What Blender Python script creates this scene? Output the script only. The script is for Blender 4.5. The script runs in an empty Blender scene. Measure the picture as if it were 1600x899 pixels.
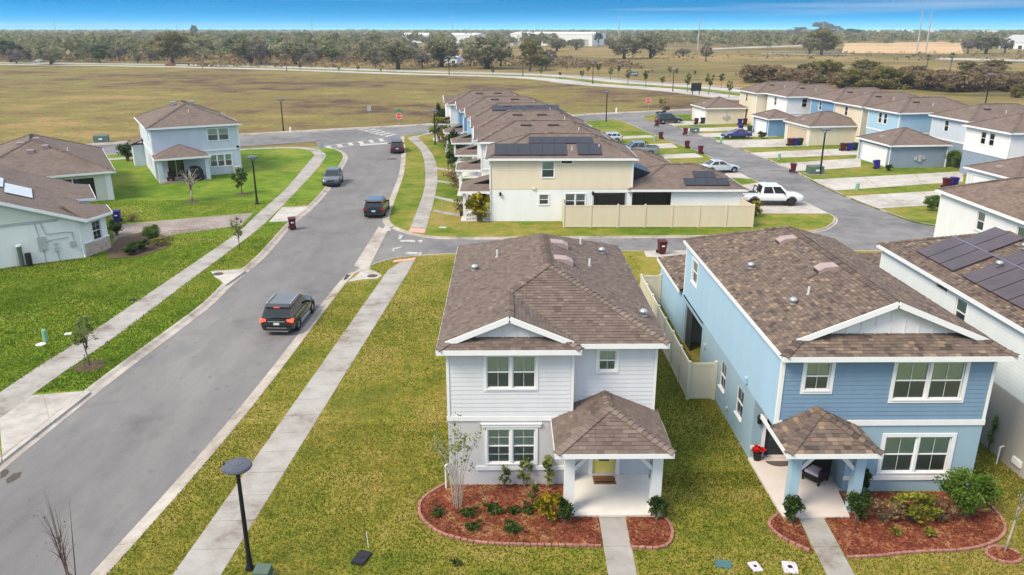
import bpy, math, random
import numpy as np
from mathutils import Vector, Matrix

# ------------------------------------------------------------------ camera, sky, sun, exposure
S = bpy.context.scene
R = math.radians
COL = S.collection
cam_data = bpy.data.cameras.new('camera')
cam_data.sensor_width = 36.0
cam_data.lens = 27.16
cam_data.clip_start = 0.3
cam_data.clip_end = 12000
cam = bpy.data.objects.new('camera', cam_data)
COL.objects.link(cam)
cam.location = (0, 0, 16.3)
cam.rotation_euler = (R(90 - 18.57), 0, R(-0.54))
S.camera = cam

SUN_EL, SUN_AZ = 48.0, -124.0            # azimuth from +Y, clockwise: the sun stands to the left, a little behind the camera
world = bpy.data.worlds.new('World')
S.world = world
world.use_nodes = True
wn, wl = world.node_tree.nodes, world.node_tree.links
wn.clear()
sky = wn.new('ShaderNodeTexSky')
sky.sky_type = 'NISHITA'
sky.sun_disc = False
sky.sun_elevation = R(SUN_EL)
sky.sun_rotation = R(SUN_AZ)
sky.altitude = 30
sky.air_density = 1.0
sky.dust_density = 0.3
sky.ozone_density = 1.0
bg = wn.new('ShaderNodeBackground')
wout = wn.new('ShaderNodeOutputWorld')
tc = wn.new('ShaderNodeTexCoord')
mp = wn.new('ShaderNodeMapping')
mp.inputs['Location'].default_value = (0, 0, 0.13)
mp.inputs['Scale'].default_value = (1, 1, 26.0)      # a shallow pale band at the horizon, clear blue soon above it
hs = wn.new('ShaderNodeHueSaturation')
hs.inputs['Hue'].default_value = 0.48
hs.inputs['Saturation'].default_value = 2.6
hs.inputs['Value'].default_value = 1.2
bg.inputs['Strength'].default_value = 0.15
wl.new(tc.outputs['Generated'], mp.inputs['Vector'])
wl.new(mp.outputs['Vector'], sky.inputs['Vector'])
wl.new(sky.outputs['Color'], hs.inputs['Color'])
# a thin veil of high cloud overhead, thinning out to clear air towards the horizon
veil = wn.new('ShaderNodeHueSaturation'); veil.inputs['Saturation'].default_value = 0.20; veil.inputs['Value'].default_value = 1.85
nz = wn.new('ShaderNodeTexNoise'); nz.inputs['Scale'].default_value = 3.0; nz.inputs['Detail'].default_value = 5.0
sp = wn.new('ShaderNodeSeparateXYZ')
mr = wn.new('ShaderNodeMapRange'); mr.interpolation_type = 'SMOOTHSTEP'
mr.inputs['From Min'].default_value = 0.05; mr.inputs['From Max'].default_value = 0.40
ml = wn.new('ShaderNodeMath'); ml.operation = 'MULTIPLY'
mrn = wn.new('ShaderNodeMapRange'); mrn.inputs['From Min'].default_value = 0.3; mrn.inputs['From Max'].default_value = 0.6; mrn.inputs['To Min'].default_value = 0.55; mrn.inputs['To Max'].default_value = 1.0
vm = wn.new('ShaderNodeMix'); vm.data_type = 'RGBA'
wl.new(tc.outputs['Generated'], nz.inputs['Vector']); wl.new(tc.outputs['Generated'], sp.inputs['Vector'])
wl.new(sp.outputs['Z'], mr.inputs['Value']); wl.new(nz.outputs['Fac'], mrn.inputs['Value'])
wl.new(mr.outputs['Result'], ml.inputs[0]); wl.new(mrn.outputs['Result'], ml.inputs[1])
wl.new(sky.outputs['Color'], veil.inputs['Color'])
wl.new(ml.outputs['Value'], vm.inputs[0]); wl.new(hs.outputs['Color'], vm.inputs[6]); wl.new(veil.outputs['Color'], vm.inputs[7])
# long thin streaks of low cloud over the horizon
cm = wn.new('ShaderNodeMapping'); cm.inputs['Scale'].default_value = (1.2, 1.2, 45.0); cm.inputs['Location'].default_value = (11.4, 8.1, 3.7)
cn = wn.new('ShaderNodeTexNoise'); cn.inputs['Scale'].default_value = 1.6; cn.inputs['Detail'].default_value = 4.0
cr = wn.new('ShaderNodeMapRange'); cr.inputs['From Min'].default_value = 0.54; cr.inputs['From Max'].default_value = 0.72; cr.inputs['To Max'].default_value = 0.2
cmix = wn.new('ShaderNodeMix'); cmix.data_type = 'RGBA'; cmix.inputs[7].default_value = (5.2, 5.0, 5.1, 1)
wl.new(tc.outputs['Generated'], cm.inputs['Vector']); wl.new(cm.outputs['Vector'], cn.inputs['Vector']); wl.new(cn.outputs['Fac'], cr.inputs['Value'])
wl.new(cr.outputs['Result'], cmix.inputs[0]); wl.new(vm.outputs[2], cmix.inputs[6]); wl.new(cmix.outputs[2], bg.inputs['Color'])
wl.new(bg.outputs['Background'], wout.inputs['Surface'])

sun_data = bpy.data.lights.new('sun', 'SUN')
sun_data.energy = 2.6
sun_data.angle = R(23)
sun_data.color = (1.0, 0.86, 0.66)
sun = bpy.data.objects.new('sun', sun_data)
COL.objects.link(sun)
sun.rotation_euler = (R(90 - SUN_EL), 0, R(-SUN_AZ - 180))
sun.location = (0, 0, 60)

S.view_settings.view_transform = 'Standard'
S.view_settings.look = 'None'
S.view_settings.gamma = 1.0
S.view_settings.use_curve_mapping = False
S.view_settings.exposure = 0.75
S.cycles.max_bounces = 6
S.cycles.diffuse_bounces = 2
S.cycles.glossy_bounces = 2
S.cycles.transparent_max_bounces = 8
S.cycles.transmission_bounces = 4
S.cycles.volume_bounces = 0
S.cycles.caustics_reflective = False
S.cycles.caustics_refractive = False

rnd = random.Random(11)
nrnd = np.random.default_rng(11)

# ------------------------------------------------------------------ mesh helpers
def V(*a): return Vector(a)

class MB:
    """collects faces; build() links them as one mesh object"""
    def __init__(s):
        s.v, s.f, s.t, s.uv = [], [], [], []
    def face(s, pts, tone=None, uv=None):
        n = len(s.v)
        s.v.extend([tuple(p) for p in pts])
        s.f.append(list(range(n, n + len(pts))))
        s.t.append(0.5 if tone is None else tone)
        s.uv.append(uv)
    def box(s, x0, x1, y0, y1, z0, z1, tone=None):
        s.hexa([(x0,y0,z0),(x1,y0,z0),(x1,y1,z0),(x0,y1,z0),(x0,y0,z1),(x1,y0,z1),(x1,y1,z1),(x0,y1,z1)], tone)
        return s
    def hexa(s, p, tone=None):
        n = len(s.v); s.v.extend([tuple(q) for q in p])
        for q in ((0,3,2,1),(4,5,6,7),(0,1,5,4),(1,2,6,5),(2,3,7,6),(3,0,4,7)):
            s.f.append([n+i for i in q]); s.t.append(0.5 if tone is None else tone); s.uv.append(None)
        return s
    def beam(s, a, b, w, h, up=(0,0,1)):
        a, b = Vector(a), Vector(b); d = (b-a).normalized(); up = Vector(up)
        sx = d.cross(up)
        if sx.length < 1e-4: sx = Vector((1,0,0))
        sx.normalize(); sz = sx.cross(d).normalized()
        q = []
        for e in (a, b):
            for (i, j) in ((-1,-1),(1,-1),(1,1),(-1,1)):
                q.append(e + sx*(i*w/2) + sz*(j*h/2))
        return s.hexa([q[0],q[1],q[2],q[3],q[4],q[5],q[6],q[7]])
    def prism(s, poly, z0, z1, tone=None):
        n = len(s.v); k = len(poly)
        s.v.extend([(p[0],p[1],z0) for p in poly]); s.v.extend([(p[0],p[1],z1) for p in poly])
        area = sum(poly[i][0]*poly[(i+1)%k][1]-poly[(i+1)%k][0]*poly[i][1] for i in range(k))
        idx = list(range(k)) if area > 0 else list(range(k))[::-1]
        s.f.append([n+i for i in idx[::-1]]); s.f.append([n+k+i for i in idx])
        s.t += [0.5 if tone is None else tone]*2; s.uv += [None]*2
        for a in range(k):
            i, j = idx[a], idx[(a+1)%k]
            s.f.append([n+i, n+j, n+k+j, n+k+i]); s.t.append(0.5 if tone is None else tone); s.uv.append(None)
        return s
    def tube(s, path, radii, seg=8, cap=True):
        path = [Vector(p) for p in path]
        if not hasattr(radii, '__len__'): radii = [radii]*len(path)
        rings = []
        prev = None
        for i, p in enumerate(path):
            d = (path[min(i+1,len(path)-1)] - path[max(i-1,0)]).normalized()
            a = Vector((1,0,0)) if prev is None else prev
            a = a - d*a.dot(d)
            if a.length < 1e-3: a = Vector((0,1,0)) - d*d.y
            a.normalize(); prev = a; b = d.cross(a)
            n = len(s.v)
            for k in range(seg):
                t = 2*math.pi*k/seg
                s.v.append(tuple(p + (a*math.cos(t) + b*math.sin(t))*radii[i]))
            rings.append(n)
        for i in range(len(rings)-1):
            for k in range(seg):
                m = (k+1) % seg
                s.f.append([rings[i]+k, rings[i]+m, rings[i+1]+m, rings[i+1]+k]); s.t.append(0.5); s.uv.append(None)
        if cap:
            s.f.append([rings[0]+k for k in range(seg)][::-1]); s.f.append([rings[-1]+k for k in range(seg)])
            s.t += [.5,.5]; s.uv += [None,None]
        return s
    def lathe(s, prof, c=(0,0), seg=16):
        """prof: (radius, z) pairs"""
        rings = []
        for r, z in prof:
            n = len(s.v)
            for k in range(seg):
                t = 2*math.pi*k/seg
                s.v.append((c[0]+r*math.cos(t), c[1]+r*math.sin(t), z))
            rings.append(n)
        for i in range(len(rings)-1):
            for k in range(seg):
                m = (k+1) % seg
                s.f.append([rings[i]+k, rings[i]+m, rings[i+1]+m, rings[i+1]+k]); s.t.append(.5); s.uv.append(None)
        s.f.append([rings[0]+k for k in range(seg)][::-1]); s.f.append([rings[-1]+k for k in range(seg)])
        s.t += [.5,.5]; s.uv += [None,None]
        return s
    def mesh(s, name, smooth=False):
        me = bpy.data.meshes.new(name)
        me.from_pydata(s.v, [], s.f)
        if any(t != 0.5 for t in s.t):
            at = me.attributes.new('tone', 'FLOAT', 'FACE')
            at.data.foreach_set('value', s.t)
        if any(u is not None for u in s.uv):
            ul = me.uv_layers.new(name='UVMap')
            k = 0
            for fc, u in zip(s.f, s.uv):
                for i in range(len(fc)):
                    if u is not None: ul.data[k].uv = u[i]
                    k += 1
        if smooth: me.shade_smooth()
        me.update()
        return me
    def build(s, name, mat, parent=None, smooth=False, loc=None, rz=0.0):
        return link(name, s.mesh(name, smooth), mat, parent, loc, rz)

def link(name, me, mat=None, parent=None, loc=None, rz=0.0):
    if mat is not None and not me.materials: me.materials.append(mat)
    o = bpy.data.objects.new(name, me); COL.objects.link(o)
    if loc is not None: o.location = loc
    if rz: o.rotation_euler = (0,0,rz)
    if parent is not None:
        o.parent = parent
        KIDS.setdefault(parent.name, []).append(o)
    return o
def tag(o, label=None, cat=None, group=None, kind=None):
    if label: o['label'] = label
    if cat: o['category'] = cat
    if group: o['group'] = group
    if kind: o['kind'] = kind
    return o
def empty(name, loc=(0,0,0), rz=0.0, label=None, cat=None, group=None, kind=None):
    o = bpy.data.objects.new(name, None); COL.objects.link(o)
    o.empty_display_size = 0.3
    o.location = loc; o.rotation_euler = (0,0,rz)
    return tag(o, label, cat, group, kind)
def copy_tree(o, parent=None):
    c = o.copy(); COL.objects.link(c); c.parent = parent
    if parent is not None: KIDS.setdefault(parent.name, []).append(c)
    for ch in list(KIDS.get(o.name, ())): copy_tree(ch, c)
    return c
KIDS = {}
def clone(root, loc, rz=0.0, label=None, group=None, scale=None):
    c = copy_tree(root); c.location = loc; c.rotation_euler = (0,0,rz)
    if label: c['label'] = label
    if group: c['group'] = group
    if scale: c.scale = scale
    return c

# ------------------------------------------------------------------ materials (all procedural)
M = {}
STREAKED = set('a_siding a_stucco b_siding b_side b_stucco b_post c_siding c_stucco white_siding white_stucco cream_siding beige_stucco blue_siding sky_siding pale_blue grey_blue mint_stucco fence_vinyl fence_near'.split())
def mat(key, col, rough=0.8, var=0.0, scale=3.0, bump=0.0, bscale=60.0, spec=0.3, metal=0.0, coat=0.0, tone=None, col2=None, emit=None, coord='Object', detail=4.0, sheen=None, subs=None):
    """col with noise variation: var = relative value spread, col2 = second colour blended in by noise, tone = colour ramp read from the faces' own tone"""
    m = bpy.data.materials.new(key); m.use_nodes = True
    nt = m.node_tree; N, L = nt.nodes, nt.links
    b = N['Principled BSDF']
    b.inputs['Roughness'].default_value = rough
    b.inputs['Metallic'].default_value = metal
    b.inputs['Specular IOR Level'].default_value = spec
    if coat: b.inputs['Coat Weight'].default_value = coat; b.inputs['Coat Roughness'].default_value = 0.06
    c4 = (*col, 1)
    src = None
    tcn = N.new('ShaderNodeTexCoord')
    vec = tcn.outputs[coord]
    if key in STREAKED:
        mpg = N.new('ShaderNodeMapping'); mpg.inputs['Scale'].default_value = (1,1,.16); L.new(vec, mpg.inputs['Vector']); vec = mpg.outputs['Vector']; var = max(var*.9,.04)
    def noise(sc, d=detail):
        n = N.new('ShaderNodeTexNoise'); n.inputs['Scale'].default_value = sc; n.inputs['Detail'].default_value = d
        n.inputs['Roughness'].default_value = 0.62
        L.new(vec, n.inputs['Vector']); return n
    if tone:
        at = N.new('ShaderNodeAttribute'); at.attribute_name = 'tone'
        rp = N.new('ShaderNodeValToRGB')
        e = rp.color_ramp.elements
        while len(e) < len(tone): e.new(0.5)
        for i, (p, c) in enumerate(tone): e[i].position = p; e[i].color = (*c, 1)
        L.new(at.outputs['Fac'], rp.inputs['Fac']); src = rp.outputs['Color']
    if col2 is not None:
        n = noise(scale)
        rp = N.new('ShaderNodeValToRGB'); e = rp.color_ramp.elements
        e[0].position = 0.38; e[0].color = c4; e[1].position = 0.64; e[1].color = (*col2, 1)
        L.new(n.outputs['Fac'], rp.inputs['Fac']); src = rp.outputs['Color']
    if var:
        n = noise(scale * (2.7 if col2 is not None else 1.0), 6)
        mr = N.new('ShaderNodeMapRange'); mr.inputs['From Min'].default_value = 0.3; mr.inputs['From Max'].default_value = 0.7
        mr.inputs['To Min'].default_value = 1 - var; mr.inputs['To Max'].default_value = 1 + var
        L.new(n.outputs['Fac'], mr.inputs['Value'])
        mx = N.new('ShaderNodeMix'); mx.data_type = 'RGBA'; mx.blend_type = 'MULTIPLY'; mx.inputs[0].default_value = 1
        if src is None: mx.inputs[6].default_value = c4
        else: L.new(src, mx.inputs[6])
        L.new(mr.outputs['Result'], mx.inputs[7]); src = mx.outputs[2]
    if src is None: b.inputs['Base Color'].default_value = c4
    else: L.new(src, b.inputs['Base Color'])
    if bump:
        n = noise(bscale, 3); bp = N.new('ShaderNodeBump'); bp.inputs['Strength'].default_value = bump; bp.inputs['Distance'].default_value = 0.02
        L.new(n.outputs['Fac'], bp.inputs['Height']); L.new(bp.outputs['Normal'], b.inputs['Normal'])
    if emit: b.inputs['Emission Color'].default_value = (*emit[0], 1); b.inputs['Emission Strength'].default_value = emit[1]
    M[key] = m
    return m

def ground_mat(key, stops, s1, s2, s3, fine=0.25, stretch=(1,1,1), bump=0.4, rough=0.95):
    """ground cover: patches of several colours (broad noise), broken up by finer noise"""
    m = bpy.data.materials.new(key); m.use_nodes = True
    nt = m.node_tree; N, L = nt.nodes, nt.links
    b = N['Principled BSDF']; b.inputs['Roughness'].default_value = rough; b.inputs['Specular IOR Level'].default_value = 0.1
    t = N.new('ShaderNodeTexCoord'); mpn = N.new('ShaderNodeMapping'); mpn.inputs['Scale'].default_value = stretch
    L.new(t.outputs['Object'], mpn.inputs['Vector'])
    def noise(sc, d, r=0.6):
        n = N.new('ShaderNodeTexNoise'); n.inputs['Scale'].default_value = sc; n.inputs['Detail'].default_value = d; n.inputs['Roughness'].default_value = r
        L.new(mpn.outputs['Vector'], n.inputs['Vector']); return n
    a, c = noise(s1, 5), noise(s2, 6, 0.7)
    ad = N.new('ShaderNodeMath'); ad.operation = 'MULTIPLY_ADD'; ad.inputs[1].default_value = 0.45
    sb = N.new('ShaderNodeMath'); sb.operation = 'MULTIPLY'; sb.inputs[1].default_value = 0.6
    L.new(a.outputs['Fac'], sb.inputs[0])
    L.new(c.outputs['Fac'], ad.inputs[0]); L.new(sb.outputs[0], ad.inputs[2])
    rp = N.new('ShaderNodeValToRGB'); e = rp.color_ramp.elements
    while len(e) < len(stops): e.new(0.5)
    for i, (p, col) in enumerate(stops): e[i].position = p; e[i].color = (*col, 1)
    L.new(ad.outputs[0], rp.inputs['Fac'])
    f = noise(s3, 4, 0.8)
    mr = N.new('ShaderNodeMapRange'); mr.inputs['From Min'].default_value = 0.28; mr.inputs['From Max'].default_value = 0.72
    mr.inputs['To Min'].default_value = 1 - fine; mr.inputs['To Max'].default_value = 1 + fine
    L.new(f.outputs['Fac'], mr.inputs['Value'])
    mx = N.new('ShaderNodeMix'); mx.data_type = 'RGBA'; mx.blend_type = 'MULTIPLY'; mx.inputs[0].default_value = 1
    L.new(rp.outputs['Color'], mx.inputs[6]); L.new(mr.outputs['Result'], mx.inputs[7])
    L.new(mx.outputs[2], b.inputs['Base Color'])
    if bump:
        bp = N.new('ShaderNodeBump'); bp.inputs['Strength'].default_value = bump; bp.inputs['Distance'].default_value = 0.05
        L.new(f.outputs['Fac'], bp.inputs['Height']); L.new(bp.outputs['Normal'], b.inputs['Normal'])
    M[key] = m
    return m

def shingle_mat(key, cols, mortar, uvs=(0.30, 0.155)):
    """far roofs: shingle courses from the roof's own metric UVs"""
    m = bpy.data.materials.new(key); m.use_nodes = True
    nt = m.node_tree; N, L = nt.nodes, nt.links
    b = N['Principled BSDF']; b.inputs['Roughness'].default_value = 0.92; b.inputs['Specular IOR Level'].default_value = 0.2
    uv = N.new('ShaderNodeUVMap')
    br = N.new('ShaderNodeTexBrick')
    br.inputs['Scale'].default_value = 1.0
    br.inputs['Brick Width'].default_value = uvs[0]; br.inputs['Row Height'].default_value = uvs[1]
    br.inputs['Mortar Size'].default_value = 0.008
    br.inputs['Color1'].default_value = (*cols[0], 1); br.inputs['Color2'].default_value = (*cols[1], 1); br.inputs['Mortar'].default_value = (*mortar, 1)
    L.new(uv.outputs['UV'], br.inputs['Vector'])
    n = N.new('ShaderNodeTexNoise'); n.inputs['Scale'].default_value = 0.55; n.inputs['Detail'].default_value = 6
    L.new(uv.outputs['UV'], n.inputs['Vector'])
    mr = N.new('ShaderNodeMapRange'); mr.inputs['From Min'].default_value = .3; mr.inputs['From Max'].default_value = .7; mr.inputs['To Min'].default_value = .86; mr.inputs['To Max'].default_value = 1.14
    L.new(n.outputs['Fac'], mr.inputs['Value'])
    mx = N.new('ShaderNodeMix'); mx.data_type = 'RGBA'; mx.blend_type = 'MULTIPLY'; mx.inputs[0].default_value = 1
    L.new(br.outputs['Color'], mx.inputs[6]); L.new(mr.outputs['Result'], mx.inputs[7]); L.new(mx.outputs[2], b.inputs['Base Color'])
    bp = N.new('ShaderNodeBump'); bp.inputs['Strength'].default_value = 0.5; bp.inputs['Distance'].default_value = 0.02
    L.new(br.outputs['Fac'], bp.inputs['Height']); bp.invert = True
    L.new(bp.outputs['Normal'], b.inputs['Normal'])
    M[key] = m
    return m

def glass_mat(key, tint, gloss=1.0):
    m = bpy.data.materials.new(key); m.use_nodes = True
    nt = m.node_tree; N, L = nt.nodes, nt.links
    N.remove(N['Principled BSDF'])
    tr = N.new('ShaderNodeBsdfTransparent'); tr.inputs['Color'].default_value = (*tint, 1)
    gl = N.new('ShaderNodeBsdfGlossy'); gl.inputs['Roughness'].default_value = 0.03; gl.inputs['Color'].default_value = (gloss, gloss, gloss, 1)
    fr = N.new('ShaderNodeFresnel'); fr.inputs['IOR'].default_value = 1.6
    mx = N.new('ShaderNodeMixShader')
    L.new(fr.outputs['Fac'], mx.inputs['Fac']); L.new(tr.outputs['BSDF'], mx.inputs[1]); L.new(gl.outputs['BSDF'], mx.inputs[2])
    L.new(mx.outputs['Shader'], N['Material Output'].inputs['Surface'])
    M[key] = m
    return m

# ground
ground_mat('lawn_near', [(0.40,(.11,.14,.018)),(0.47,(.165,.175,.026)),(0.54,(.225,.205,.036)),(0.60,(.28,.225,.060))], .22, 1.5, 14.0, .40)
ground_mat('lawn_green', [(0.42,(.075,.135,.012)),(0.50,(.110,.185,.015)),(0.55,(.145,.210,.020)),(0.62,(.22,.235,.04))], .12, .8, 8.0, .34)
ground_mat('lawn_mid', [(0.43,(.075,.130,.012)),(0.50,(.125,.175,.018)),(0.56,(.20,.195,.036)),(0.62,(.27,.215,.06))], .10, .7, 6.0, .3)
ground_mat('field', [(0.44,(.085,.058,.040)),(0.485,(.145,.102,.050)),(0.52,(.188,.138,.056)),(0.55,(.168,.150,.046)),(0.58,(.200,.168,.054)),(0.63,(.28,.19,.08))], .016, .10, .9, .42, (1,1.15,1))
ground_mat('far_ground', [(0.44,(.095,.085,.038)),(0.49,(.16,.13,.05)),(0.54,(.21,.165,.06)),(0.60,(.30,.20,.085))], .006, .04, .5, .22, (1,2.0,1))
ground_mat('asphalt', [(0.40,(.155,.153,.157)),(0.50,(.180,.177,.180)),(0.58,(.200,.196,.197)),(0.64,(.225,.218,.215))], .09, .5, 26.0, .20, (1.6,.5,1), .2, .9)
ground_mat('asphalt_alley', [(0.43,(.145,.145,.152)),(0.50,(.18,.178,.184)),(0.58,(.22,.217,.22))], .10, .6, 20.0, .14, (1,1,1), .15, .9)
ground_mat('boulevard_paving', [(0.42,(.33,.32,.31)),(0.50,(.40,.39,.375)),(0.58,(.46,.445,.425))], .05, .4, 8.0, .08)
ground_mat('concrete', [(0.40,(.21,.18,.155)),(0.47,(.30,.28,.26)),(0.54,(.345,.328,.31)),(0.62,(.385,.37,.355))], .4, 1.1, 30.0, .09, (1,1,1), .1, .9)
ground_mat('kerb_concrete', [(0.38,(.19,.16,.135)),(0.46,(.33,.29,.255)),(0.55,(.40,.36,.325)),(0.64,(.47,.435,.395))], .35, 1.2, 26.0, .16, (1,1,1), .1, .9)
ground_mat('driveway_concrete', [(0.42,(.33,.305,.28)),(0.50,(.42,.395,.37)),(0.58,(.49,.465,.44))], .25, 1.2, 24.0, .07, (1,1,1), .1, .9)
ground_mat('pavers', [(0.40,(.19,.155,.14)),(0.5,(.26,.22,.20)),(0.60,(.33,.285,.265))], .3, 4.0, 9.0, .25, (1,1,1), .4, .9)
ground_mat('sand', [(0.36,(.42,.27,.14)),(0.5,(.52,.35,.19)),(0.64,(.58,.42,.25))], .01, .05, .6, .12, (1,1.5,1))
ground_mat('mulch', [(0.42,(.13,.045,.029)),(0.49,(.235,.068,.040)),(0.55,(.30,.10,.056)),(0.60,(.40,.215,.11))], .9, 4.0, 26.0, .45, (1,1,1), .8)
mat('road_paint', (.45,.45,.435), .7, .45, 2.5)
mat('paint_faded', (.40,.40,.39), .8, .5, 3)
def stains(key, sc, lo, hi, k, drip=0.0):
    nt = M[key].node_tree; N, L = nt.nodes, nt.links; b = N['Principled BSDF']; src = b.inputs['Base Color'].links[0].from_socket; t = N.new('ShaderNodeTexCoord')
    n = N.new('ShaderNodeTexNoise'); n.inputs['Scale'].default_value = sc; n.inputs['Detail'].default_value = 7; n.inputs['Roughness'].default_value = .65; n.inputs['Distortion'].default_value = .6
    mr = N.new('ShaderNodeMapRange'); mr.inputs['From Min'].default_value = lo; mr.inputs['From Max'].default_value = hi; mr.inputs['To Min'].default_value = 1; mr.inputs['To Max'].default_value = k
    L.new(t.outputs['Object'], n.inputs['Vector']); L.new(n.outputs['Fac'], mr.inputs['Value']); f = mr.outputs['Result']
    if drip:
        v = N.new('ShaderNodeTexVoronoi'); v.inputs['Scale'].default_value = .8; m2 = N.new('ShaderNodeMapRange'); m2.inputs['From Min'].default_value = .05; m2.inputs['From Max'].default_value = .13; m2.inputs['To Min'].default_value = drip; m2.inputs['To Max'].default_value = 1
        L.new(t.outputs['Object'], v.inputs['Vector']); L.new(v.outputs['Distance'], m2.inputs['Value']); mu = N.new('ShaderNodeMath'); mu.operation = 'MULTIPLY'; L.new(f, mu.inputs[0]); L.new(m2.outputs['Result'], mu.inputs[1]); f = mu.outputs[0]
    mx = N.new('ShaderNodeMix'); mx.data_type = 'RGBA'; mx.blend_type = 'MULTIPLY'; mx.inputs[0].default_value = 1; L.new(src, mx.inputs[6]); L.new(f, mx.inputs[7]); L.new(mx.outputs[2], b.inputs['Base Color'])
stains('asphalt', .28, .52, .70, .80, .82); stains('asphalt_alley', .25, .52, .68, .78, .85); stains('driveway_concrete', .5, .54, .72, .80, .9); stains('concrete', .8, .55, .72, .80)
mat('tactile', (.62,.33,.26), .9, .15, 8)
mat('soil', (.10,.07,.045), .95, .3, 6)
mat('iron', (.08,.065,.055), .7, .3, 20)
# houses
mat('white_trim', (.80,.81,.82), .55, .04, 2.0)
mat('fascia_white', (.82,.84,.86), .5, .03, 2.0)
mat('a_siding', (.68,.70,.73), .6, .03, 1.5)
mat('a_stucco', (.57,.57,.585), .9, .07, 1.2, .35, 90)
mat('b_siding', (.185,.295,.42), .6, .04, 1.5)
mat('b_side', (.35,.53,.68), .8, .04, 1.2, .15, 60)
mat('b_stucco', (.30,.43,.52), .9, .05, 1.2, .35, 90)
mat('b_post', (.37,.53,.64), .75, .04, 2)
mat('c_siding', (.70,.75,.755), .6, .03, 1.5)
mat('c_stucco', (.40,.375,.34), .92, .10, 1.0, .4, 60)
mat('white_siding', (.76,.78,.80), .6, .03, 1.5)
mat('white_stucco', (.80,.83,.84), .9, .04, 1.0, .2, 60)
mat('cream_siding', (.74,.66,.50), .6, .03, 1.5)
mat('beige_stucco', (.70,.62,.48), .9, .04, 1.0, .2, 60)
mat('beige_side', (.40,.34,.24), .9, .04, 1.0, .2, 60)
mat('blue_siding', (.17,.33,.52), .65, .04, 1.5)
mat('blue_side', (.10,.16,.25), .65, .04, 1.5)
mat('sky_siding', (.36,.55,.70), .65, .03, 1.5)
mat('pale_blue', (.55,.62,.69), .7, .04, 1.5)
mat('pale_blue_dark', (.34,.42,.52), .7, .04, 1.5)
mat('grey_blue', (.24,.31,.40), .85, .05, 1.2, .2, 60)
mat('mint_stucco', (.80,.81,.80), .9, .05, 1.0, .3, 70)
mat('mint_siding', (.66,.68,.60), .65, .03, 1.5)
mat('stone_veneer', (.50,.40,.35), .9, .3, 5.0, .7, 18)
mat('door_yellow', (.78,.66,.17), .5, .03, 3)
mat('door_dark', (.03,.035,.045), .4, .05, 3)
mat('garage_door', (.80,.82,.84), .55, .03, 2)
mat('garage_door_tan', (.55,.45,.32), .6, .03, 2)
mat('porch_concrete', (.68,.66,.635), .8, .05, 1.5)
mat('porch_pink', (.62,.56,.53), .8, .05, 1.5)
mat('dark_interior', (.055,.06,.065), .9)
mat('blind', (.74,.80,.66), .8, .05, 3)
mat('blind_b', (.80,.83,.60), .8, .05, 3)
mat('screen_and_shade', (.035,.038,.04), .8)
mat('lantern_black', (.015,.015,.017), .45)
mat('vent_metal', (.50,.52,.53), .35, .1, 6, metal=.7)
mat('vent_pink', (.36,.28,.275), .7, .08, 4)
mat('vent_dark', (.06,.045,.04), .8)
mat('pvc_white', (.78,.77,.75), .5)
mat('fence_vinyl', (.66,.58,.44), .55, .05, 1.5)
mat('fence_near', (.62,.59,.47), .55, .07, 1.5)
mat('solar_dark', (.020,.021,.033), .28, .12, 2.5, spec=.5)
mat('solar_purple', (.060,.042,.052), .3, .25, 1.2, spec=.5)
mat('solar_bright', (.62,.64,.66), .25, .1, 2, spec=.6)
mat('solar_rail', (.30,.33,.42), .4, metal=.6)
mat('utility_grey', (.42,.44,.44), .6, .08, 4)
mat('brick_edge', (.34,.165,.13), .9, .35, 5, .5, 40)
A_TONES = [(0.0,(.105,.081,.071)),(0.35,(.142,.110,.096)),(0.65,(.168,.131,.113)),(1.0,(.215,.170,.144))]
B_TONES = [(0.0,(.078,.062,.056)),(0.3,(.128,.099,.086)),(0.6,(.160,.122,.102)),(0.85,(.205,.154,.118)),(1.0,(.275,.203,.140))]
mat('a_shingle', (.18,.14,.12), .93, .10, 2.0, .2, 120, spec=.15, tone=A_TONES)
mat('b_shingle', (.18,.14,.12), .93, .10, 2.0, .2, 120, spec=.15, tone=B_TONES)
mat('underlay', (.10,.08,.07), .95)
shingle_mat('roof_brown', ((.195,.153,.132),(.150,.116,.102)), (.105,.08,.07))
shingle_mat('roof_warm', ((.215,.160,.130),(.145,.108,.092)), (.10,.075,.065))
glass_mat('glass', (.90,.97,.91))
glass_mat('glass_screen', (.62,.64,.63), .55)
glass_mat('glass_clear', (.70,.76,.74))
# vehicles and street things
mat('car_black', (.008,.008,.009), .25, spec=.5, coat=1.0)
mat('car_navy', (.030,.040,.065), .3, spec=.5, coat=1.0)
mat('car_maroon', (.060,.010,.018), .25, spec=.5, coat=1.0)
mat('car_blue', (.025,.028,.20), .28, spec=.5, coat=1.0)
mat('car_silver', (.55,.60,.63), .28, spec=.5, metal=.35, coat=1.0)
mat('car_white', (.78,.80,.82), .3, spec=.5, coat=1.0)
mat('car_grey', (.22,.25,.29), .3, spec=.5, metal=.3, coat=1.0)
mat('car_red', (.35,.03,.02), .3, spec=.5, coat=1.0)
mat('car_glass', (.012,.014,.016), .06, spec=.8)
mat('rubber', (.014,.014,.015), .85)
mat('rim', (.42,.43,.45), .3, metal=.8)
mat('chrome', (.65,.66,.68), .2, metal=.9)
mat('plastic_dark', (.025,.025,.027), .6)
mat('tail_red', (.42,.012,.010), .25, spec=.5)
mat('tail_lit', (.8,.05,.02), .3, emit=((1.0,.07,.03), 1.6))
mat('headlight', (.70,.74,.78), .15, spec=.7)
mat('plate', (.62,.66,.60), .5)
mat('cart_maroon', (.085,.012,.020), .5, .1, 4)
mat('cart_blue', (.022,.016,.20), .5, .1, 4)
mat('cart_green', (.012,.045,.028), .5, .1, 4)
mat('lamp_black', (.013,.014,.018), .4)
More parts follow.
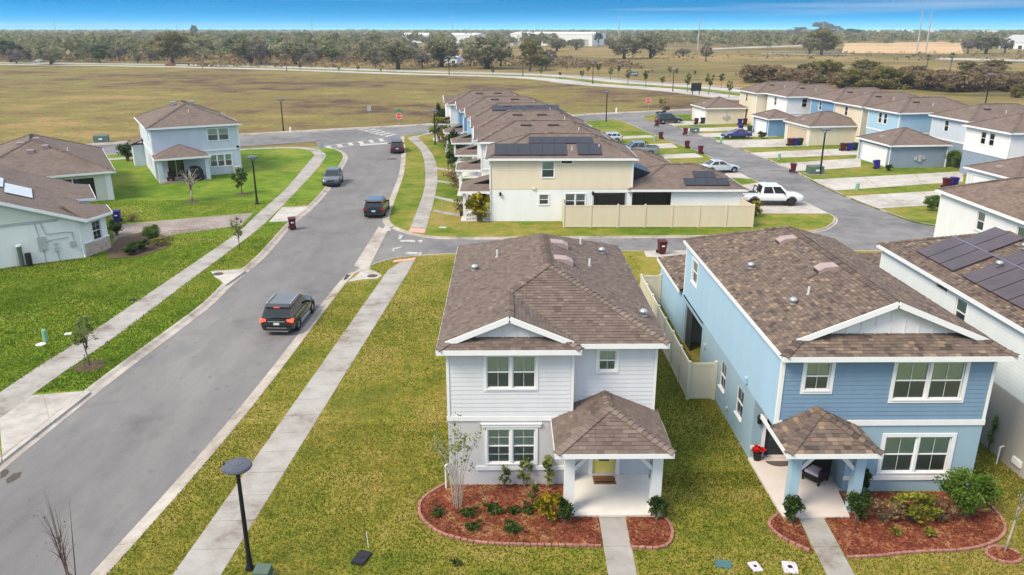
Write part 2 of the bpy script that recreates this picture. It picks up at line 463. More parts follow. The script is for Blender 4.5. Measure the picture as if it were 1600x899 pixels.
mat('lamp_disc', (.085,.095,.125), .32, .1, 6)
mat('lamp_lens', (.75,.72,.58), .3)
mat('box_green', (.085,.135,.105), .6, .1, 4)
mat('pedestal_green', (.20,.40,.27), .6, .08, 4)
mat('lid_lilac', (.62,.56,.64), .7, .05, 4)
mat('lid_teal', (.07,.16,.17), .7, .1, 4)
mat('lid_black', (.018,.019,.024), .6, .1, 6)
mat('sign_red', (.60,.035,.030), .5)
mat('sign_green', (.02,.26,.13), .5)
mat('sign_back', (.45,.46,.47), .5, metal=.5)
mat('sign_white', (.8,.8,.8), .5)
mat('pole_grey', (.36,.37,.38), .6, .1, 2)
mat('pole_concrete', (.40,.39,.375), .8, .1, .4)
mat('wood_post', (.17,.13,.09), .9, .2, 6)
mat('wicker', (.018,.014,.013), .8, .2, 40)
mat('cushion', (.50,.46,.58), .9, .05, 5)
mat('mat_brown', (.22,.115,.055), .95, .15, 30)
mat('mat_dark', (.05,.025,.018), .95)
mat('mat_grey', (.12,.10,.10), .95, .1, 30)
mat('pot_black', (.014,.014,.015), .5)
mat('flower_red', (.55,.012,.012), .7, .25, 30)
mat('grill_cover', (.015,.017,.022), .7)
# plants
def leafmat(key, stops, thru=.4):
    m = mat(key, stops[1][1], .8, .12, 2.0, spec=.1, tone=stops); nt = m.node_tree; N, L = nt.nodes, nt.links; b = N['Principled BSDF']
    tl = N.new('ShaderNodeBsdfTranslucent'); mx = N.new('ShaderNodeMixShader'); mx.inputs['Fac'].default_value = thru
    src = b.inputs['Base Color'].links[0].from_socket; L.new(src, tl.inputs['Color'])
    L.new(b.outputs['BSDF'], mx.inputs[1]); L.new(tl.outputs['BSDF'], mx.inputs[2]); L.new(mx.outputs['Shader'], N['Material Output'].inputs['Surface'])
    return m
leafmat('leaf_hedge', [(0,(.020,.045,.012)),(.5,(.055,.105,.022)),(1,(.13,.17,.05))])
leafmat('leaf_yellow', [(0,(.07,.075,.012)),(.5,(.26,.23,.018)),(1,(.55,.40,.025))])
leafmat('leaf_lime', [(0,(.06,.075,.012)),(.5,(.22,.25,.03)),(1,(.42,.42,.06))])
leafmat('leaf_light', [(0,(.06,.09,.025)),(.5,(.15,.20,.05)),(1,(.34,.36,.13))])
leafmat('leaf_oak', [(0,(.095,.105,.05)),(.5,(.22,.215,.115)),(1,(.37,.345,.22))])
leafmat('leaf_dry', [(0,(.11,.07,.04)),(.5,(.24,.16,.09)),(1,(.38,.29,.17))])
leafmat('leaf_pine', [(0,(.035,.065,.025)),(.5,(.085,.135,.045)),(1,(.16,.21,.08))])
leafmat('leaf_olive', [(0,(.095,.088,.032)),(.5,(.22,.195,.065)),(1,(.34,.30,.12))])
leafmat('leaf_bare', [(0,(.10,.082,.072)),(.5,(.20,.17,.15)),(1,(.33,.29,.26))])
leafmat('leaf_russet', [(0,(.15,.11,.068)),(.5,(.27,.20,.12)),(1,(.38,.31,.18))])
leafmat('leaf_bright', [(0,(.045,.095,.014)),(.5,(.12,.205,.032)),(1,(.22,.31,.06))])
leafmat('leaf_wood', [(0,(.10,.125,.055)),(.3,(.19,.21,.09)),(.55,(.28,.265,.13)),(.8,(.33,.285,.20)),(1,(.26,.34,.12))])
leafmat('grass_blade', [(0,(.080,.125,.012)),(.35,(.128,.162,.017)),(.65,(.185,.188,.027)),(.85,(.24,.21,.045)),(1,(.30,.235,.085))])
leafmat('grass_green', [(0,(.075,.118,.011)),(.4,(.118,.172,.014)),(.7,(.165,.200,.020)),(1,(.26,.245,.05))])
leafmat('mulch_chip', [(0,(.10,.034,.023)),(.4,(.245,.068,.040)),(.75,(.32,.105,.058)),(1,(.48,.30,.15))])
mat('bark', (.17,.145,.12), .95, .25, 5)
mat('bark_pale', (.40,.35,.29), .95, .2, 6)
mat('bark_dark', (.06,.048,.038), .95, .25, 5)
mat('twig_red', (.14,.085,.075), .9, .2, 5)

# ================================================================== the ground, roads, kerbs and walks
def sheet(name, pts, z, m, thick=0.0, kind='structure', label=None, parent=None):
    mb = MB()
    if thick: mb.prism(pts, z - thick, z)
    else:
        k = len(pts); area = sum(pts[i][0]*pts[(i+1)%k][1]-pts[(i+1)%k][0]*pts[i][1] for i in range(k))
        mb.face([(p[0],p[1],z) for p in (pts if area > 0 else pts[::-1])])
    o = mb.build(name, M[m], parent)
    if parent is None: tag(o, label, kind=kind)
    return o

def smooth_path(pts, step=1.0):
    """Catmull-Rom through plan points"""
    P = [Vector((p[0],p[1])) for p in pts]; P = [P[0]*2-P[1]] + P + [P[-1]*2-P[-2]]
    out = []
    for i in range(1, len(P)-2):
        n = max(1, int((P[i+1]-P[i]).length/step))
        for k in range(n):
            t = k/n; a,b,c,d = P[i-1],P[i],P[i+1],P[i+2]
            q = 0.5*((2*b)+(c-a)*t+(2*a-5*b+4*c-d)*t*t+(3*b-a-3*c+d)*t**3)
            out.append((q.x,q.y))
    out.append((P[-2].x,P[-2].y))
    return out
def resample(pts, step):
    out = [pts[0]]; acc = 0.0
    for a, b in zip(pts, pts[1:]):
        L = math.dist(a,b)
        while acc + L >= step:
            t = (step-acc)/L; a = (a[0]+(b[0]-a[0])*t, a[1]+(b[1]-a[1])*t); out.append(a); L = math.dist(a,b); acc = 0.0
        acc += L
    if math.dist(out[-1], pts[-1]) > 0.3: out.append(pts[-1])
    return out
def normals(pts):
    N = []
    for i in range(len(pts)):
        a, b = pts[max(i-1,0)], pts[min(i+1,len(pts)-1)]
        d = Vector((b[0]-a[0], b[1]-a[1])); d.normalize(); N.append((d.y, -d.x))   # right-hand side
    return N
def offset(pts, d):
    return [(p[0]+n[0]*d, p[1]+n[1]*d) for p, n in zip(pts, normals(pts))]

MIAMI = [(0,-.15),(0,.012),(.15,.008),(.33,-.08),(.62,-.110),(.62,-.15)]
RIBBON = [(0,-.15),(0,.012),(.14,.010),(.18,-.085),(.36,-.110),(.36,-.15)]
def kerb(path, side, prof, piece=3.05, far=80.0):
    """side +1: the road lies to the right of the path; pieces with open joints near the camera"""
    root = empty('kerb', (0,0,0), kind='structure')
    fine = resample(path, 0.6 if piece else 2.0)
    N = normals(fine); acc = [0.0]
    for a, b in zip(fine, fine[1:]): acc.append(acc[-1] + math.dist(a,b))
    i = 0
    while i < len(fine)-1:
        j = i+1
        lim = piece if fine[i][1] < far else 12.0
        while j < len(fine)-1 and acc[j]-acc[i] < lim: j += 1
        mb = MB(); rows = []
        for k in range(i, j+1):
            p = fine[k]; n = N[k]
            if k in (i, j) and lim < 10:                      # open the joint
                q = fine[k+1] if k == i else fine[k-1]; L = math.dist(p,q) or 1
                p = (p[0]+(q[0]-p[0])*.011/L, p[1]+(q[1]-p[1])*.011/L)
            rows.append([(p[0]+n[0]*o*side, p[1]+n[1]*o*side, z) for o, z in prof])
        for r0, r1 in zip(rows, rows[1:]):
            for a in range(len(prof)-1):
                q = [r0[a], r1[a], r1[a+1], r0[a+1]]
                mb.face(q if side > 0 else q[::-1])
        for r, flip in ((rows[0], side > 0), (rows[-1], side < 0)):
            mb.face(r[::-1] if flip else r)
        mb.build('kerb_piece', M['kerb_concrete'], root)
        i = j
    return root

def walk(name, left, right, step=1.52, m='concrete', z=0.015, label=None):
    """slabs between two edge lines"""
    root = empty(name, (0,0,0), kind='structure')
    n = max(2, int(sum(math.dist(a,b) for a, b in zip(left, left[1:]))/step))
    def along(pts, t):
        Ls = [math.dist(a,b) for a, b in zip(pts, pts[1:])]; d = t*sum(Ls)
        for (a, b), L in zip(zip(pts, pts[1:]), Ls):
            if d <= L + 1e-6: return (a[0]+(b[0]-a[0])*d/L, a[1]+(b[1]-a[1])*d/L)
            d -= L
        return pts[-1]
    for k in range(n):
        g = 0.009/step/n
        a, b = along(left, k/n+g), along(right, k/n+g); c, d = along(right, (k+1)/n-g), along(left, (k+1)/n-g)
        dz = rnd.uniform(-.003,.003)
        MB().prism([a,b,c,d], -0.08, z+dz).build('slab', M[m], root)
    return root

# terrain to the horizon
tag(MB().box(-6000, 6000, -300, 9000, -3, -0.16).build('ground', M['far_ground']), kind='structure')
sheet('road', [(-30,-6),(-6,-6),(-6,70),(-8,95),(-10,120),(-13,131),(-29,120),(-25,105),(-22,80),(-24,40)], -0.120, 'asphalt')
sheet('alley', [(-12,52),(50,54),(75,54),(75,66),(39,66),(37,75),(36.5,95),(35,112),(31,142),(27,152),(18,146),(22,128),(26,108),(26,86),(27,66),(15,65),(-12,68)], -0.124, 'asphalt_alley')
CU = smooth_path([(-150,62),(-100,88),(-61.27, 115.41),(-40.48, 127.61),(-13.00, 140.62),(18.68, 157.75),(38.38, 165.89),(62,177.5)], 3.0)     # far kerb of the cross street
CL = [(p[0]+n[0]*13.0, p[1]+n[1]*13.0) for p, n in zip(CU, normals(CU))]
sheet('cross_street', CU + CL[::-1], -0.116, 'asphalt_alley')

# kerb lines (back edge of the kerb)
KR = smooth_path([(-14.6,4), (-12.56, 20.25), (-11.48, 32.12), (-10.71, 49.78), (-10.14, 52.24), (-9.52, 54.03), (-8.61, 55.17), (-6.72, 56.09), (-3.37, 56.71), (2,57.2), (8.93, 57.27), (20,57.2), (40,57.0), (75,56.5)], .8)
KL = smooth_path([(-20.9,4), (-20.55,20), (-19.97, 33.50), (-18.97, 44.69), (-18.99, 49.51), (-18.74, 56.03), (-19.21, 66.26), (-19.03, 73.18), (-19.48, 83.71), (-20.78, 97.04), (-21.61, 103.66), (-23.04, 108.19), (-25.02, 111.23), (-28.45, 112.19), (-35.73, 111.95), (-43.30, 107.80), (-60,103), (-100,82), (-150,58)], .8)
KT = smooth_path([(-16.02, 125.01), (-14.95, 116.31), (-13.70, 107.52), (-11.96, 91.52), (-11.04, 76.94), (-10.52, 69.10), (-9.97, 66.41), (-8.87, 64.34), (-6.59, 62.27), (-3.63, 61.62), (4.70, 61.75), (20.58, 62.22), (26.18, 63.57), (28.55, 65.81), (29.81, 68.21), (29.83, 70.80), (28.15, 85.87), (27.18, 105.41), (25.26, 117.29), (23.51, 129.46), (22.02, 142.26), (20.63, 147.45), (18,146.5), (0,136.5), (-10,131)], .8)
KE = smooth_path([(75,66), (46,65.5), (37.58, 65.26), (35.61, 71.56), (34.75, 80.74), (34.80, 92.38), (34.16, 105.35), (32.33, 122.26), (29.59, 138.30), (26.35, 150.67), (30.77, 156.42), (44,158), (60,165.5)], .8)
sheet('lawn', KR + [(75,3),(40,-5)], 0.0, 'lawn_near', .16)
sheet('lawn', KL + [(-150,3)], 0.0, 'lawn_green', .16)
sheet('lawn', KT, 0.0, 'lawn_mid', .16)
sheet('lawn', KE + [(68,140),(78,100),(80,66)], 0.0, 'lawn_mid', .16)
kerb(KR, -1, MIAMI) if False else None
def cut(path, f): return [p for p in path if f(p)]
kerb([p for p in KR if p[0] < -9.6 and p[1] < 55], 1 if False else -1, MIAMI)
kerb([p for p in KR if p[0] >= -9.7 and p[1] > 52], -1, RIBBON, 0 or 6.0)
kerb([p for p in KL if p[1] < 112 and p[0] > -27], 1, MIAMI)
kerb([p for p in KL if p[0] <= -26.5 and p[1] > 50], 1, RIBBON, 12.0)
i0 = next(i for i, p in enumerate(KT) if p[1] < 66.0)
kerb(KT[:i0+1], 1, MIAMI)
kerb(KT[i0:], 1, RIBBON, 6.0)
kerb(KE, 1, RIBBON, 6.0)

# the field beyond the cross street, with its pale far kerb
FR = smooth_path([(-520,430), (-235.69, 377.54), (-168.56, 361.04), (-103.49, 334.97), (-45.26, 301.18), (2.61, 277.02), (21.83, 243.13), (38.32, 224.64), (48.09, 207.69), (55.52, 189.50), (76,188)], 8.0)   # near edge of the boulevard
sheet('field', CU + FR[::-1] + [(-520,60)], -0.02, 'field', .16)
kerb(CU, 1, [(-.9,-.1),(-.9,.02),(.25,.02),(.3,-.09),(.6,-.108),(.6,-.15)], 12.0, 0)
kerb(FR, -1, [(-1.3,-.1),(-1.3,.03),(.3,.03),(.4,-.1),(.8,-.12),(.8,-.16)], 12.0, 0)
sheet('boulevard', FR + [(p[0]-n[0]*9.5, p[1]-n[1]*9.5) for p, n in zip(FR, normals(FR))][::-1], -0.125, 'boulevard_paving')
F2 = [(p[0]-n[0]*15.5, p[1]-n[1]*15.5) for p, n in zip(FR, normals(FR))]
sheet('boulevard', F2 + [(p[0]-n[0]*9.0, p[1]-n[1]*9.0) for p, n in zip(F2, normals(F2))][::-1], -0.125, 'boulevard_paving')
sheet('median', [(p[0]-n[0]*9.8, p[1]-n[1]*9.8) for p, n in zip(FR, normals(FR))] + [(p[0]-n[0]*15.2, p[1]-n[1]*15.2) for p, n in zip(FR, normals(FR))][::-1], -0.02, 'lawn_mid', .13)
F3 = [(p[0]-n[0]*25.5, p[1]-n[1]*25.5) for p, n in zip(FR, normals(FR))]
sheet('path', F3 + [(p[0]-n[0]*3, p[1]-n[1]*3) for p, n in zip(F3, normals(F3))][::-1], -0.10, 'concrete')

# pavements
def ext(a, b, y):
    t = (y-b[1])/(a[1]-b[1]); return (b[0]+(a[0]-b[0])*t, y)
walk('pavement', [ext((-10.47, 20.23),(-8.28, 52.83),6), (-10.47, 20.23), (-8.28, 52.83), (-7.30, 55.33)], [ext((-8.96, 20.22),(-6.77, 52.82),6), (-8.96, 20.22), (-6.77, 52.82), (-6.67, 55.66)])
walk('pavement', smooth_path([(-8.10, 63.35),(-8.48, 79.14),(-9.24, 89.40),(-10.53, 100.91),(-12.18, 110.73),(-15.15, 121.97)],2), smooth_path([(-6.69, 63.01),(-7.17, 78.48),(-7.83, 89.38),(-9.26, 102.15),(-11.61, 114.28),(-14.18, 124.99)],2))
walk('pavement', smooth_path([(-14.09, 124.22),(-12.33, 129.38),(2,132.5),(15,139)],3), smooth_path([(-13.57, 121.22),(-11.72, 127.33),(2.6,131),(15.6,137.6)],3))
walk('pavement', smooth_path([(-24.4,8),(-23.84, 33.19),(-23.45, 39.48),(-23.03, 48.54),(-22.46, 62.52),(-22.82, 69.47),(-23.36, 81.29),(-24.81, 96.13),(-25.71, 104.79)],2), smooth_path([(-22.9,8),(-22.18, 33.08),(-21.72, 39.46),(-21.45, 49.78),(-21.10, 63.79),(-21.32, 69.97),(-22.02, 81.62),(-23.06, 96.11),(-24.07, 104.78)],2))
walk('pavement', smooth_path([(-25.63, 104.79),(-27.49, 109.72),(-29.95, 111.58),(-35.26, 110.40),(-42.65, 106.07),(-58,97)],3), smooth_path([(-24.19, 105.34),(-26.43, 110.62),(-29.98, 112.78),(-35.59, 111.51),(-43.08, 107.21),(-59,99)],3))

# driveways and aprons (z a hair above the lawn, each laid in slabs)
def drive(quad, n=3, name='driveway', m='driveway_concrete', z=0.010, rows=1):
    """quad a,b,c,d: a-d is one end, b-c the other; cut in n slabs along a-b"""
    root = empty(name, (0,0,0), kind='structure')
    a,b,c,d = quad
    L = lambda p,q,t: (p[0]+(q[0]-p[0])*t, p[1]+(q[1]-p[1])*t)
    for k in range(n):
        for r in range(rows):
            t0, t1 = k/n+.0015, (k+1)/n-.0015; s0, s1 = r/rows+.002, (r+1)/rows-.002
            P = lambda t, s: L(L(a,b,t), L(d,c,t), s)
            MB().prism([P(t0,s0),P(t1,s0),P(t1,s1),P(t0,s1)], -.13, z+rnd.uniform(-.002,.002)).build('slab', M[m], root)
    return root
drive([(-27.11, 31.52),(-23.67, 32.63),(-19.99, 27.01),(-20.31, 22.22)], 3)
drive([(-23.61, 32.63),(-19.76, 33.33),(-19.60, 33.19),(-19.99, 27.10)], 2)
drive([(-34.22, 65.94),(-23.37, 70.51),(-22.96, 65.71),(-31.27, 59.98)], 1, m='pavers')
drive([(-21.36, 72.92),(-19.00, 73.29),(-19.18, 67.21),(-20.93, 66.98)], 1, rows=2)
LD = [  # west side of the alley: between the row of houses and the kerb
  [(14.73, 122.43),(23.46, 125.02),(23.58, 122.35),(14.39, 119.51)],
  [(15.01, 112.74),(24.98, 115.93),(24.87, 111.38),(14.61, 109.63)],
  [(16.88, 103.84),(26.16, 106.28),(26.51, 102.67),(16.39, 100.66)],
  [(21.30, 94.30),(27.62, 98.53),(28.14, 87.04),(23.92, 89.08)],
  [(24.35, 82.58),(29.11, 85.48),(30.07, 69.74),(21.41, 69.82)]]
for q in LD: drive(q, 2)
RD = [  # east side, garages to kerb
  [(44.37, 146.16),(28.92, 144.22),(29.71, 137.82),(42.88, 141.07)],
  [(44.27, 136.29),(30.29, 133.70),(30.73, 129.39),(42.88, 131.83)],
  [(45.27, 129.26),(31.42, 126.93),(31.72, 122.64),(43.14, 122.91)],
  [(44.87, 120.67),(32.19, 118.63),(33.23, 111.30),(44.40, 112.78)],
  [(51.62, 111.13),(33.81, 106.49),(34.42, 101.79),(48.88, 104.93)],
  [(47.13, 101.94),(34.50, 97.48),(34.95, 91.94),(44.08, 95.01)],
  [(54.99, 91.75),(34.77, 86.58),(34.95, 80.40),(51.32, 85.27)],
  [(48.53, 80.95),(34.86, 77.45),(35.56, 71.83),(44.63, 74.01)]]
for q in RD: drive(q, 3)
drive([(10.61, 55.58),(10.69, 57.16),(14.67, 57.49),(14.21, 55.55)], 1)

# gully of the alley mouth, inlets, tactile ramps
sheet('valley_gutter', [(-11.00, 53.97),(-9.81, 52.69),(-10.01, 63.91),(-10.99, 65.72)], -0.105, 'kerb_concrete', .03)
sheet('valley_gutter', [(-10.49, 63.48),(-10.48, 66.41),(-9.69, 64.35)], -0.10, 'driveway_concrete', .03)
MB().prism([(-10.18, 52.70),(-9.64, 52.23),(-9.76, 53.47),(-10.16, 53.64)], -.12, -.06).build('gutter_end', M['driveway_concrete'], tag(empty('gutter_slab'), kind='structure'))
for out_, lid in (([(-20.72, 52.19),(-20.50, 52.34),(-19.90, 52.41),(-18.80, 52.78),(-18.33, 52.32),(-18.70, 49.17),(-19.43, 50.28),(-20.17, 51.15)], (-20.02, 51.58)),
                  ([(-10.66, 49.78),(-10.33, 51.05),(-10.03, 53.16),(-9.63, 53.24),(-9.66, 52.62),(-9.05, 51.93),(-8.52, 51.18),(-8.75, 50.53),(-9.68, 50.33)], (-9.18, 51.04))):
    r = empty('storm_inlet', (lid[0],lid[1],0), kind='structure')
    mb = MB().prism([(p[0]-lid[0],p[1]-lid[1]) for p in out_], -.2, .03); mb.build('apron', M['driveway_concrete'], r)
    MB().lathe([(.36,.02),(.36,.045),(.30,.052),(.28,.046),(.12,.046)], seg=20).build('manhole_lid', M['iron'], r)
    MB().box(-1.9,-.9,-.5,.5,-.11,-.03).build('throat', M['vent_dark'], r)
for q in ([(-8.20, 54.92),(-6.66, 55.58),(-6.69, 54.99),(-8.25, 54.26)], [(-8.13, 64.55),(-6.78, 64.21),(-6.75, 62.80),(-8.16, 63.45)]):
    sheet('tactile_paving', q, 0.026, 'tactile', .01)

# painted markings, each its own sheet above the asphalt
def paint(quads, name, z=-.108, label=None):
    r = empty(name, kind='structure')
    for q in quads: sheet('stripe', q, z, 'paint_faded' if name == 'faded_marking' else 'road_paint', parent=r)
    return r
def lerp(a,b,t): return (a[0]+(b[0]-a[0])*t, a[1]+(b[1]-a[1])*t)
def ladder(a,b,c,d,n,name):
    """a-b one rail, d-c the other, n bars"""
    qs = [[a,b,lerp(b,c,.07),lerp(a,d,.07)], [lerp(a,d,.93),lerp(b,c,.93),c,d]]
    for k in range(n):
        t0 = (k+.30)/n; t1 = (k+.70)/n
        qs.append([lerp(lerp(a,b,t0),lerp(d,c,t0),.09), lerp(lerp(a,b,t1),lerp(d,c,t1),.09), lerp(lerp(a,b,t1),lerp(d,c,t1),.91), lerp(lerp(a,b,t0),lerp(d,c,t0),.91)])
    return paint(qs, name)
ladder((-28.08, 112.19),(-18.91, 123.12),(-17.93, 119.81),(-26.88, 109.41),7,'crosswalk')
ladder((-25.35, 134.23),(-18.51, 123.88),(-17.25, 126.59),(-23.53, 136.46),6,'crosswalk')
paint([[(-21.52, 115.70),(-17.85, 117.84),(-17.55, 116.47),(-21.19, 114.37)]], 'stop_line')
paint([[(-8.52, 61.16),(-7.32, 61.14),(-7.25, 60.54),(-8.49, 60.55)],[(-7.09, 60.94),(-6.74, 61.14),(-6.71, 60.34),(-6.97, 60.34)],[(-8.89, 62.82),(-8.50, 62.71),(-8.54, 61.36),(-8.73, 61.36)],
       [(-7.61, 57.51),(-6.72, 57.51),(-6.70, 56.88),(-7.63, 56.89)],[(-6.62, 57.50),(-6.43, 57.50),(-6.41, 56.44),(-6.66, 56.44)],[(-8.80, 58.63),(-8.17, 59.19),(-8.14, 59.00),(-8.60, 58.25),(-8.62, 57.70),(-8.77, 57.89)]], 'faded_marking', z=-.112)
for q in ([(-19.77, 26.58),(-19.58, 26.67),(-19.37, 26.49),(-19.32, 26.16),(-19.41, 25.99)], [(-19.18, 25.94),(-19.13, 26.35),(-18.89, 26.48),(-18.73, 26.11),(-18.81, 25.80),(-18.95, 25.63)], [(-15.81, 102.53),(-14.69, 103.06),(-13.91, 102.25),(-14.98, 101.47)]):
    sheet('oil_stain', q, -0.1155, 'iron')

# ================================================================== house building kit
class Wall:
    """outer face of a wall from p0 to p1 (left to right as seen from outside)"""
    def __init__(s, p0, p1):
        s.p0 = Vector((*p0,0)); d = Vector((p1[0]-p0[0], p1[1]-p0[1], 0)); s.L = d.length; s.d = d.normalized(); s.n = Vector((s.d.y, -s.d.x, 0))
    def pt(s, u, z, o=0.0):
        q = s.p0 + s.d*u + s.n*o; return (q.x, q.y, z)
    def box(s, mb, u0, u1, z0, z1, o0, o1):
        P = s.pt
        return mb.hexa([P(u0,z0,o1),P(u1,z0,o1),P(u1,z0,o0),P(u0,z0,o0),P(u0,z1,o1),P(u1,z1,o1),P(u1,z1,o0),P(u0,z1,o0)])

def wall(parent, name, p0, p1, z0, z1, m, holes=(), t=0.15):
    W = Wall(p0, p1); mb = MB(); P = W.pt
    us = sorted({0.0, W.L, *[h[0] for h in holes], *[h[1] for h in holes]}); zs = sorted({z0, z1, *[h[2] for h in holes], *[h[3] for h in holes]})
    zs = [z for z in zs if z0 <= z <= z1]
    for a, b in zip(us, us[1:]):
        for c, d in zip(zs, zs[1:]):
            if any(h[0]-1e-6 <= a and b <= h[1]+1e-6 and h[2]-1e-6 <= c and d <= h[3]+1e-6 for h in holes): continue
            mb.face([P(a,c),P(b,c),P(b,d),P(a,d)])
    for (a,b,c,d) in holes:
        c, d = max(c, z0), min(d, z1)
        mb.face([P(a,c),P(a,c,-t),P(b,c,-t),P(b,c)]); mb.face([P(a,d),P(b,d),P(b,d,-t),P(a,d,-t)])
        mb.face([P(a,c),P(a,d),P(a,d,-t),P(a,c,-t)]); mb.face([P(b,c),P(b,c,-t),P(b,d,-t),P(b,d)])
    mb.build(name, M[m], parent)
    return W

def siding(parent, W, u0, u1, z0, z1, m, holes=(), e=0.17, parts=True, name='siding_board'):
    z = z0; P = W.pt; allmb = MB()
    while z < z1 - 0.02:
        zt = min(z+e, z1); segs = [(u0,u1)]
        for h in holes:
            if h[2] < zt and h[3] > z:
                new = []
                for a, b in segs:
                    if h[1] <= a or h[0] >= b: new.append((a,b)); continue
                    if h[0]-.02 > a: new.append((a,h[0]-.02))
                    if h[1]+.02 < b: new.append((h[1]+.02,b))
                segs = new
        for a, b in segs:
            mb = MB() if parts else allmb
            ob, ot = .017, .005
            mb.face([P(a,z,ob),P(b,z,ob),P(b,zt,ot),P(a,zt,ot)]); mb.face([P(a,z,0),P(b,z,0),P(b,z,ob),P(a,z,ob)])
            mb.face([P(a,z,0),P(a,z,ob),P(a,zt,ot),P(a,zt,0)]); mb.face([P(b,z,0),P(b,zt,0),P(b,zt,ot),P(b,z,ob)])
            if parts: mb.build(name, M[m], parent)
        z = zt
    if not parts: tag(allmb.build('siding', M[m], parent), kind='stuff')

def window(parent, W, u0, u1, z0, z1, units=1, cas=.10, blind='blind', grille=False, trim='white_trim', crown=False, sill=True, lower='glass_screen'):
    fr = MB(); mull = 0.09; w = (u1-u0-mull*(units-1))/units; zm = z0+(z1-z0)*.5; f = .045
    un = [(u0+k*(w+mull), u0+k*(w+mull)+w) for k in range(units)]
    for a, b in un:
        W.box(fr,a,a+f,z0,z1,-.10,-.03); W.box(fr,b-f,b,z0,z1,-.10,-.03)
        W.box(fr,a+f,b-f,z1-f,z1,-.10,-.03); W.box(fr,a+f,b-f,z0,z0+f,-.10,-.03); W.box(fr,a+f,b-f,zm-.025,zm+.025,-.09,-.025)
    for (a,b),(c,d) in zip(un,un[1:]): W.box(fr,b,c,z0,z1,-.10,.030)
    win = fr.build('window', M[trim], parent)
    if cas:
        c = MB(); W.box(c,u0-cas,u0,z0-cas,z1+cas,0,.038); W.box(c,u1,u1+cas,z0-cas,z1+cas,0,.038)
        W.box(c,u0,u1,z1,z1+cas,0,.038)
        W.box(c,u0,u1,z0-cas,z0,0,.038)
        if crown: W.box(c,u0-cas-.10,u1+cas+.10,z1+cas+.003,z1+cas+.12,0,.07); W.box(c,u0-cas-.14,u1+cas+.14,z1+cas+.123,z1+cas+.16,0,.10)
        c.build('casing', M[trim], win)
    if sill: W.box(MB(),u0-.03,u1+.03,z0-.035,z0+.012,-.02,.065).build('sill', M[trim], win)
    for a, b in un:
        for (c, d, mm, o) in ((zm+.02,z1-f,'glass',-.055),(z0+f,zm-.02,lower,-.075)):
            MB().face([W.pt(a+f,c,o),W.pt(b-f,c,o),W.pt(b-f,d,o),W.pt(a+f,d,o)])
            mb = MB(); mb.face([W.pt(a+f,c,o),W.pt(b-f,c,o),W.pt(b-f,d,o),W.pt(a+f,d,o)]); mb.build('pane', M[mm], win)
        if grille:
            g = MB(); W.box(g,(a+b)/2-.007,(a+b)/2+.007,z0+f,z1-f,-.052,-.045); 
            if grille == 2:
                for q in (.25,.75): W.box(g,a+f,b-f,z0+(z1-z0)*q-.007,z0+(z1-z0)*q+.007,-.0535,-.0435)
            g.build('grille', M[trim], win)
        bl = MB(); bl.face([W.pt(a,z0,-.108),W.pt(b,z0,-.108),W.pt(b,z1,-.108),W.pt(a,z1,-.108)]); bl.build('blind', M[blind], win)
    return win

# ---- roofs
def uvface(mb, pts, tone=None):
    p0, p1 = Vector(pts[0]), Vector(pts[1]); u = (p1-p0).normalized(); n = Vector((0,0,0))
    for i in range(1,len(pts)-1): n += (Vector(pts[i])-p0).cross(Vector(pts[i+1])-p0)
    n.normalize(); v = n.cross(u)
    mb.face(pts, tone, [((Vector(q)-p0).dot(u)+3.1, (Vector(q)-p0).dot(v)) for q in pts])
def hip(x0,x1,y0,y1,z,s):
    w, d = x1-x0, y1-y0
    if w <= d:
        r = w/2; A = (x0+r,y0+r,z+s*r); B = (x0+r,y1-r,z+s*r)
        F = [[(x0,y0,z),(x1,y0,z),A],[(x1,y0,z),(x1,y1,z),B,A],[(x1,y1,z),(x0,y1,z),B],[(x0,y1,z),(x0,y0,z),A,B]]
        E = [((x0,y0,z),A),((x1,y0,z),A),((x1,y1,z),B),((x0,y1,z),B),(A,B)]
    else:
        r = d/2; A = (x0+r,y0+r,z+s*r); B = (x1-r,y0+r,z+s*r)
        F = [[(x0,y0,z),(x1,y0,z),B,A],[(x1,y0,z),(x1,y1,z),B],[(x1,y1,z),(x0,y1,z),A,B],[(x0,y1,z),(x0,y0,z),A]]
        E = [((x0,y0,z),A),((x1,y0,z),B),((x1,y1,z),B),((x0,y1,z),A),(A,B)]
    return F, E
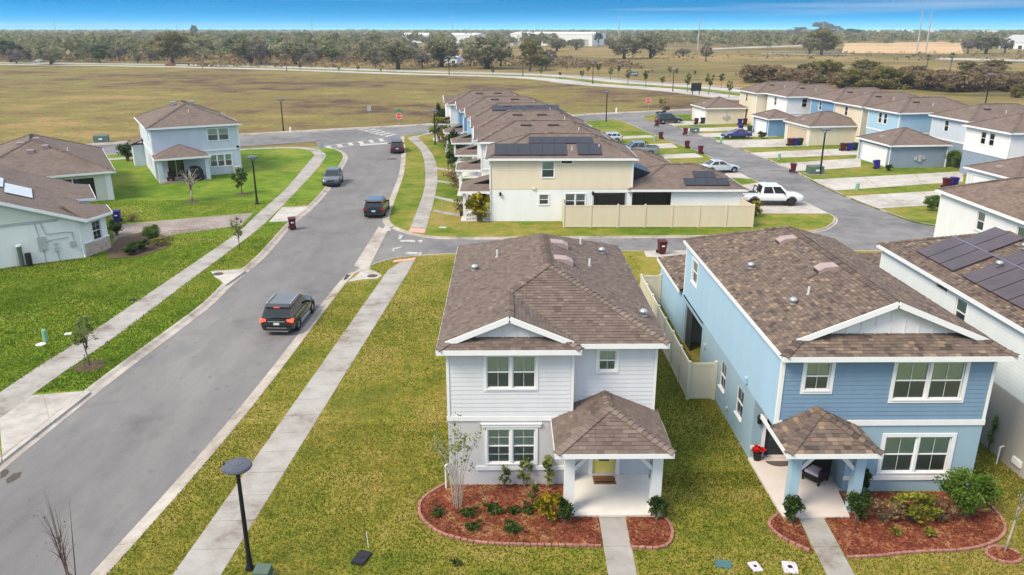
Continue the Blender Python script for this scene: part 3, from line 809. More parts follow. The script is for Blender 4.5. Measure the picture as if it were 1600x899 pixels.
def shingle_list(face, e=.165, wr=(.20,.34), tones=(0,1), seed=0):
    """the shingles of one convex roof face whose first edge is the eave"""
    rg = random.Random(seed); p0, p1 = Vector(face[0]), Vector(face[1]); u = (p1-p0).normalized(); n = Vector((0,0,0))
    for i in range(1,len(face)-1): n += (Vector(face[i])-p0).cross(Vector(face[i+1])-p0)
    n.normalize(); v = n.cross(u)
    poly = [((Vector(q)-p0).dot(u), (Vector(q)-p0).dot(v)) for q in face]; top = max(q[1] for q in poly)
    def span(h):
        xs = []
        for a, b in zip(poly, poly[1:]+poly[:1]):
            if abs(a[1]-b[1]) < 1e-9:
                if abs(a[1]-h) < 1e-6: xs += [a[0],b[0]]
            elif min(a[1],b[1])-1e-9 <= h <= max(a[1],b[1])+1e-9: xs.append(a[0]+(b[0]-a[0])*(h-a[1])/(b[1]-a[1]))
        return (min(xs), max(xs)) if xs else None
    out = []; h = 0.0
    while h < top - .01:
        h1 = min(h+e, top); S0, S1 = span(h+1e-6), span(h1-1e-6)
        if S0 and S1:
            x = min(S0[0],S1[0]) - rg.uniform(0,.25); end = max(S0[1],S1[1])
            while x < end:
                w = rg.uniform(*wr); a, b = x, x+w-.006; x += w
                q = [max(a,S0[0]),min(b,S0[1]),min(b,S1[1]),max(a,S1[0])]
                if q[1]-q[0] < .012 and q[2]-q[3] < .012: continue
                if q[1] < q[0]: q[0] = q[1] = min(max(q[0],q[3]), q[2])
                if q[2] < q[3]: q[2] = q[3] = min(max(q[3],q[0]), q[1])
                lift = rg.uniform(.016,.030)
                P = lambda a, hh, l: p0 + u*a + v*hh + n*l
                out.append(([P(q[0],h,lift),P(q[1],h,lift),P(q[2],h1+.01,.006),P(q[3],h1+.01,.006)], [P(q[0],h,.001),P(q[1],h,.001)], min(1,max(0,rg.gauss(sum(tones)/2,(tones[1]-tones[0])/3.2)))))
        h = h1
    return out
def add_shingle(mb, sh):
    t, b, tone = sh
    mb.face(t, tone); mb.face([b[0],b[1],t[1],t[0]], tone); mb.face([b[0],t[0],t[3]], tone); mb.face([b[1],t[2],t[1]], tone)
def shingled(parent, faces, m, loose=False, tones=(0,1), seed=1, e=.165, wr=(.20,.34), name='roof_deck', m_far=None):
    """deck plus shingles: loose = each shingle an object, else one part holding them all"""
    dk = MB()
    for f in faces: uvface(dk, [(q[0],q[1],q[2]) for q in f])
    for f in faces: dk.face([(q[0],q[1],q[2]-.10) for q in f][::-1])
    deck = dk.build(name, M['underlay'], parent)
    al = MB()
    for i, f in enumerate(faces):
        for s in shingle_list(f, e, wr, tones, seed*100+i):
            if loose:
                mb = MB(); add_shingle(mb, s); mb.t = [t if t != .5 else .501 for t in mb.t]; mb.build('shingle', M[m], deck)
            else: add_shingle(al, s)
    if not loose: tag(al.build('shingles', M[m], deck), kind='stuff')
    return deck
def ridge_caps(parent, edges, m, s=.417, step=.20, half=.165, tones=(.5,1), seed=3, loose=True):
    rg = random.Random(seed); al = MB()
    for a, b in edges:
        a, b = Vector(a), Vector(b); d = b-a; L = d.length; d.normalize(); flat = Vector((d.x,d.y,0)).normalized(); sd = Vector((flat.y,-flat.x,0))
        drop = half*s*(1.0 if abs(d.z) < .05 else .72); n = max(1,int(L/step))
        for k in range(n):
            p, q = a+d*(L*k/n), a+d*(L*(k+1)/n+.03); t = min(1,max(0,rg.gauss(sum(tones)/2,.22)))
            l0, l1 = .078, .042
            mb = MB() if loose else al; dn = Vector((0,0,1))
            A, B = p+dn*l0, q+dn*l1; Al, Bl = p+sd*half+dn*(l0-drop), q+sd*half+dn*(l1-drop); Ar, Br = p-sd*half+dn*(l0-drop), q-sd*half+dn*(l1-drop)
            mb.face([A,Al,Bl,B], t); mb.face([A,B,Br,Ar], t); mb.face([A,Ar,Ar-dn*.03,A-dn*.03], t); mb.face([A,A-dn*.03,Al-dn*.03,Al], t)
            mb.face([Al,Al-dn*.03,Bl-dn*.03,Bl], t); mb.face([Ar,Br,Br-dn*.03,Ar-dn*.03], t)
            if loose: mb.t = [x if x != .5 else .501 for x in mb.t]; mb.build('ridge_cap', M[m], parent)
    if not loose: tag(al.build('ridge_caps', M[m], parent), kind='stuff')
def plain_roof(parent, faces, m, name='roof'):
    mb = MB()
    for f in faces:
        uvface(mb, f); mb.face([(q[0],q[1],q[2]-.12) for q in f][::-1])
        a, b = f[0], f[1]; mb.face([(a[0],a[1],a[2]-.12),(b[0],b[1],b[2]-.12),b,a])
    return mb.build(name, M[m], parent)
def fascia(parent, segs, h=.19, m='fascia_white', up=.005):
    mb = MB()
    for a, b in segs:
        mb.beam((a[0],a[1],a[2]-h/2+up),(b[0],b[1],b[2]-h/2+up),.04,h)
    return mb.build('fascia', M[m], parent)
def rect_segs(x0,x1,y0,y1,z): 
    return [((x0-.02,y0,z),(x1+.02,y0,z)),((x1,y0+.02,z),(x1,y1-.02,z)),((x1+.02,y1,z),(x0-.02,y1,z)),((x0,y1-.02,z),(x0,y0+.02,z))]
def soffit(parent, poly, z, m='white_trim'):
    mb = MB(); mb.face([(p[0],p[1],z) for p in poly][::-1]); return mb.build('soffit', M[m], parent)
def board(parent, name, m, *a):
    return MB().box(*a).build(name, M[m], parent)
def wboard(parent, name, m, W, *a):
    mb = MB(); W.box(mb, *a); return mb.build(name, M[m], parent)
def gooseneck(parent, p):
    x,y,z = p
    mb = MB().lathe([(.16,z-.02),(.15,z+.05),(.12,z+.12),(.17,z+.14),(.16,z+.24),(.07,z+.29),(.01,z+.30)], (x,y), 14); mb.build('vent_cap', M['vent_metal'], parent, True)
def pipe_vent(parent, p):
    x,y,z = p
    MB().lathe([(.10,z-.05),(.09,z+.02),(.045,z+.07),(.045,z+.34),(.03,z+.34)], (x,y), 10).build('vent_pipe', M['utility_grey'], parent, True)
def box_vent(parent, p, s, side, m='vent_pink', w=.62, l=.78):
    """low slant-back roof vent on a slope that falls towards side*x"""
    x,y,z = p; v = MB(); q = []
    for dy in (-w/2, w/2):
        for (dx,dz) in ((-l/2,.02),(l/2,.02),(l/2,.20),(l*.2,.23),(-l/2,.06)):
            q.append((x+dx*side, y+dy, z - dx*s + dz))
    for a in range(5):
        b = (a+1)%5; f = [q[a],q[b],q[5+b],q[5+a]]; v.face(f if side < 0 else f[::-1])
    v.face(q[:5] if side > 0 else q[:5][::-1]); v.face(q[5:][::-1] if side > 0 else q[5:])
    o = v.build('box_vent', M[m], parent)
    e = MB(); a = l/2+.004
    e.face([(x+a*side,y-w/2+.03,z-a*s+.05),(x+a*side,y+w/2-.03,z-a*s+.05),(x+a*side,y+w/2-.03,z-a*s+.17),(x+a*side,y-w/2+.03,z-a*s+.17)]); e.build('vent_mouth', M['vent_dark'], o)
def lettering(parent, text, size, m, loc, rot, name='lettering', ext=.006, align='CENTER'):
    cu = bpy.data.curves.new(name, 'FONT'); cu.body = text; cu.size = size; cu.extrude = ext; cu.align_x = align; cu.align_y = 'CENTER'
    t = bpy.data.objects.new(name, cu); COL.objects.link(t)
    me = bpy.data.meshes.new_from_object(t.evaluated_get(bpy.context.evaluated_depsgraph_get())); bpy.data.objects.remove(t)
    me.materials.clear()
    o = link(name, me, M[m], parent, loc); o.rotation_euler = rot
    return o
def lantern(parent, W, u, z):
    mb = MB(); W.box(mb,u-.05,u+.05,z+.0,z+.16,0,.03); W.box(mb,u-.03,u+.03,z+.14,z+.18,.03,.14)
    q = W.pt(u,z,.13); mb.lathe([(.03,z-.16),(.09,z-.14),(.10,z+.10),(.12,z+.12),(.02,z+.22)], (q[0],q[1]), 8)
    o = mb.build('wall_lantern', M['lantern_black'], parent)
def door(parent, W, u0, u1, z0, z1, m='door_yellow', cas=.15, lite=(.28,.72,.52,.93), trim='white_trim'):
    w = u1-u0
    d = MB(); a,b,c,e = u0+w*lite[0],u0+w*lite[1],z0+(z1-z0)*lite[2],z0+(z1-z0)*lite[3]
    W.box(d,u0,a,z0,z1,-.13,-.08); W.box(d,b,u1,z0,z1,-.13,-.08); W.box(d,a,b,z0,c,-.13,-.08); W.box(d,a,b,e,z1,-.13,-.08)
    dd = d.build('door', M[m], parent)
    g = MB(); W.box(g,a,b,c,e,-.115,-.10); g.build('pane', M['car_glass'], dd)
    h = MB(); q = W.pt(u1-.08,z0+.95,-.05); h.lathe([(.02,q[2]-.05),(.035,q[2]),(.02,q[2]+.05)], (q[0],q[1]), 8); h.build('handle', M['lantern_black'], dd)
    t = MB(); W.box(t,u0-cas,u0,z0,z1+cas,0,.035); W.box(t,u1,u1+cas,z0,z1+cas,0,.035); W.box(t,u0,u1,z1,z1+cas,0,.035); t.build('casing', M[trim], dd)
    th = MB(); W.box(th,u0,u1,z0-.02,z0+.04,-.12,.12); th.build('threshold', M['porch_pink'], dd)
    return dd
def gable_front(parent, y, xl, xr, zb, xp, zp, m, trim='white_trim', nb=5):
    mb = MB(); mb.face([(xl,y,zb),(xr,y,zb),(xp,y,zp)]); g = mb.build('gable_panel', M[m], parent)
    for k in range(1, nb+1):
        x = xl+(xr-xl)*k/(nb+1); zt = zb+(zp-zb)*(1-abs(x-xp)/((xr-xl)/2)); 
        if zt-zb > .12: MB().box(x-.025,x+.025,y-.028,y-.002,zb,zt-.03).build('batten', M[m], g)
    return g

# ================================================================== the pale grey house in front
HA = empty('house', (-2.1,25.2,0), label='pale grey two-storey house with a yellow front door and hipped porch roof', cat='house')
w_, d_ = 7.62, 12.75
hl = (1.43,3.19,.93,2.36); hu = (1.42,3.18,4.0,5.27); hs_ = (.95,1.58,4.43,5.24); hd = (.86,1.74,.10,2.25)
xs, yb = 4.55, .55
WAL = wall(HA,'wall',(0,0),(xs,0),-.1,2.75,'a_stucco',[hl]); WAU = wall(HA,'wall',(0,0),(xs,0),2.75,5.52,'a_siding',[hu])
WAR = wall(HA,'wall',(xs,yb),(w_,yb),-.1,2.75,'a_stucco',[hd]); WARU = wall(HA,'wall',(xs,yb),(w_,yb),2.75,5.52,'a_siding',[hs_])
wall(HA,'wall',(xs,0),(xs,yb),-.1,5.52,'a_siding')
wall(HA,'wall',(w_,yb),(w_,d_),-.1,5.52,'a_siding'); wall(HA,'wall',(w_,d_),(0,d_),-.1,5.52,'a_siding'); wall(HA,'wall',(0,d_),(0,0),-.1,5.52,'a_siding')
siding(HA,WAU,.10,xs-.10,2.92,5.50,'a_siding',[hu]); siding(HA,WARU,.02,w_-xs-.10,2.92,5.50,'a_siding',[hs_])
wboard(HA,'corner_board','white_trim',WAU,-.01,.09,2.91,5.5,0,.04); wboard(HA,'corner_board','white_trim',WAU,xs-.09,xs+.01,2.91,5.5,0,.04)
wboard(HA,'corner_board','white_trim',WARU,w_-xs-.09,w_-xs+.01,2.91,5.5,0,.04)
wboard(HA,'belt_board','white_trim',WAU,-.03,xs+.02,2.72,2.90,0,.05); wboard(HA,'belt_board','white_trim',WARU,0,w_-xs+.02,2.72,2.90,0,.05)
wboard(HA,'sill_band','white_trim',WAL,1.0,xs+.02,.66,.825,0,.05)
wboard(HA,'sill_band','white_trim',WAR,0,.70,.85,1.0,0,.04); wboard(HA,'sill_band','white_trim',WAR,1.90,w_-xs,.85,1.0,0,.04)
window(HA,WAL,*hl,units=2,grille=2,crown=True); window(HA,WAU,*hu,units=2,grille=1); window(HA,WARU,*hs_,grille=1)
door(HA,WAR,*hd,lite=(.28,.74,.24,.93))
lantern(HA,WAR,2.35,1.75)
# roof
z0, s_ = 5.68, .417
P3 = lambda x,y,z: (x,y,z)
zl = lambda x: z0 + s_*(x+.3)
faces_A = [
  [(-.3,2.65,zl(-.3)),(-.3,-.45,zl(-.3)),(.05,-.1,zl(.05)),(2.25,-.1,zl(2.25)),(2.25,2.65,zl(2.25))],
  [(-.3,13.1,z0),(-.3,2.65,z0),(2.25,2.65,zl(2.25)),(3.81,4.21,zl(3.81)),(3.81,8.99,zl(3.81))],
  [(-.3,.1,z0),(7.92,.1,z0),(3.81,4.21,zl(3.81))],
  [(7.92,.1,z0),(7.92,13.1,z0),(3.81,8.99,zl(3.81)),(3.81,4.21,zl(3.81))],
  [(7.92,13.1,z0),(-.3,13.1,z0),(3.81,8.99,zl(3.81))],
  [(4.35,-.1,zl(2.25)-s_*2.1),(4.35,.54,zl(2.25)-s_*2.1),(2.25,2.64,zl(2.25)),(2.25,-.1,zl(2.25))],
  [(-.3,-.45,z0),(4.75,-.45,z0),(4.1,.2,z0+s_*.65),(.35,.2,z0+s_*.65)],
  [(4.75,-.45,z0),(4.75,.1,z0),(4.2,.65,z0+s_*.55),(4.2,.1,z0+s_*.55)]]
shingled(HA, faces_A, 'a_shingle', tones=(.2,.8), e=.150, wr=(.17,.27))
pk = (2.25,-.1,zl(2.25)); rA, rB = (3.81,4.21,zl(3.81)), (3.81,8.99,zl(3.81))
ridge_caps(HA, [((7.92,.1,z0),rA),((2.25,2.65,zl(2.25)),rA),(rA,rB),(pk,(2.25,2.65,zl(2.25))),((-.3,-.45,z0),(.05,-.1,zl(.05))),((4.75,-.45,z0),(4.3,0,z0+s_*.45))], 'a_shingle')
fascia(HA, [((-.32,-.45,z0),(4.77,-.45,z0)),((4.75,-.43,z0),(4.75,.08,z0)),((4.77,.1,z0),(7.94,.1,z0)),((7.92,.12,z0),(7.92,13.08,z0)),((7.94,13.1,z0),(-.32,13.1,z0)),((-.3,13.08,z0),(-.3,-.43,z0))])
soffit(HA, [(-.28,-.43),(4.73,-.43),(4.73,.12),(7.9,.12),(7.9,13.08),(-.28,13.08)], 5.515)
gable_front(HA, .14, .18, 4.32, zl(.0)+.0, 2.25, zl(2.25)-.03, 'a_siding', nb=8)
for a, b in (((.02,-.13,zl(.02)-.04),(2.25,-.13,zl(2.25)-.04)), ((2.25,-.13,zl(2.25)-.04),(4.48,-.13,zl(.02)-.04))):
    MB().beam(a,b,.05,.20).build('rake_board', M['fascia_white'], HA)
box_vent(HA,(2.42+2.1,33.3-25.2,7.10),s_,1); box_vent(HA,(2.42+2.1,30.75-25.2,7.10),s_,1)
for q in ((4.57,35.1,6.2),(5.25,27.45,5.92),(-1.34,32.66,6.12)): gooseneck(HA,(q[0]+2.1,q[1]-25.2,q[2]))
for q in ((3.56,35.18,6.62),(3.63,31.76,6.59),(-.35,33.36,6.54),(1.1,25.45,5.92)): pipe_vent(HA,(q[0]+2.1,q[1]-25.2,q[2]))
# porch
board(HA,'porch_slab','porch_concrete',4.42,7.55,-2.06,yb-.01,-.1,.09)
for x in (4.15,7.2):
    p = board(HA,'porch_post','white_trim',x,x+.35,-1.88,-1.53,.0,2.50); board(p,'post_base','white_trim',x-.03,x+.38,-1.91,-1.50,.02,.30)
board(HA,'porch_beam','white_trim',4.10,7.60,-1.90,-1.51,2.50,2.66); board(HA,'porch_beam','white_trim',4.15,4.50,-1.51,-.02,2.50,2.66); board(HA,'porch_beam','white_trim',7.2,7.55,-1.51,yb-.01,2.50,2.66)
for x0,x1 in ((4.48,5.20),(7.22,6.50)): MB().beam((x0,-1.71,1.75),(x1,-1.71,2.50),.14,.14,(0,1,0)).build('brace', M['white_trim'], HA)
px0,px1,py0,pz = 3.77,7.75,-2.5,2.78
pr = (px0+px1)/2; pzr = pz+.417*1.99
pf = [[(px0,py0,pz),(px1,py0,pz),(pr,py0+1.75,pzr)], [(px1,py0,pz),(px1,yb,pz),(pr,yb,pzr),(pr,py0+1.75,pzr)], [(px0,yb,pz),(px0,py0,pz),(pr,py0+1.75,pzr),(pr,yb,pzr)]]
PR = shingled(HA, pf, 'a_shingle', loose=True, tones=(.2,.8), seed=5, name='porch_roof', wr=(.2,.36))
ridge_caps(PR, [((px0,py0,pz),(pr,py0+1.75,pzr)),((px1,py0,pz),(pr,py0+1.75,pzr)),((pr,py0+1.75,pzr),(pr,yb,pzr))], 'a_shingle', seed=8)
fascia(HA, [((px0-.02,py0,pz),(px1+.02,py0,pz)),((px1,py0+.02,pz),(px1,yb,pz)),((px0,-.02,pz),(px0,py0+.02,pz))], h=.18)
soffit(HA, [(px0,py0),(px1,py0),(px1,yb),(px0,yb)], pz-.115)
MB().tube([(-.12,-.25,0),(-.12,-.25,1.0),(-.05,-.25,1.05),(-.02,-.12,1.0),(-.02,-.12,.6)],.035,8).build('pipe', M['pvc_white'], HA)

# ================================================================== the blue house
HB = empty('house', (9.7,24.65,0), label='blue two-storey house with a wide gable and mottled brown shingle roof', cat='house')
w_, d_ = 7.5, 14.9
hu1 = (.85,1.72,4.15,5.22); hu2 = (4.03,6.46,3.78,5.22); hl = (4.07,6.48,.80,2.28)
ye = 2.3                                           # depth of the recessed entry
xe = 2.75
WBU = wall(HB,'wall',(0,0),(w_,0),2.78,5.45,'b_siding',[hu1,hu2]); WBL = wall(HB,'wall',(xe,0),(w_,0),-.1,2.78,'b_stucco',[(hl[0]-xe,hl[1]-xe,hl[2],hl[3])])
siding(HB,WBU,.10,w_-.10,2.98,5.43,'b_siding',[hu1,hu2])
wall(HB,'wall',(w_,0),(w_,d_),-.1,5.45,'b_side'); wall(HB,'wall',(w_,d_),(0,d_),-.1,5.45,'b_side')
# the long left side: pale upper half, ground floor with a covered opening to the yard
sy = lambda Y: d_-(Y-24.65)
hsu = (sy(38.1),sy(37.0),3.85,5.05); hw1 = (sy(31.75),sy(30.9),.95,2.2); hw2 = (sy(29.2),sy(28.3),.95,2.2); hop = (sy(38.95),sy(35.3),-.1,2.3)
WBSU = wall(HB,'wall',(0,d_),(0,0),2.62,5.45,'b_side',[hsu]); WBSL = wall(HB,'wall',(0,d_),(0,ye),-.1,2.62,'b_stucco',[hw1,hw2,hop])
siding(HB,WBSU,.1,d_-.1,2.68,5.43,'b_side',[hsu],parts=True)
window(HB,WBSU,*hsu,cas=.08,grille=1); window(HB,WBSL,*hw1,cas=.0,grille=1); window(HB,WBSL,*hw2,cas=.0,grille=1)
# inside the covered opening
wall(HB,'wall',(2.6,d_-.3),(2.6,10.6),-.1,2.62,'b_stucco'); wall(HB,'wall',(2.6,10.6),(0,10.6),-.1,2.62,'b_stucco'); wall(HB,'wall',(0,d_-.6),(2.6,d_-.6),-.1,2.62,'b_stucco')
MB().box(1.35,2.3,d_-.66,d_-.61,.05,2.1).build('door', M['white_trim'], HB)
MB().box(0,2.6,10.6,d_,2.5,2.6).build('ceiling', M['white_trim'], HB)
MB().box(.10,.14,d_-1.75,d_-.02,.0,2.45).build('shade_panel', M['screen_and_shade'], HB)  # dark panel standing in for the shade inside the opening's far end
# entry recess
WE = wall(HB,'wall',(0,ye),(xe,ye),-.1,2.78,'b_stucco',[(.55,1.55,.10,2.2)]); wall(HB,'wall',(xe,ye),(xe,0),-.1,2.78,'b_stucco')
door(HB,WE,.55,1.55,.10,2.2,'door_dark',cas=.13,lite=(.2,.8,.3,.93))
lantern(HB,WE,.22,1.8)
MB().box(0,xe,0,ye,2.70,2.76).build('entry_ceiling', M['white_trim'], HB)
wboard(HB,'sill_band','white_trim',WBL,-.02,w_-xe+.02,.50,.655,0,.05); wboard(HB,'sill_band','white_trim',WE,-.0,.42,.46,.62,0,.04)
wboard(HB,'belt_board','white_trim',WBU,-.03,w_+.03,2.76,2.97,0,.05)
for u in (-.01,w_-.09): wboard(HB,'corner_board','white_trim',WBU,u,u+.1,2.97,5.44,0,.042)
wboard(HB,'corner_board','white_trim',WBSU,d_-.1,d_+.04,2.62,5.44,0,.04); wboard(HB,'corner_board','white_trim',WBSU,-.0,.1,2.62,5.44,0,.04)
window(HB,WBU,*hu1,cas=.13,grille=1,blind='blind_b'); window(HB,WBU,*hu2,units=2,cas=.13,grille=1,blind='blind_b')
window(HB,WBL,hl[0]-xe,hl[1]-xe,hl[2],hl[3],units=2,cas=.14,grille=1,blind='blind_b')
z0 = 5.62; xl_, xr_ = -.16, 7.9; xm = (xl_+xr_)/2; zr = z0+s_*(xm-xl_); fy, by = -.45, 15.15; rb = by-(xm-xl_)
zB = lambda x: z0+s_*(x-xl_) if x <= xm else z0+s_*(xr_-x)
faces_B = [
  [(xl_,by,z0),(xl_,fy,z0),(xl_+.75,fy+.75,zB(xl_+.75)),(xm,.3,zr),(xm,rb,zr)],
  [(xr_,fy,z0),(xr_,by,z0),(xm,rb,zr),(xm,.3,zr),(xr_-.75,fy+.75,zB(xr_-.75))],
  [(xr_,by,z0),(xl_,by,z0),(xm,rb,zr)],
  [(xl_,fy,z0),(xr_,fy,z0),(xr_-1.1,fy+1.1,z0+s_*1.1),(xl_+1.1,fy+1.1,z0+s_*1.1)]]
shingled(HB, faces_B, 'b_shingle', tones=(.12,.9), seed=2, e=.150, wr=(.15,.27))
ridge_caps(HB, [((xm,.3,zr),(xm,rb,zr)),((xl_,by,z0),(xm,rb,zr)),((xl_,fy,z0),(xl_+.75,fy+.75,zB(xl_+.75))),((xr_,fy,z0),(xr_-.75,fy+.75,zB(xr_-.75)))], 'b_shingle', tones=(.1,.8), seed=4)
fascia(HB, rect_segs(xl_,xr_,fy,by,z0)); soffit(HB, [(xl_,fy),(xr_,fy),(xr_,by),(xl_,by)], 5.455)
gable_front(HB, .60, xl_+1.0, xr_-1.0, z0+s_*1.0, xm, zr-.04, 'white_trim', nb=11)
for sgn in (-1,1):
    e_ = xm+sgn*(xm-xl_-.68); MB().beam((xm,.27,zr-.04),(e_,.27,zB(e_)-.03),.05,.20).build('rake_board', M['fascia_white'], HB)
box_vent(HB,(12.92-9.7,34.24-24.65,7.01),s_,-1); box_vent(HB,(12.99-9.7,29.78-24.65,7.03),s_,-1)
for q in ((10.91,32.69,6.17),(11.06,27.83,6.23)): gooseneck(HB,(q[0]-9.7,q[1]-24.65,q[2]))
pipe_vent(HB,(2.03,28.14-24.65,6.51))
MB().box(-.12,-.002,sy(0)-sy(27.9)+0,3.45,2.9,3.2).build('meter_box', M['utility_grey'], HB) if False else None
# one-storey garage wing at the back
gy0, gy1 = d_+.0, 21.2
wall(HB,'wall',(0,gy1),(0,gy0),-.1,2.62,'b_side'); wall(HB,'wall',(w_,gy0),(w_,gy1),-.1,2.62,'b_side'); wall(HB,'wall',(w_,gy1),(0,gy1),-.1,2.62,'b_side')
gF, gE = hip(-.2,w_+.2,gy0-4.2,gy1+.3,2.75,.417); gF = [gF[2] if len(gF[2])==3 else gF[2]] + [gF[1],gF[3]] if False else gF
gx0, gx1, ge = -.2, w_+.2, gy1+.3; gm = (gx0+gx1)/2; gr = 2.75+s_*(gm-gx0)
gfaces = [[(gx0,ge,2.75),(gx0,gy0+.28,2.75),(gx0+2.2,gy0+.28,2.75+s_*2.2),(gm,ge-(gm-gx0),gr)], [(gx1,ge,2.75),(gx0,ge,2.75),(gm,ge-(gm-gx0),gr)]]
shingled(HB, gfaces, 'b_shingle', seed=9, name='garage_roof')
fascia(HB, [((gx0,ge,2.75),(gx0,gy0+.28,2.75)),((gx1,ge,2.75),(gx0,ge,2.75))])
# porch
MB().prism([(-.05,ye-.01),(-.05,2.0),(.0,-1.65),(2.35,-1.68),(2.6,-.02),(2.73,-.02),(2.73,ye-.01)], -.1, .085).build('porch_slab', M['porch_pink'], HB)
for x,y in ((.22,-1.35),(2.45,-1.35)): board(HB,'porch_post','b_post',x,x+.34,y,y+.34,.0,2.46)
board(HB,'porch_beam','b_post',.18,2.83,-1.38,-1.02,2.46,2.64)
for x0,x1 in ((.54,1.26),(2.47,1.75)): MB().beam((x0,-1.18,1.70),(x1,-1.18,2.46),.14,.14,(0,1,0)).build('brace', M['white_trim'], HB)
board(HB,'porch_beam','b_post',.22,.52,-1.02,-.02,2.46,2.64); board(HB,'porch_beam','b_post',2.49,2.79,-1.02,-.02,2.46,2.64)
px0,px1,py0,pz = -.22,2.98,-1.95,2.74; pr = (px0+px1)/2; pzr = pz+.48*1.6; pyr = py0+1.6
pf = [[(px0,py0,pz),(px1,py0,pz),(pr,pyr,pzr)], [(px1,py0,pz),(px1,-.02,pz),(pr,-.02,pzr),(pr,pyr,pzr)], [(px0,-.02,pz),(px0,py0,pz),(pr,pyr,pzr),(pr,-.02,pzr)]]
PB = shingled(HB, pf, 'b_shingle', loose=True, seed=15, name='porch_roof', wr=(.18,.34))
ridge_caps(PB, [((px0,py0,pz),(pr,pyr,pzr)),((px1,py0,pz),(pr,pyr,pzr)),((pr,pyr,pzr),(pr,-.02,pzr))], 'b_shingle', tones=(.1,.8), seed=18)
fascia(HB, [((px0-.02,py0,pz),(px1+.02,py0,pz)),((px1,py0+.02,pz),(px1,-.02,pz)),((px0,.9,pz),(px0,py0+.02,pz))], h=.18)
soffit(HB, [(px0,py0),(px1,py0),(px1,-.02),(px0,-.02)], pz-.115)
lettering(HB,'1925',.22,'lantern_black',(1.62,-1.392,2.50),(R(90),0,0),'house_number')
for u in (2.35,): wboard(HB,'vent_hood','b_side',WBSU,sy(28.2),sy(27.95),2.82,3.05,.02,.12)
wboard(HB,'meter_box','utility_grey',WBSL,sy(34.6),sy(34.4),1.6,1.8,0,.1)
wboard(HB,'hose_bib','utility_grey',WBSL,sy(30.3),sy(30.15),.5,.62,0,.1)

# ================================================================== the white house with solar panels at the frame's edge
HC = empty('house', (19.7,24.6,0), label='white two-storey house with purple-brown solar panels on its roof, beside the blue house', cat='house')
w_, d_ = 7.5, 14.0
sy = lambda Y: d_-(Y-24.6)
hw = (sy(31.6),sy(30.75),4.05,5.2); hsl = (sy(33.3),sy(32.4),5.12,5.33)
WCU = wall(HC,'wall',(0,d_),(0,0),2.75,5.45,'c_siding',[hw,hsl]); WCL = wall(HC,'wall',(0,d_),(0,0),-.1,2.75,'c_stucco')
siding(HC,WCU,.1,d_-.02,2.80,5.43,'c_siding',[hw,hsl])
wall(HC,'wall',(0,0),(w_,0),-.1,5.45,'c_siding'); wall(HC,'wall',(w_,0),(w_,d_),-.1,5.45,'c_siding'); wall(HC,'wall',(w_,d_),(0,d_),-.1,5.45,'c_siding')
wboard(HC,'corner_board','white_trim',WCU,-.02,.1,2.75,5.44,0,.04)
window(HC,WCU,*hw,cas=.08,grille=0)
MB().face([(0,0,0)]*3) if False else None
mb = MB(); mb.face([WCU.pt(hsl[0],hsl[2],-.06),WCU.pt(hsl[1],hsl[2],-.06),WCU.pt(hsl[1],hsl[3],-.06),WCU.pt(hsl[0],hsl[3],-.06)]); mb.build('slot_window', M['car_glass'], HC)
z0 = 5.62; rF, rE = hip(-.25,7.75,-.45,14.2,z0,s_)
shingled(HC, rF, 'b_shingle', tones=(.05,.85), seed=21, e=.15, wr=(.15,.27))
ridge_caps(HC, [rE[3], rE[4]], 'b_shingle', tones=(.1,.8), seed=22)
fascia(HC, rect_segs(-.25,7.75,-.45,14.2,z0)); soffit(HC, [(-.25,-.45),(7.75,-.45),(7.75,14.2),(-.25,14.2)], 5.455)
wboard(HC,'wall_vent','white_trim',WCL,sy(26.1),sy(25.6),.35,.6,0,.08)
zc = lambda x: z0+s_*(x+.25)
def panel(parent, x0, x1, y0, y1, zf, m, lift=.11, frame='solar_rail', name='solar_panel'):
    mb = MB(); q = [(x0,y0,zf(x0)+lift),(x1,y0,zf(x1)+lift),(x1,y1,zf(x1)+lift),(x0,y1,zf(x0)+lift)]
    mb.hexa([(a,b,c-.035) for a,b,c in q]+q); o = mb.build(name, M[m], parent)
    return o
# local rows: x up the slope, y along it (from the photograph's array)
for (x0,x1,ys) in ((.38,2.05,[(8.25+1.1*k) for k in range(3)]), (2.10,3.62,[8.75,9.85]), (2.10,3.62,[1.2+1.1*k for k in range(6)]), (.38,2.05,[-.1+1.1*k for k in range(7)])):
    for y in ys:
        panel(HC, x0, x1, y+.03, y+1.07, zc, 'solar_purple')
for (x,y0,y1) in ((2.075,-.2,11.6),):
    MB().beam((x,y0,zc(x)+.10),(x,y1,zc(x)+.10),.05,.04).build('panel_rail', M['solar_rail'], HC)
gooseneck(HC,(1.75,31.9-24.6,zc(1.75))); gooseneck(HC,(3.2,32.6-24.6,zc(3.2)))
# its garage wing behind
wall(HC,'wall',(0,21.5),(0,d_),-.1,2.62,'c_siding'); wall(HC,'wall',(w_,21.5),(0,21.5),-.1,2.62,'c_siding')
gF, gE = hip(-.3,7.8,d_-2.0,21.8,2.75,.36)
shingled(HC, [gF[0],gF[2],gF[3]] if len(gF[0])==4 else [gF[2],gF[3]], 'b_shingle', tones=(0,.7), seed=25, name='garage_roof'); fascia(HC, rect_segs(-.3,7.8,d_+.3,21.8,2.75))

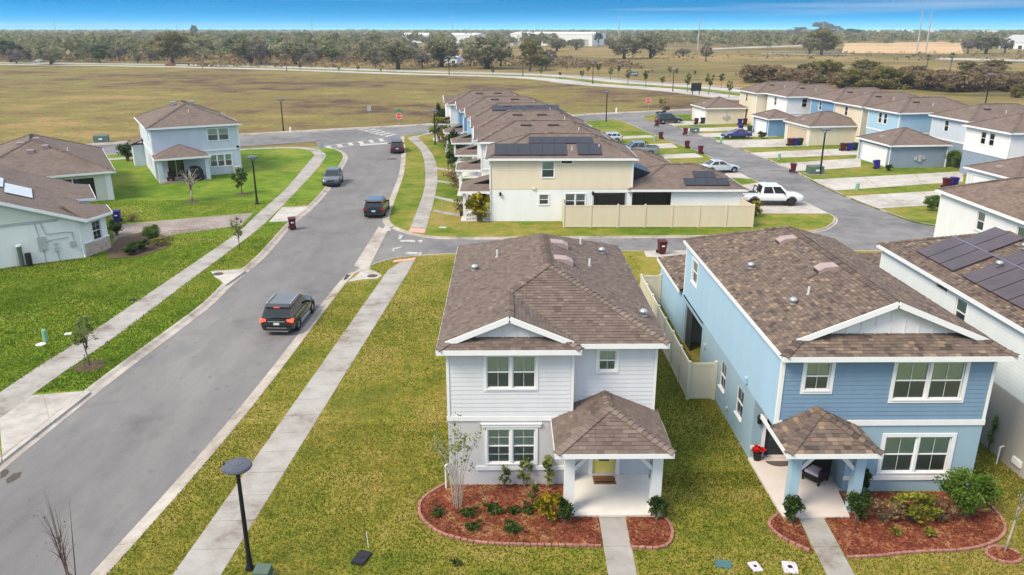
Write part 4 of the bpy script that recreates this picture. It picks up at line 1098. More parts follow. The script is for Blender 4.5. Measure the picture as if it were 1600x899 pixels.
# the next white house along the row
HD = empty('house', (30.5,38.5,0), label='white two-storey house behind the solar-panelled roof, cut by the frame', cat='house')
w_, d_ = 7.5, 14.4
sy = lambda Y: d_-(Y-38.5)
hws = [(sy(48.45),sy(47.6),3.95,5.15),(sy(44.4),sy(43.5),3.95,5.15)]
W = wall(HD,'wall',(0,d_),(0,0),-.1,5.45,'white_siding',hws); siding(HD,W,.1,d_,.2,5.43,'white_siding',hws,parts=False,e=.19)
for h in hws: window(HD,W,*h,cas=.09,grille=0)
wall(HD,'wall',(w_,d_),(0,d_),-.1,5.45,'white_siding'); wall(HD,'wall',(0,0),(w_,0),-.1,5.45,'white_siding'); wall(HD,'wall',(w_,0),(w_,d_),-.1,5.45,'white_siding')
wboard(HD,'corner_board','white_trim',W,-.02,.12,0,5.44,0,.045)
rF, rE = hip(-.3,7.8,-.45,14.75,5.62,s_); plain_roof(HD, rF, 'roof_warm'); ridge_caps(HD, [rE[3],rE[4]], 'b_shingle', tones=(.1,.7), loose=False)
fascia(HD, rect_segs(-.3,7.8,-.45,14.75,5.62)); soffit(HD, [(-.3,-.45),(7.8,-.45),(7.8,14.75),(-.3,14.75)], 5.46)
wall(HD,'wall',(1.2,d_+.1),(1.2,d_-3),0,2.6,'beige_side')

# ================================================================== the other houses
def block(root, x0, y0, w, d, zt, cu, cl=None, zs=2.8, wins=(), cas=.09, lap=True, sides='SENW', belt=True, sill=True, blind='blind', corner=True, side_col=None):
    """walls of one block; wins: (side, u0, width, z0, height, units)"""
    c = {'S':((x0,y0),(x0+w,y0)),'E':((x0+w,y0),(x0+w,y0+d)),'N':((x0+w,y0+d),(x0,y0+d)),'W':((x0,y0+d),(x0,y0))}
    out = {}
    for sd in sides:
        H = [(u,u+ww,z,z+h) for (s,u,ww,z,h,n) in wins if s == sd]
        mu = (side_col or {}).get(sd, cu)
        up = [h for h in H if h[2] >= zs-.05] if cl else H
        if cl:
            Wl = wall(root,'wall',*c[sd],-.1,zs,cl,[h for h in H if h[2] < zs-.05])
            W = wall(root,'wall',*c[sd],zs,zt,mu,up)
            if belt: wboard(root,'belt_board','white_trim',W,-.03,W.L+.03,zs-.06,zs+.12,0,.05)
        else: W = wall(root,'wall',*c[sd],-.1,zt,mu,H)
        if lap: siding(root,W,.1,W.L-.1,(zs+.12) if cl else .1,zt-.02,mu,up,e=.20,parts=False)
        if corner:
            for u in (-.02, W.L-.10): wboard(root,'corner_board','white_trim',W,u,u+.12,(zs+.12) if cl else 0,zt-.01,0,.045)
        for (s,u,ww,z,h,n) in wins:
            if s == sd: window(root,W,u,u+ww,z,z+h,units=n,cas=cas,sill=sill,blind=blind)
        out[sd] = W
    return out
def hip_over(root, x0, x1, y0, y1, z, m='roof_brown', s=.417, caps='a_shingle', sof=True, name='roof'):
    F, E = hip(x0,x1,y0,y1,z,s); r = plain_roof(root, F, m, name); ridge_caps(r, E, caps, s, step=.3, tones=(.3,.9), loose=False)
    fascia(root, rect_segs(x0,x1,y0,y1,z))
    if sof: soffit(root, [(x0,y0),(x1,y0),(x1,y1),(x0,y1)], z-.165)
    return F, E, r
def slot_vent(root, x, y, z, along='x', m='vent_dark'):
    a, b = (.55,.16) if along == 'x' else (.16,.55)
    MB().box(x-a,x+a,y-b,y+b,z-.05,z+.10).build('ridge_vent', M[m], root)
def garage_front(root, W, u0, u1, z1=2.15, m='garage_door'):
    d = empty_part = MB(); W.box(d,u0,u1,.02,z1,-.12,-.08); o = d.build('garage_door', M[m], root)
    for k in range(4):
        z = .04+k*(z1-.06)/4; q = MB(); W.box(q,u0+.04,u1-.04,z+.015,z+(z1-.06)/4-.015,-.08,-.055); q.build('door_panel', M[m], o)
    t = MB(); W.box(t,u0-.12,u0,0,z1+.12,0,.03); W.box(t,u1,u1+.12,0,z1+.12,0,.03); W.box(t,u0,u1,z1,z1+.12,0,.03); t.build('casing', M['white_trim'], o)

# ---- the row across the alley, fronts to the street on the left, garages to the back alley
T1 = empty('house', (-1.3,67.05,0), label='cream and white house with two rows of black solar panels behind beige fence', cat='house', group='row of houses across the alley')
B = block(T1, 0, 0, 12.5, 7.3, 5.46, 'cream_siding', 'white_stucco', wins=[('S',4.55,1.05,3.9,1.4,1),('S',4.35,.8,1.5,.9,1),('S',6.65,1.75,1.2,1.25,2),('N',3,1,3.9,1.3,1),('W',2,1.8,3.9,1.3,2),('E',2,1,3.9,1.3,1)], belt=False)
wboard(T1,'slot_window','car_glass',B['S'],6.25,7.15,5.17,5.38,.03,.05); wboard(T1,'slot_trim','white_trim',B['S'],6.15,7.25,5.10,5.45,.0,.035)
F, E, rf = hip_over(T1, -.4, 12.9, -.4, 7.7, 5.62)
zs1 = lambda y: 5.62+.417*(y+.4)
def panelS(root, x0, x1, y0, y1, zf, m='solar_dark', lift=.12):
    mb = MB(); q = [(x0,y0,zf(y0)+lift),(x1,y0,zf(y0)+lift),(x1,y1,zf(y1)+lift),(x0,y1,zf(y1)+lift)]
    mb.hexa([(a,b,c-.04) for a,b,c in q]+q); mb.build('solar_panel', M[m], root)
for k in range(6): panelS(T1,.42+k*1.05,.42+k*1.05+1.03,.0,1.72,zs1)
for k in range(2): panelS(T1,7.65+k*1.05,7.65+k*1.05+1.03,.05,1.75,zs1)
for k in range(5): panelS(T1,3.45+k*1.14,3.45+k*1.14+1.12,1.80,2.80,zs1)
for x,y in ((9.6,1.2),(7.2,.9)): pipe_vent(T1,(x,y,zs1(y)))
lantern(T1,B['S'],.9,2.45); lantern(T1,B['S'],9.05,2.5)
wboard(T1,'wall_vent','cream_siding',B['S'],3.7,4.0,2.86,3.05,.0,.12)
# screened porch and garage wing
Wg = wall(T1,'wall',(12.5,.05),(22.3,.05),-.1,2.72,'white_stucco',[(.05,3.5,.9,2.62)]); wall(T1,'wall',(22.3,.05),(22.3,7.3),-.1,2.72,'white_stucco'); wall(T1,'wall',(22.3,7.3),(12.5,7.3),-.1,2.72,'white_stucco')
for (W,a,b) in ((Wg,.05,3.5),):
    mb = MB(); W.box(mb,a,b,.9,2.62,-.14,-.12); mb.build('insect_screen', M['glass_screen'], T1)
    mb = MB(); W.box(mb,a,b,.9,2.62,-1.6,-1.58); mb.build('porch_back', M['utility_grey'], T1)
    mb = MB(); W.box(mb,(a+b)/2-.7,(a+b)/2-.62,.9,2.62,-.12,-.05); mb.build('screen_post', M['lantern_black'], T1)
Ws = B['S']
mb = MB(); Ws.box(mb,9.15,11.9,1.15,2.55,.0,.02); o = mb.build('insect_screen', M['car_glass'], T1); mb = MB(); Ws.box(mb,9.05,9.15,1.05,2.62,0,.04); Ws.box(mb,11.9,12.0,1.05,2.62,0,.04); mb.build('screen_frame', M['utility_grey'], o)
F, E, rg_ = hip_over(T1, 12.1, 22.65, -.3, 7.6, 2.86, name='garage_roof')
zg = lambda y: 2.86+.417*(y+.3)
for k in range(4): panelS(T1,17.2+k*1.0,17.2+k*1.0+.98,.2,1.25,zg)
for k in range(2): panelS(T1,18.2+k*1.0,18.2+k*1.0+.98,1.3,2.3,zg)
# dark patio cover between the main block and the wing
MB().hexa([(12.6,2.2,2.9),(15.3,2.2,2.85),(15.3,6.0,2.85),(12.6,6.0,2.9),(12.6,2.2,4.6),(15.3,2.2,3.6),(15.3,6.0,3.6),(12.6,6.0,4.6)]).build('patio_cover', M['solar_dark'], T1)
# porch towards the street
def west_porch(root, y0, y1, dx, z=2.7, post='white_trim', rail=False, roof='roof_brown'):
    F = [[(-dx,y1,z),(-dx,y0,z),(-dx+1.1,y0+1.1,z+.46),(-dx+1.1,y1-1.1,z+.46)], [(-dx,y0,z),(0,y0,z),(0,y0+1.1,z+.46),(-dx+1.1,y0+1.1,z+.46)], [(0,y1,z),(-dx,y1,z),(-dx+1.1,y1-1.1,z+.46),(0,y1-1.1,z+.46)], [(-dx+1.1,y1-1.1,z+.46),(-dx+1.1,y0+1.1,z+.46),(0,y0+1.1,z+.9),(0,y1-1.1,z+.9)]]
    plain_roof(root, F, roof, 'porch_roof'); fascia(root, [((0,y0,z),(-dx-.02,y0,z)),((-dx,y0+.02,z),(-dx,y1-.02,z)),((-dx-.02,y1,z),(0,y1,z))]); soffit(root, [(-dx,y0),(0,y0),(0,y1),(-dx,y1)], z-.15)
    for y in (y0+.35, y1-.35): MB().box(-dx+.3,-dx+.55,y-.13,y+.13,0,z-.15).build('porch_post', M[post], root)
    MB().box(-dx+.1,-.02,y0+.1,y1-.1,-.1,.1).build('porch_slab', M['porch_concrete'], root)
    if rail:
        MB().beam((-dx+.45,y0+.25,1.0),(-.05,y0+.25,1.0),.08,.08).build('railing', M['white_trim'], root)
        k = -dx+.6
        while k < -.1: MB().box(k-.02,k+.02,y0+.23,y0+.27,.1,.97).build('baluster', M['white_trim'], root); k += .22
west_porch(T1, -.1, 4.6, 2.7, rail=True)
MB().tube([(.04,-.06,0),(.04,-.06,5.4)],.045,8).build('downspout', M['white_trim'], T1)

def town(label, loc, rz, cu, cl, cg, pw=(.6,4.6), gl=9.5, solar=False, bump=True):
    t = empty('house', (loc[0],loc[1],0), R(rz), label, 'house', 'row of houses across the alley')
    block(t, 0, 0, 12.6, 7.2, 5.46, cu, cl, wins=[('S',1.6,.9,3.95,1.3,1),('S',8.6,.9,3.95,1.3,1),('W',1.2,1.7,3.9,1.3,2),('S',1.2,.9,1.0,1.3,1),('E',2.4,.9,3.95,1.3,1)])
    hip_over(t, -.4, 13.0, -.4, 7.6, 5.62)
    if bump:   # street-side gable with white rakes
        zr = 6.55
        for f in ([(-.75,2.2,5.62),(1.9,2.2,5.62),(1.9,4.0,zr),(-.75,4.0,zr)], [(1.9,5.8,5.62),(-.75,5.8,5.62),(-.75,4.0,zr),(1.9,4.0,zr)]): plain_roof(t, [f], 'roof_brown', 'gable_roof')
        mb = MB(); mb.face([(-.45,5.8,5.45),(-.45,2.2,5.45),(-.45,4.0,zr-.05)]); mb.build('gable_panel', M['white_trim'], t)
        for y in (2.15,5.85): MB().beam((-.77,y,5.56),(-.77,4.0,zr-.02),.05,.18).build('rake_board', M['fascia_white'], t)
        wall(t,'wall',(-.40,5.6),(-.40,2.4),2.8,5.6,cu); wall(t,'wall',(-.40,2.4),(0,2.4),2.8,5.6,cu); wall(t,'wall',(0,5.6),(-.40,5.6),2.8,5.6,cu)
    west_porch(t, pw[0], pw[1], 2.6)
    Ws_ = wall(t,'wall',(12.6,.4),(12.6+gl,.4),-.1,2.7,cg); wall(t,'wall',(12.6+gl,6.6),(12.6,6.6),-.1,2.7,cg); We = wall(t,'wall',(12.6+gl,.4),(12.6+gl,6.6),-.1,2.7,cg,[(.7,5.5,.02,2.15)])
    garage_front(t, We, .7, 5.5)
    hip_over(t, 12.2, 12.95+gl, .05, 6.95, 2.84, name='garage_roof')
    zz = lambda y: 5.62+.417*(y+.4)
    for x in (4.6,7.4): slot_vent(t, x, 2.6, zz(2.6))
    pipe_vent(t,(9.9,1.6,zz(1.6)))
    if solar:
        for k in range(9): panelS(t,2.6+k*.95,2.6+k*.95+.93,1.55,2.7,zz)
        for k in range(5): panelS(t,6.6+k*1.0,6.6+k*1.0+.98,.35,1.5,zz)
    return t
town('white house just behind the solar-panelled cream house', (-2.35,77.3), 1.5, 'white_siding', 'white_stucco', 'white_stucco', gl=7.0)
town('light blue house third from the alley in the left-facing row', (-3.0,87.0), 3, 'pale_blue', 'pale_blue', 'pale_blue', gl=5.0)
town('house with a dark solar array fourth from the alley in its row', (-4.0,96.8), 5, 'sky_siding', 'pale_blue', 'blue_siding', solar=True, gl=5.2)
town('blue house fifth from the alley in the left-facing row', (-5.6,106.8), 7, 'blue_siding', 'blue_siding', 'blue_siding', gl=5.4)
town('white end house of the row beside the stop sign crossing', (-8.0,117.2), 8.5, 'white_siding', 'white_stucco', 'white_stucco', gl=4.5)

# ---- the row beyond the back alley: garages towards the alley, two-storey blocks behind
def cottage(label, house, garage=None, cu='blue_siding', cl=None, cg='blue_siding', hw=12.0, hd=7.3, gw=8.0, gd=6.4, rz=7.0, gdoor='garage_door', gmeter=False, hwins=None, roof='roof_brown', gz=2.62):
    """house, garage: the near alley-side corner of each block"""
    t = empty('house', (house[0],house[1],0), R(rz), label, 'house', 'houses beyond the back alley')
    ws = hwins if hwins is not None else [('W',2.6,.85,3.85,1.35,1),('S',2.6,.9,3.85,1.35,1)]
    block(t, 0, 0, hw, hd, 5.46, cu, cl, wins=ws, blind='screen_and_shade')
    hip_over(t, -.4, hw+.4, -.4, hd+.4, 5.62, m=roof)
    zz = lambda y: 5.62+.417*(y+.4)
    MB().box(3.1,4.0,2.1,2.4,zz(2.2)-.05,zz(2.2)+.14).build('box_vent', M['vent_dark'], t)
    pipe_vent(t,(5.5,1.4,zz(1.4)))
    if garage:
        v = Matrix.Rotation(R(-rz),2) @ Vector((garage[0]-house[0], garage[1]-house[1])); gx, gy = v.x, v.y
        We = wall(t,'wall',(gx,gy+gd),(gx,gy),-.1,gz,cg,[(.8,gd-.8,.02,2.15)]); Ws_ = wall(t,'wall',(gx,gy),(gx+gw,gy),-.1,gz,cg); wall(t,'wall',(gx+gw,gy),(gx+gw,gy+gd),-.1,gz,cg); wall(t,'wall',(gx+gw,gy+gd),(gx,gy+gd),-.1,gz,cg)
        garage_front(t, We, .8, gd-.8, m=gdoor)
        for u in (-.02,gd-.1): wboard(t,'corner_board','white_trim',We,u,u+.12,0,gz,0,.04)
        wboard(t,'corner_board','white_trim',Ws_,gw-.15,gw+.02,0,gz,0,.04)
        hip_over(t, gx-.35, gx+gw+.35, gy-.35, gy+gd+.35, gz+.16, m=roof, name='garage_roof')
        r_ = gz+.16+.417*1.2
        MB().box(gx+.7,gx+1.5,gy+gd/2-.2,gy+gd/2+.5,r_-.1,r_+.12).build('box_vent', M['vent_pink'], t)
        if gmeter:
            wboard(t,'meter_box','utility_grey',Ws_,gw*.5,gw*.5+.35,.7,1.5,0,.14); wboard(t,'meter_box','utility_grey',Ws_,gw*.5-.5,gw*.5-.2,.9,1.3,0,.12); wboard(t,'meter_box','utility_grey',Ws_,gw*.5+.5,gw*.5+.8,1.0,1.4,0,.12)
            q = Ws_.pt(gw*.5+.15,1.5,.05); MB().tube([q,(q[0],q[1],gz)],.03,6).build('conduit', M['utility_grey'], t)
    return t
cottage('beige end house with a small detached-looking garage by the black parked car', (43.9,137.6), (36.0,140.2), 'beige_stucco', None, 'beige_stucco', gd=7.4, gw=7.2, rz=6, gmeter=True)
cottage('white house between the beige end house and the mid-blue house', (46.6,130.0), (41.6,123.2), 'white_siding', 'white_siding', 'blue_siding', gd=5.6, gw=4.6, rz=7)
cottage('mid-blue house behind the tan garage with the closed tan door', (51.0,121.6), None, 'blue_siding', None)
cottage('cream house with a tan garage and three bins at its corner', (51.6,113.2), (44.4,113.3), 'beige_stucco', None, 'beige_stucco', gd=7.6, gw=8.8, gdoor='garage_door_tan')
cottage('bright blue two-storey house with twin white windows facing the alley', (52.6,104.2), None, 'sky_siding', 'sky_siding', hwins=[('W',2.5,.8,3.8,1.4,1),('W',3.75,.8,3.8,1.4,1),('S',6,.9,1.2,1.3,1)])
cottage('pale blue house with the slate blue garage beside the lamp post', (56.4,94.6), (47.1,94.2), 'pale_blue', 'grey_blue', 'grey_blue', gd=7.4, gw=7.4, rz=5, gmeter=True)
cottage('white two-storey house with twin windows at the right, above the pale garage', (54.6,83.6), None, 'white_siding', 'grey_blue', hwins=[('W',2.6,.85,3.8,1.35,1),('W',4.0,.85,3.8,1.35,1)], rz=5)
cottage('pale blue garage house at the right edge with maroon and blue bins', (58.5,72.0), (48.4,72.2), 'pale_blue', None, 'pale_blue', gw=9.5, gd=6.6, rz=6)

# ---- left of the street: a pale blue two-storey house and two bungalows
L1 = empty('house', (-39.4,87.2,0), R(29), 'pale blue two-storey house with a covered back patio beside the curving pavement', 'house')
block(L1, 0, 0, 9.4, 13.0, 5.6, 'pale_blue', 'pale_blue', wins=[('S',6.0,2.3,3.95,1.35,2),('S',5.95,2.4,.95,1.35,3),('W',9.7,.7,3.9,1.35,1),('W',7.6,.6,.9,1.4,1),('W',9.2,.6,.9,1.4,1)], zs=2.85)
hip_over(L1, -.45, 9.85, -.45, 13.45, 5.78)
for x, y in ((3.6,7.2),(5.6,6.8)): MB().box(x-.3,x+.3,y-.35,y+.35,7.7,7.95).build('box_vent', M['vent_metal'], L1)
pipe_vent(L1,(4.6,2.6,5.78+.417*3.0)); 
px0,px1,py0,pz = -.25,5.6,-3.1,2.72; pr = 2.7
F = [[(px0,py0,pz),(px1,py0,pz),(pr,py0+2.6,pz+1.1)], [(px1,py0,pz),(px1,0,pz),(pr+.1,-.02,pz+1.12),(pr,py0+2.6,pz+1.1)], [(px0,0,pz),(px0,py0,pz),(pr,py0+2.6,pz+1.1),(pr+.1,-.02,pz+1.12)]]
plain_roof(L1, F, 'roof_brown', 'patio_roof'); fascia(L1, [((px0-.02,py0,pz),(px1+.02,py0,pz)),((px1,py0+.02,pz),(px1,0,pz)),((px0,0,pz),(px0,py0+.02,pz))]); soffit(L1, [(px0,py0),(px1,py0),(px1,0),(px0,0)], pz-.15, 'pale_blue')
for x in (.05,4.95): MB().box(x,x+.45,py0+.3,py0+.75,0,pz-.15).build('patio_post', M['pale_blue'], L1)
MB().box(0,5.4,py0+.2,-.01,-.1,.06).build('patio_slab', M['pavers'], L1)
sd_ = MB().box(1.3,3.1,-.06,-.01,.08,2.1).build('sliding_door', M['white_trim'], L1)
for x in (1.36,2.24): MB().box(x,x+.8,-.075,-.062,.14,2.04).build('pane', M['car_glass'], sd_)
MB().box(8.3,9.1,-1.15,-.4,-.05,.95).build('air_conditioner', M['utility_grey'], L1); MB().box(8.2,9.2,-1.25,-.3,-.1,.0).build('unit_pad', M['concrete'], L1)
wboard(L1,'flood_light','lantern_black',Wall((0,0),(9.4,0)),9.05,9.3,3.0,3.2,0,.2)
MB().box(-1.3,0,11.0,13.0,-.1,2.6).build('side_porch', M['pale_blue'], L1); plain_roof(L1, [[(-1.6,13.2,2.7),(-1.6,10.7,2.7),(0,10.7,3.3),(0,13.2,3.3)]], 'roof_brown', 'side_porch_roof')

L2 = empty('house', (-49.9,70.4,0), R(30), 'grey-roofed bungalow with a screened patio at the left edge of the frame', 'house')
block(L2, 0, 0, 12.4, 17, 2.72, 'mint_siding', None, lap=False, wins=[])
F, E, rr = hip_over(L2, -.5, 12.9, -.5, 17.5, 2.9, m='roof_brown')
W = Wall((0,0),(12.4,0))
wboard(L2,'patio_opening','screen_and_shade',W,6.6,9.0,.3,2.35,.005,.03); wboard(L2,'sliding_door','car_glass',W,9.0,10.9,.3,2.35,.005,.035); wboard(L2,'door_frame','white_trim',W,9.0,9.1,.3,2.4,.03,.06)
for x,y in ((6.0,3.9),(7.3,4.6),(6.6,6.8),(5.2,6.0)):
    zt = 2.9+.417*(min(x+.5,12.9-x,y+.5)); MB().box(x-.3,x+.3,y-.3,y+.3,zt-.1,zt+.2).build('box_vent', M['vent_pink'], L2)
MB().box(11.9,12.45,-.06,.4,0,2.7).build('corner_post', M['white_trim'], L2)
for x,y in ((9.2,5.2),(2.0,2.2)): pipe_vent(L2,(x,y,2.9+.417*min(x+.5,12.9-x,y+.5)))

L3 = empty('house', (-31.41,55.98,0), R(31), 'pale mint bungalow with utility meters and a cream gable wall at the left edge', 'house')
WG = wall(L3,'wall',(-14,0),(0,0),-.1,3.0,'mint_stucco')
mb = MB(); mb.face([(-14,0,3.0),(0,0,3.0),(-7,0,5.5)]); mb.build('gable_panel', M['mint_siding'], L3)
wboard(L3,'belt_board','utility_grey',WG,0,12.6,2.95,3.12,0,.05)
al = MB(); z = 3.13
while z < 5.4:
    h_ = (5.5-z)/.357; a, b = -7-h_, -7+h_; h2 = (5.5-z-.2)/.357
    al.face([(a,-.03,z),(b,-.03,z),(-7+max(h2,0),-.008,z+.2),(-7-max(h2,0),-.008,z+.2)]); z += .2
tag(al.build('siding', M['mint_siding'], L3), kind='stuff')
zr_ = lambda x: 2.86+.376*(.4-x)
roofF = [[(.4,-.35,2.86),(.4,17,2.86),(-7,17,zr_(-7)),(-7,-.35,zr_(-7))], [(-14.4,17,2.86),(-14.4,-.35,2.86),(-7,-.35,zr_(-7)),(-7,17,zr_(-7))]]
plain_roof(L3, roofF, 'roof_brown'); MB().beam((.42,-.37,2.80),(-7,-.37,zr_(-7)-.06),.05,.22).build('rake_board', M['fascia_white'], L3); MB().beam((-7,-.37,zr_(-7)-.06),(-14.4,-.37,2.80),.05,.22).build('rake_board', M['fascia_white'], L3)
wall(L3,'wall',(0,0),(1.8,1.85),-.1,2.72,'mint_stucco',[(1.05,1.95,.95,2.45)])
WC = Wall((0,0),(1.8,1.85)); window(L3,WC,1.05,1.95,.95,2.45,cas=.08,grille=2,blind='dark_interior')
wboard(L3,'stone_wainscot','stone_veneer',WC,.05,2.62,-.05,1.0,.0,.06); wboard(L3,'stone_cap','white_trim',WC,.03,2.64,1.0,1.08,.0,.09)
wall(L3,'wall',(1.8,1.85),(1.8,4.4),-.1,2.72,'mint_stucco'); wall(L3,'wall',(1.8,4.4),(0,4.4),-.1,2.72,'mint_stucco')
wall(L3,'wall',(0,4.4),(0,8.5),-.1,2.72,'mint_stucco'); wall(L3,'wall',(0,8.5),(1.2,8.5),-.1,2.72,'mint_stucco'); wall(L3,'wall',(1.2,8.5),(1.2,14.5),-.1,2.72,'mint_stucco'); wall(L3,'wall',(1.2,14.5),(0,14.5),-.1,2.72,'mint_stucco')
apx = (-1.1,2.45,3.75)
wf = [[(.30,-.35,2.86),(2.35,1.75,2.86),apx], [(2.35,1.75,2.86),(2.2,4.85,2.86),apx], [(2.2,4.85,2.86),(.1,4.85,2.95),apx]]
plain_roof(L3, wf, 'roof_brown', 'bay_roof'); fascia(L3, [((.30,-.35,2.86),(2.35,1.75,2.86)),((2.35,1.75,2.86),(2.2,4.85,2.86))])
apx2 = (-3.2,11.5,4.2)
wf = [[(.1,7.9,2.95),(1.7,8.1,2.86),apx2], [(1.7,8.1,2.86),(1.7,15,2.86),apx2], [(1.7,15,2.86),(0,15,2.95),apx2]]
plain_roof(L3, wf, 'roof_brown', 'wing_roof'); fascia(L3, [((.1,7.9,2.93),(1.7,8.1,2.86)),((1.7,8.1,2.86),(1.7,15,2.86))])
for x,y in ((-4.4,3.8),(-4.4,5.9),(-6.2,5.9),(-6.2,8.0)):
    panel(L3, x, x+1.7, y, y+2.05, zr_, 'solar_bright')
MB().tube([(-.15,-.1,2.75),(-.12,-.08,.2),(-.1,-.25,.05)],.05,8).build('downspout', M['white_trim'], L3)
for (u,z,w2,h2) in ((11.1,.95,.55,1.0),(13.1,.95,.4,.4),(12.1,.75,.22,.3),(12.1,1.2,.2,.2)): wboard(L3,'meter_box','utility_grey',WG,u,u+w2,z,z+h2,0,.16)
for pth in ([(-2.75,-.06,1.95),(-2.85,-.06,2.95)],[(-2.5,-.06,2.95),(-2.3,-.06,2.1),(-1.2,-.06,2.1),(-.6,-.06,2.05),(-.6,-.06,1.4)],[(-2.35,-.06,1.5),(-1.9,-.06,1.65),(-.9,-.06,1.7)],[(-2.6,-.06,0),(-2.6,-.06,.95)],[(-1.75,-.06,0),(-1.75,-.06,.75)]):
    MB().tube(pth,.035,6).build('conduit', M['utility_grey'], L3)
MB().tube([(-4.1,-.35,0),(-4.1,-.35,1.5)],.16,10).build('filter_tank', M['box_green'], L3); MB().tube([(-4.1,-.35,1.5),(-4.1,-.35,1.62)],.19,10).build('tank_cap', M['pvc_white'], L3); MB().tube([(-3.65,-.4,0),(-3.65,-.4,.95)],[.2,.2],10).build('brine_tank', M['lid_black'], L3)
MB().tube([(-4.45,-.2,0),(-4.45,-.2,.8)],.03,6).build('pipe', M['pvc_white'], L3)

# ================================================================== vehicles
def car_mesh(me, ang=32):
    me.shade_smooth(); me.set_sharp_from_angle(angle=R(ang)); return me
def make_car(name, label, loc, rz, L=4.7, W=1.88, Hh=1.68, paint='car_black', kind='suv', hood=1.02, belt=1.02, sill=.26, wb=None, wr=.36, rails=False, lit=False, trim='plastic_dark', roofm=None, group=None, simple=False, flare=None):
    """local axes: +y is the nose, x to the right side"""
    root = empty(name, (loc[0],loc[1],-.118 if len(loc) < 3 else loc[2]), R(rz), label, 'car' if kind != 'pickup' else 'pickup truck', group)
    h = L/2; w = W/2; wbase = wb or L*.585
    nose = {'suv':.90,'sedan':.74,'pickup':1.06}[kind]*hood/1.02
    # stations: y, half width, bottom, top of body at centre
    if kind == 'suv': ST = [(-h,.80,.48,.70),(-h+.05,.93,.36,.98),(-h+.22,.985,.30,belt),(-h+.9,1.0,sill,belt),(0,1.0,sill,belt),(h-1.75,1.0,sill,belt),(h-1.25,1.0,sill,belt+.02),(h-.55,.97,sill,belt-.08),(h-.15,.90,.30,belt-.20),(h-.03,.80,.34,belt-.34),(h,.70,.42,.62)]
    elif kind == 'sedan': ST = [(-h,.78,.46,.72),(-h+.06,.92,.36,.93),(-h+.3,.97,.30,.97),(-h+.9,1.0,sill,.96),(0,1.0,sill,.93),(h-1.8,1.0,sill,.93),(h-1.3,1.0,sill,.92),(h-.6,.96,sill,.82),(h-.18,.88,.28,.70),(h-.03,.76,.32,.60),(h,.66,.40,.52)]
    else: ST = [(-h,.90,.60,.92),(-h+.04,.96,.52,1.12),(-h+.3,1.0,.48,1.14),(-h+1.6,1.0,.48,1.14),(0,1.0,.46,1.14),(h-1.9,1.0,.46,1.14),(h-1.35,1.0,.46,1.18),(h-.6,.98,.46,1.14),(h-.15,.94,.48,1.06),(h-.03,.88,.50,.98),(h,.80,.55,.85)]
    b = MB(); rings = []
    for (y, k, zb, zt) in ST:
        ww = w*k; zm = zb+(zt-zb)*.45
        half = [(0,zb),(ww*.78,zb),(ww*.94,zb+.05),(ww,zm),(ww*.985,zt-.16),(ww*.94,zt-.05),(ww*.80,zt-.005),(0,zt+.02)]
        ring = [(x,y,z) for x, z in half] + [(-x,y,z) for x, z in half[-2:0:-1]]
        n = len(b.v); b.v.extend(ring); rings.append((n,len(ring)))
    for (a, k), (c, _) in zip(rings, rings[1:]):
        for i in range(k):
            j = (i+1) % k; b.f.append([a+i,c+i,c+j,a+j]); b.t.append(.5); b.uv.append(None)
    b.f.append([rings[0][0]+i for i in range(rings[0][1])]); b.f.append([rings[-1][0]+i for i in range(rings[-1][1])][::-1]); b.t += [.5,.5]; b.uv += [None,None]
    body = link('body', car_mesh(b.mesh('body')), M[paint], root)
    # cabin
    if kind == 'suv': base = (-h+.16, h-1.30, w*.93, belt-.06); roof = (-h+.52, h-2.15, w*.74, Hh)
    elif kind == 'sedan': base = (-h+.55, h-1.30, w*.92, .92); roof = (-h+1.35, h-2.25, w*.70, Hh)
    else: base = (-h+1.75, h-1.35, w*.92, 1.12); roof = (-h+1.95, h-2.2, w*.76, Hh)
    y0,y1,wb_,zb = base; r0,r1,wr_,zr = roof
    def ring4(y0,y1,ww,z,c=.0): return [(-ww,y0,z),(ww,y0,z),(ww,y1,z),(-ww,y1,z)]
    c = MB(); n = 0
    A = ring4(y0,y1,wb_,zb); Bq = ring4(r0,r1,wr_,zr-.07); Cq = ring4(r0+.10,r1-.14,wr_*.90,zr)
    c.v = A+Bq+Cq
    for (p, q) in ((0,4),(4,8)):
        for i in range(4): c.f.append([p+i,p+(i+1)%4,q+(i+1)%4,q+i]); c.t.append(.5); c.uv.append(None)
    c.f.append([8,9,10,11]); c.t.append(.5); c.uv.append(None)
    cab = link('cabin', car_mesh(c.mesh('cabin'), 20), M[roofm or paint], root)
    def pane(q, name, inset=(.08,.08,.10,.06), out=.010, parent=cab):
        """q: bottom-left, bottom-right, top-right, top-left (seen from outside)"""
        q = [Vector(v) for v in q]; n = (q[1]-q[0]).cross(q[3]-q[0]).normalized()
        bl = lambda u, v: (q[0]*(1-u)+q[1]*u)*(1-v) + (q[3]*(1-u)+q[2]*u)*v + n*out
        l, r, bo, to = inset; mb = MB(); f = [bl(l,bo),bl(1-r,bo),bl(1-r,1-to),bl(l,1-to)]; mb.hexa([v-n*.03 for v in f]+f)
        return mb.build(name, M['car_glass'], parent)
    pane([A[0],A[1],Bq[1],Bq[0]],'rear_window',(.07,.07,.16 if kind=='suv' else .08,.04)); pane([A[2],A[3],Bq[3],Bq[2]],'windscreen',(.05,.05,.06,.03))
    def lerp3(a,b,t): return tuple(a[i]+(b[i]-a[i])*t for i in range(3))
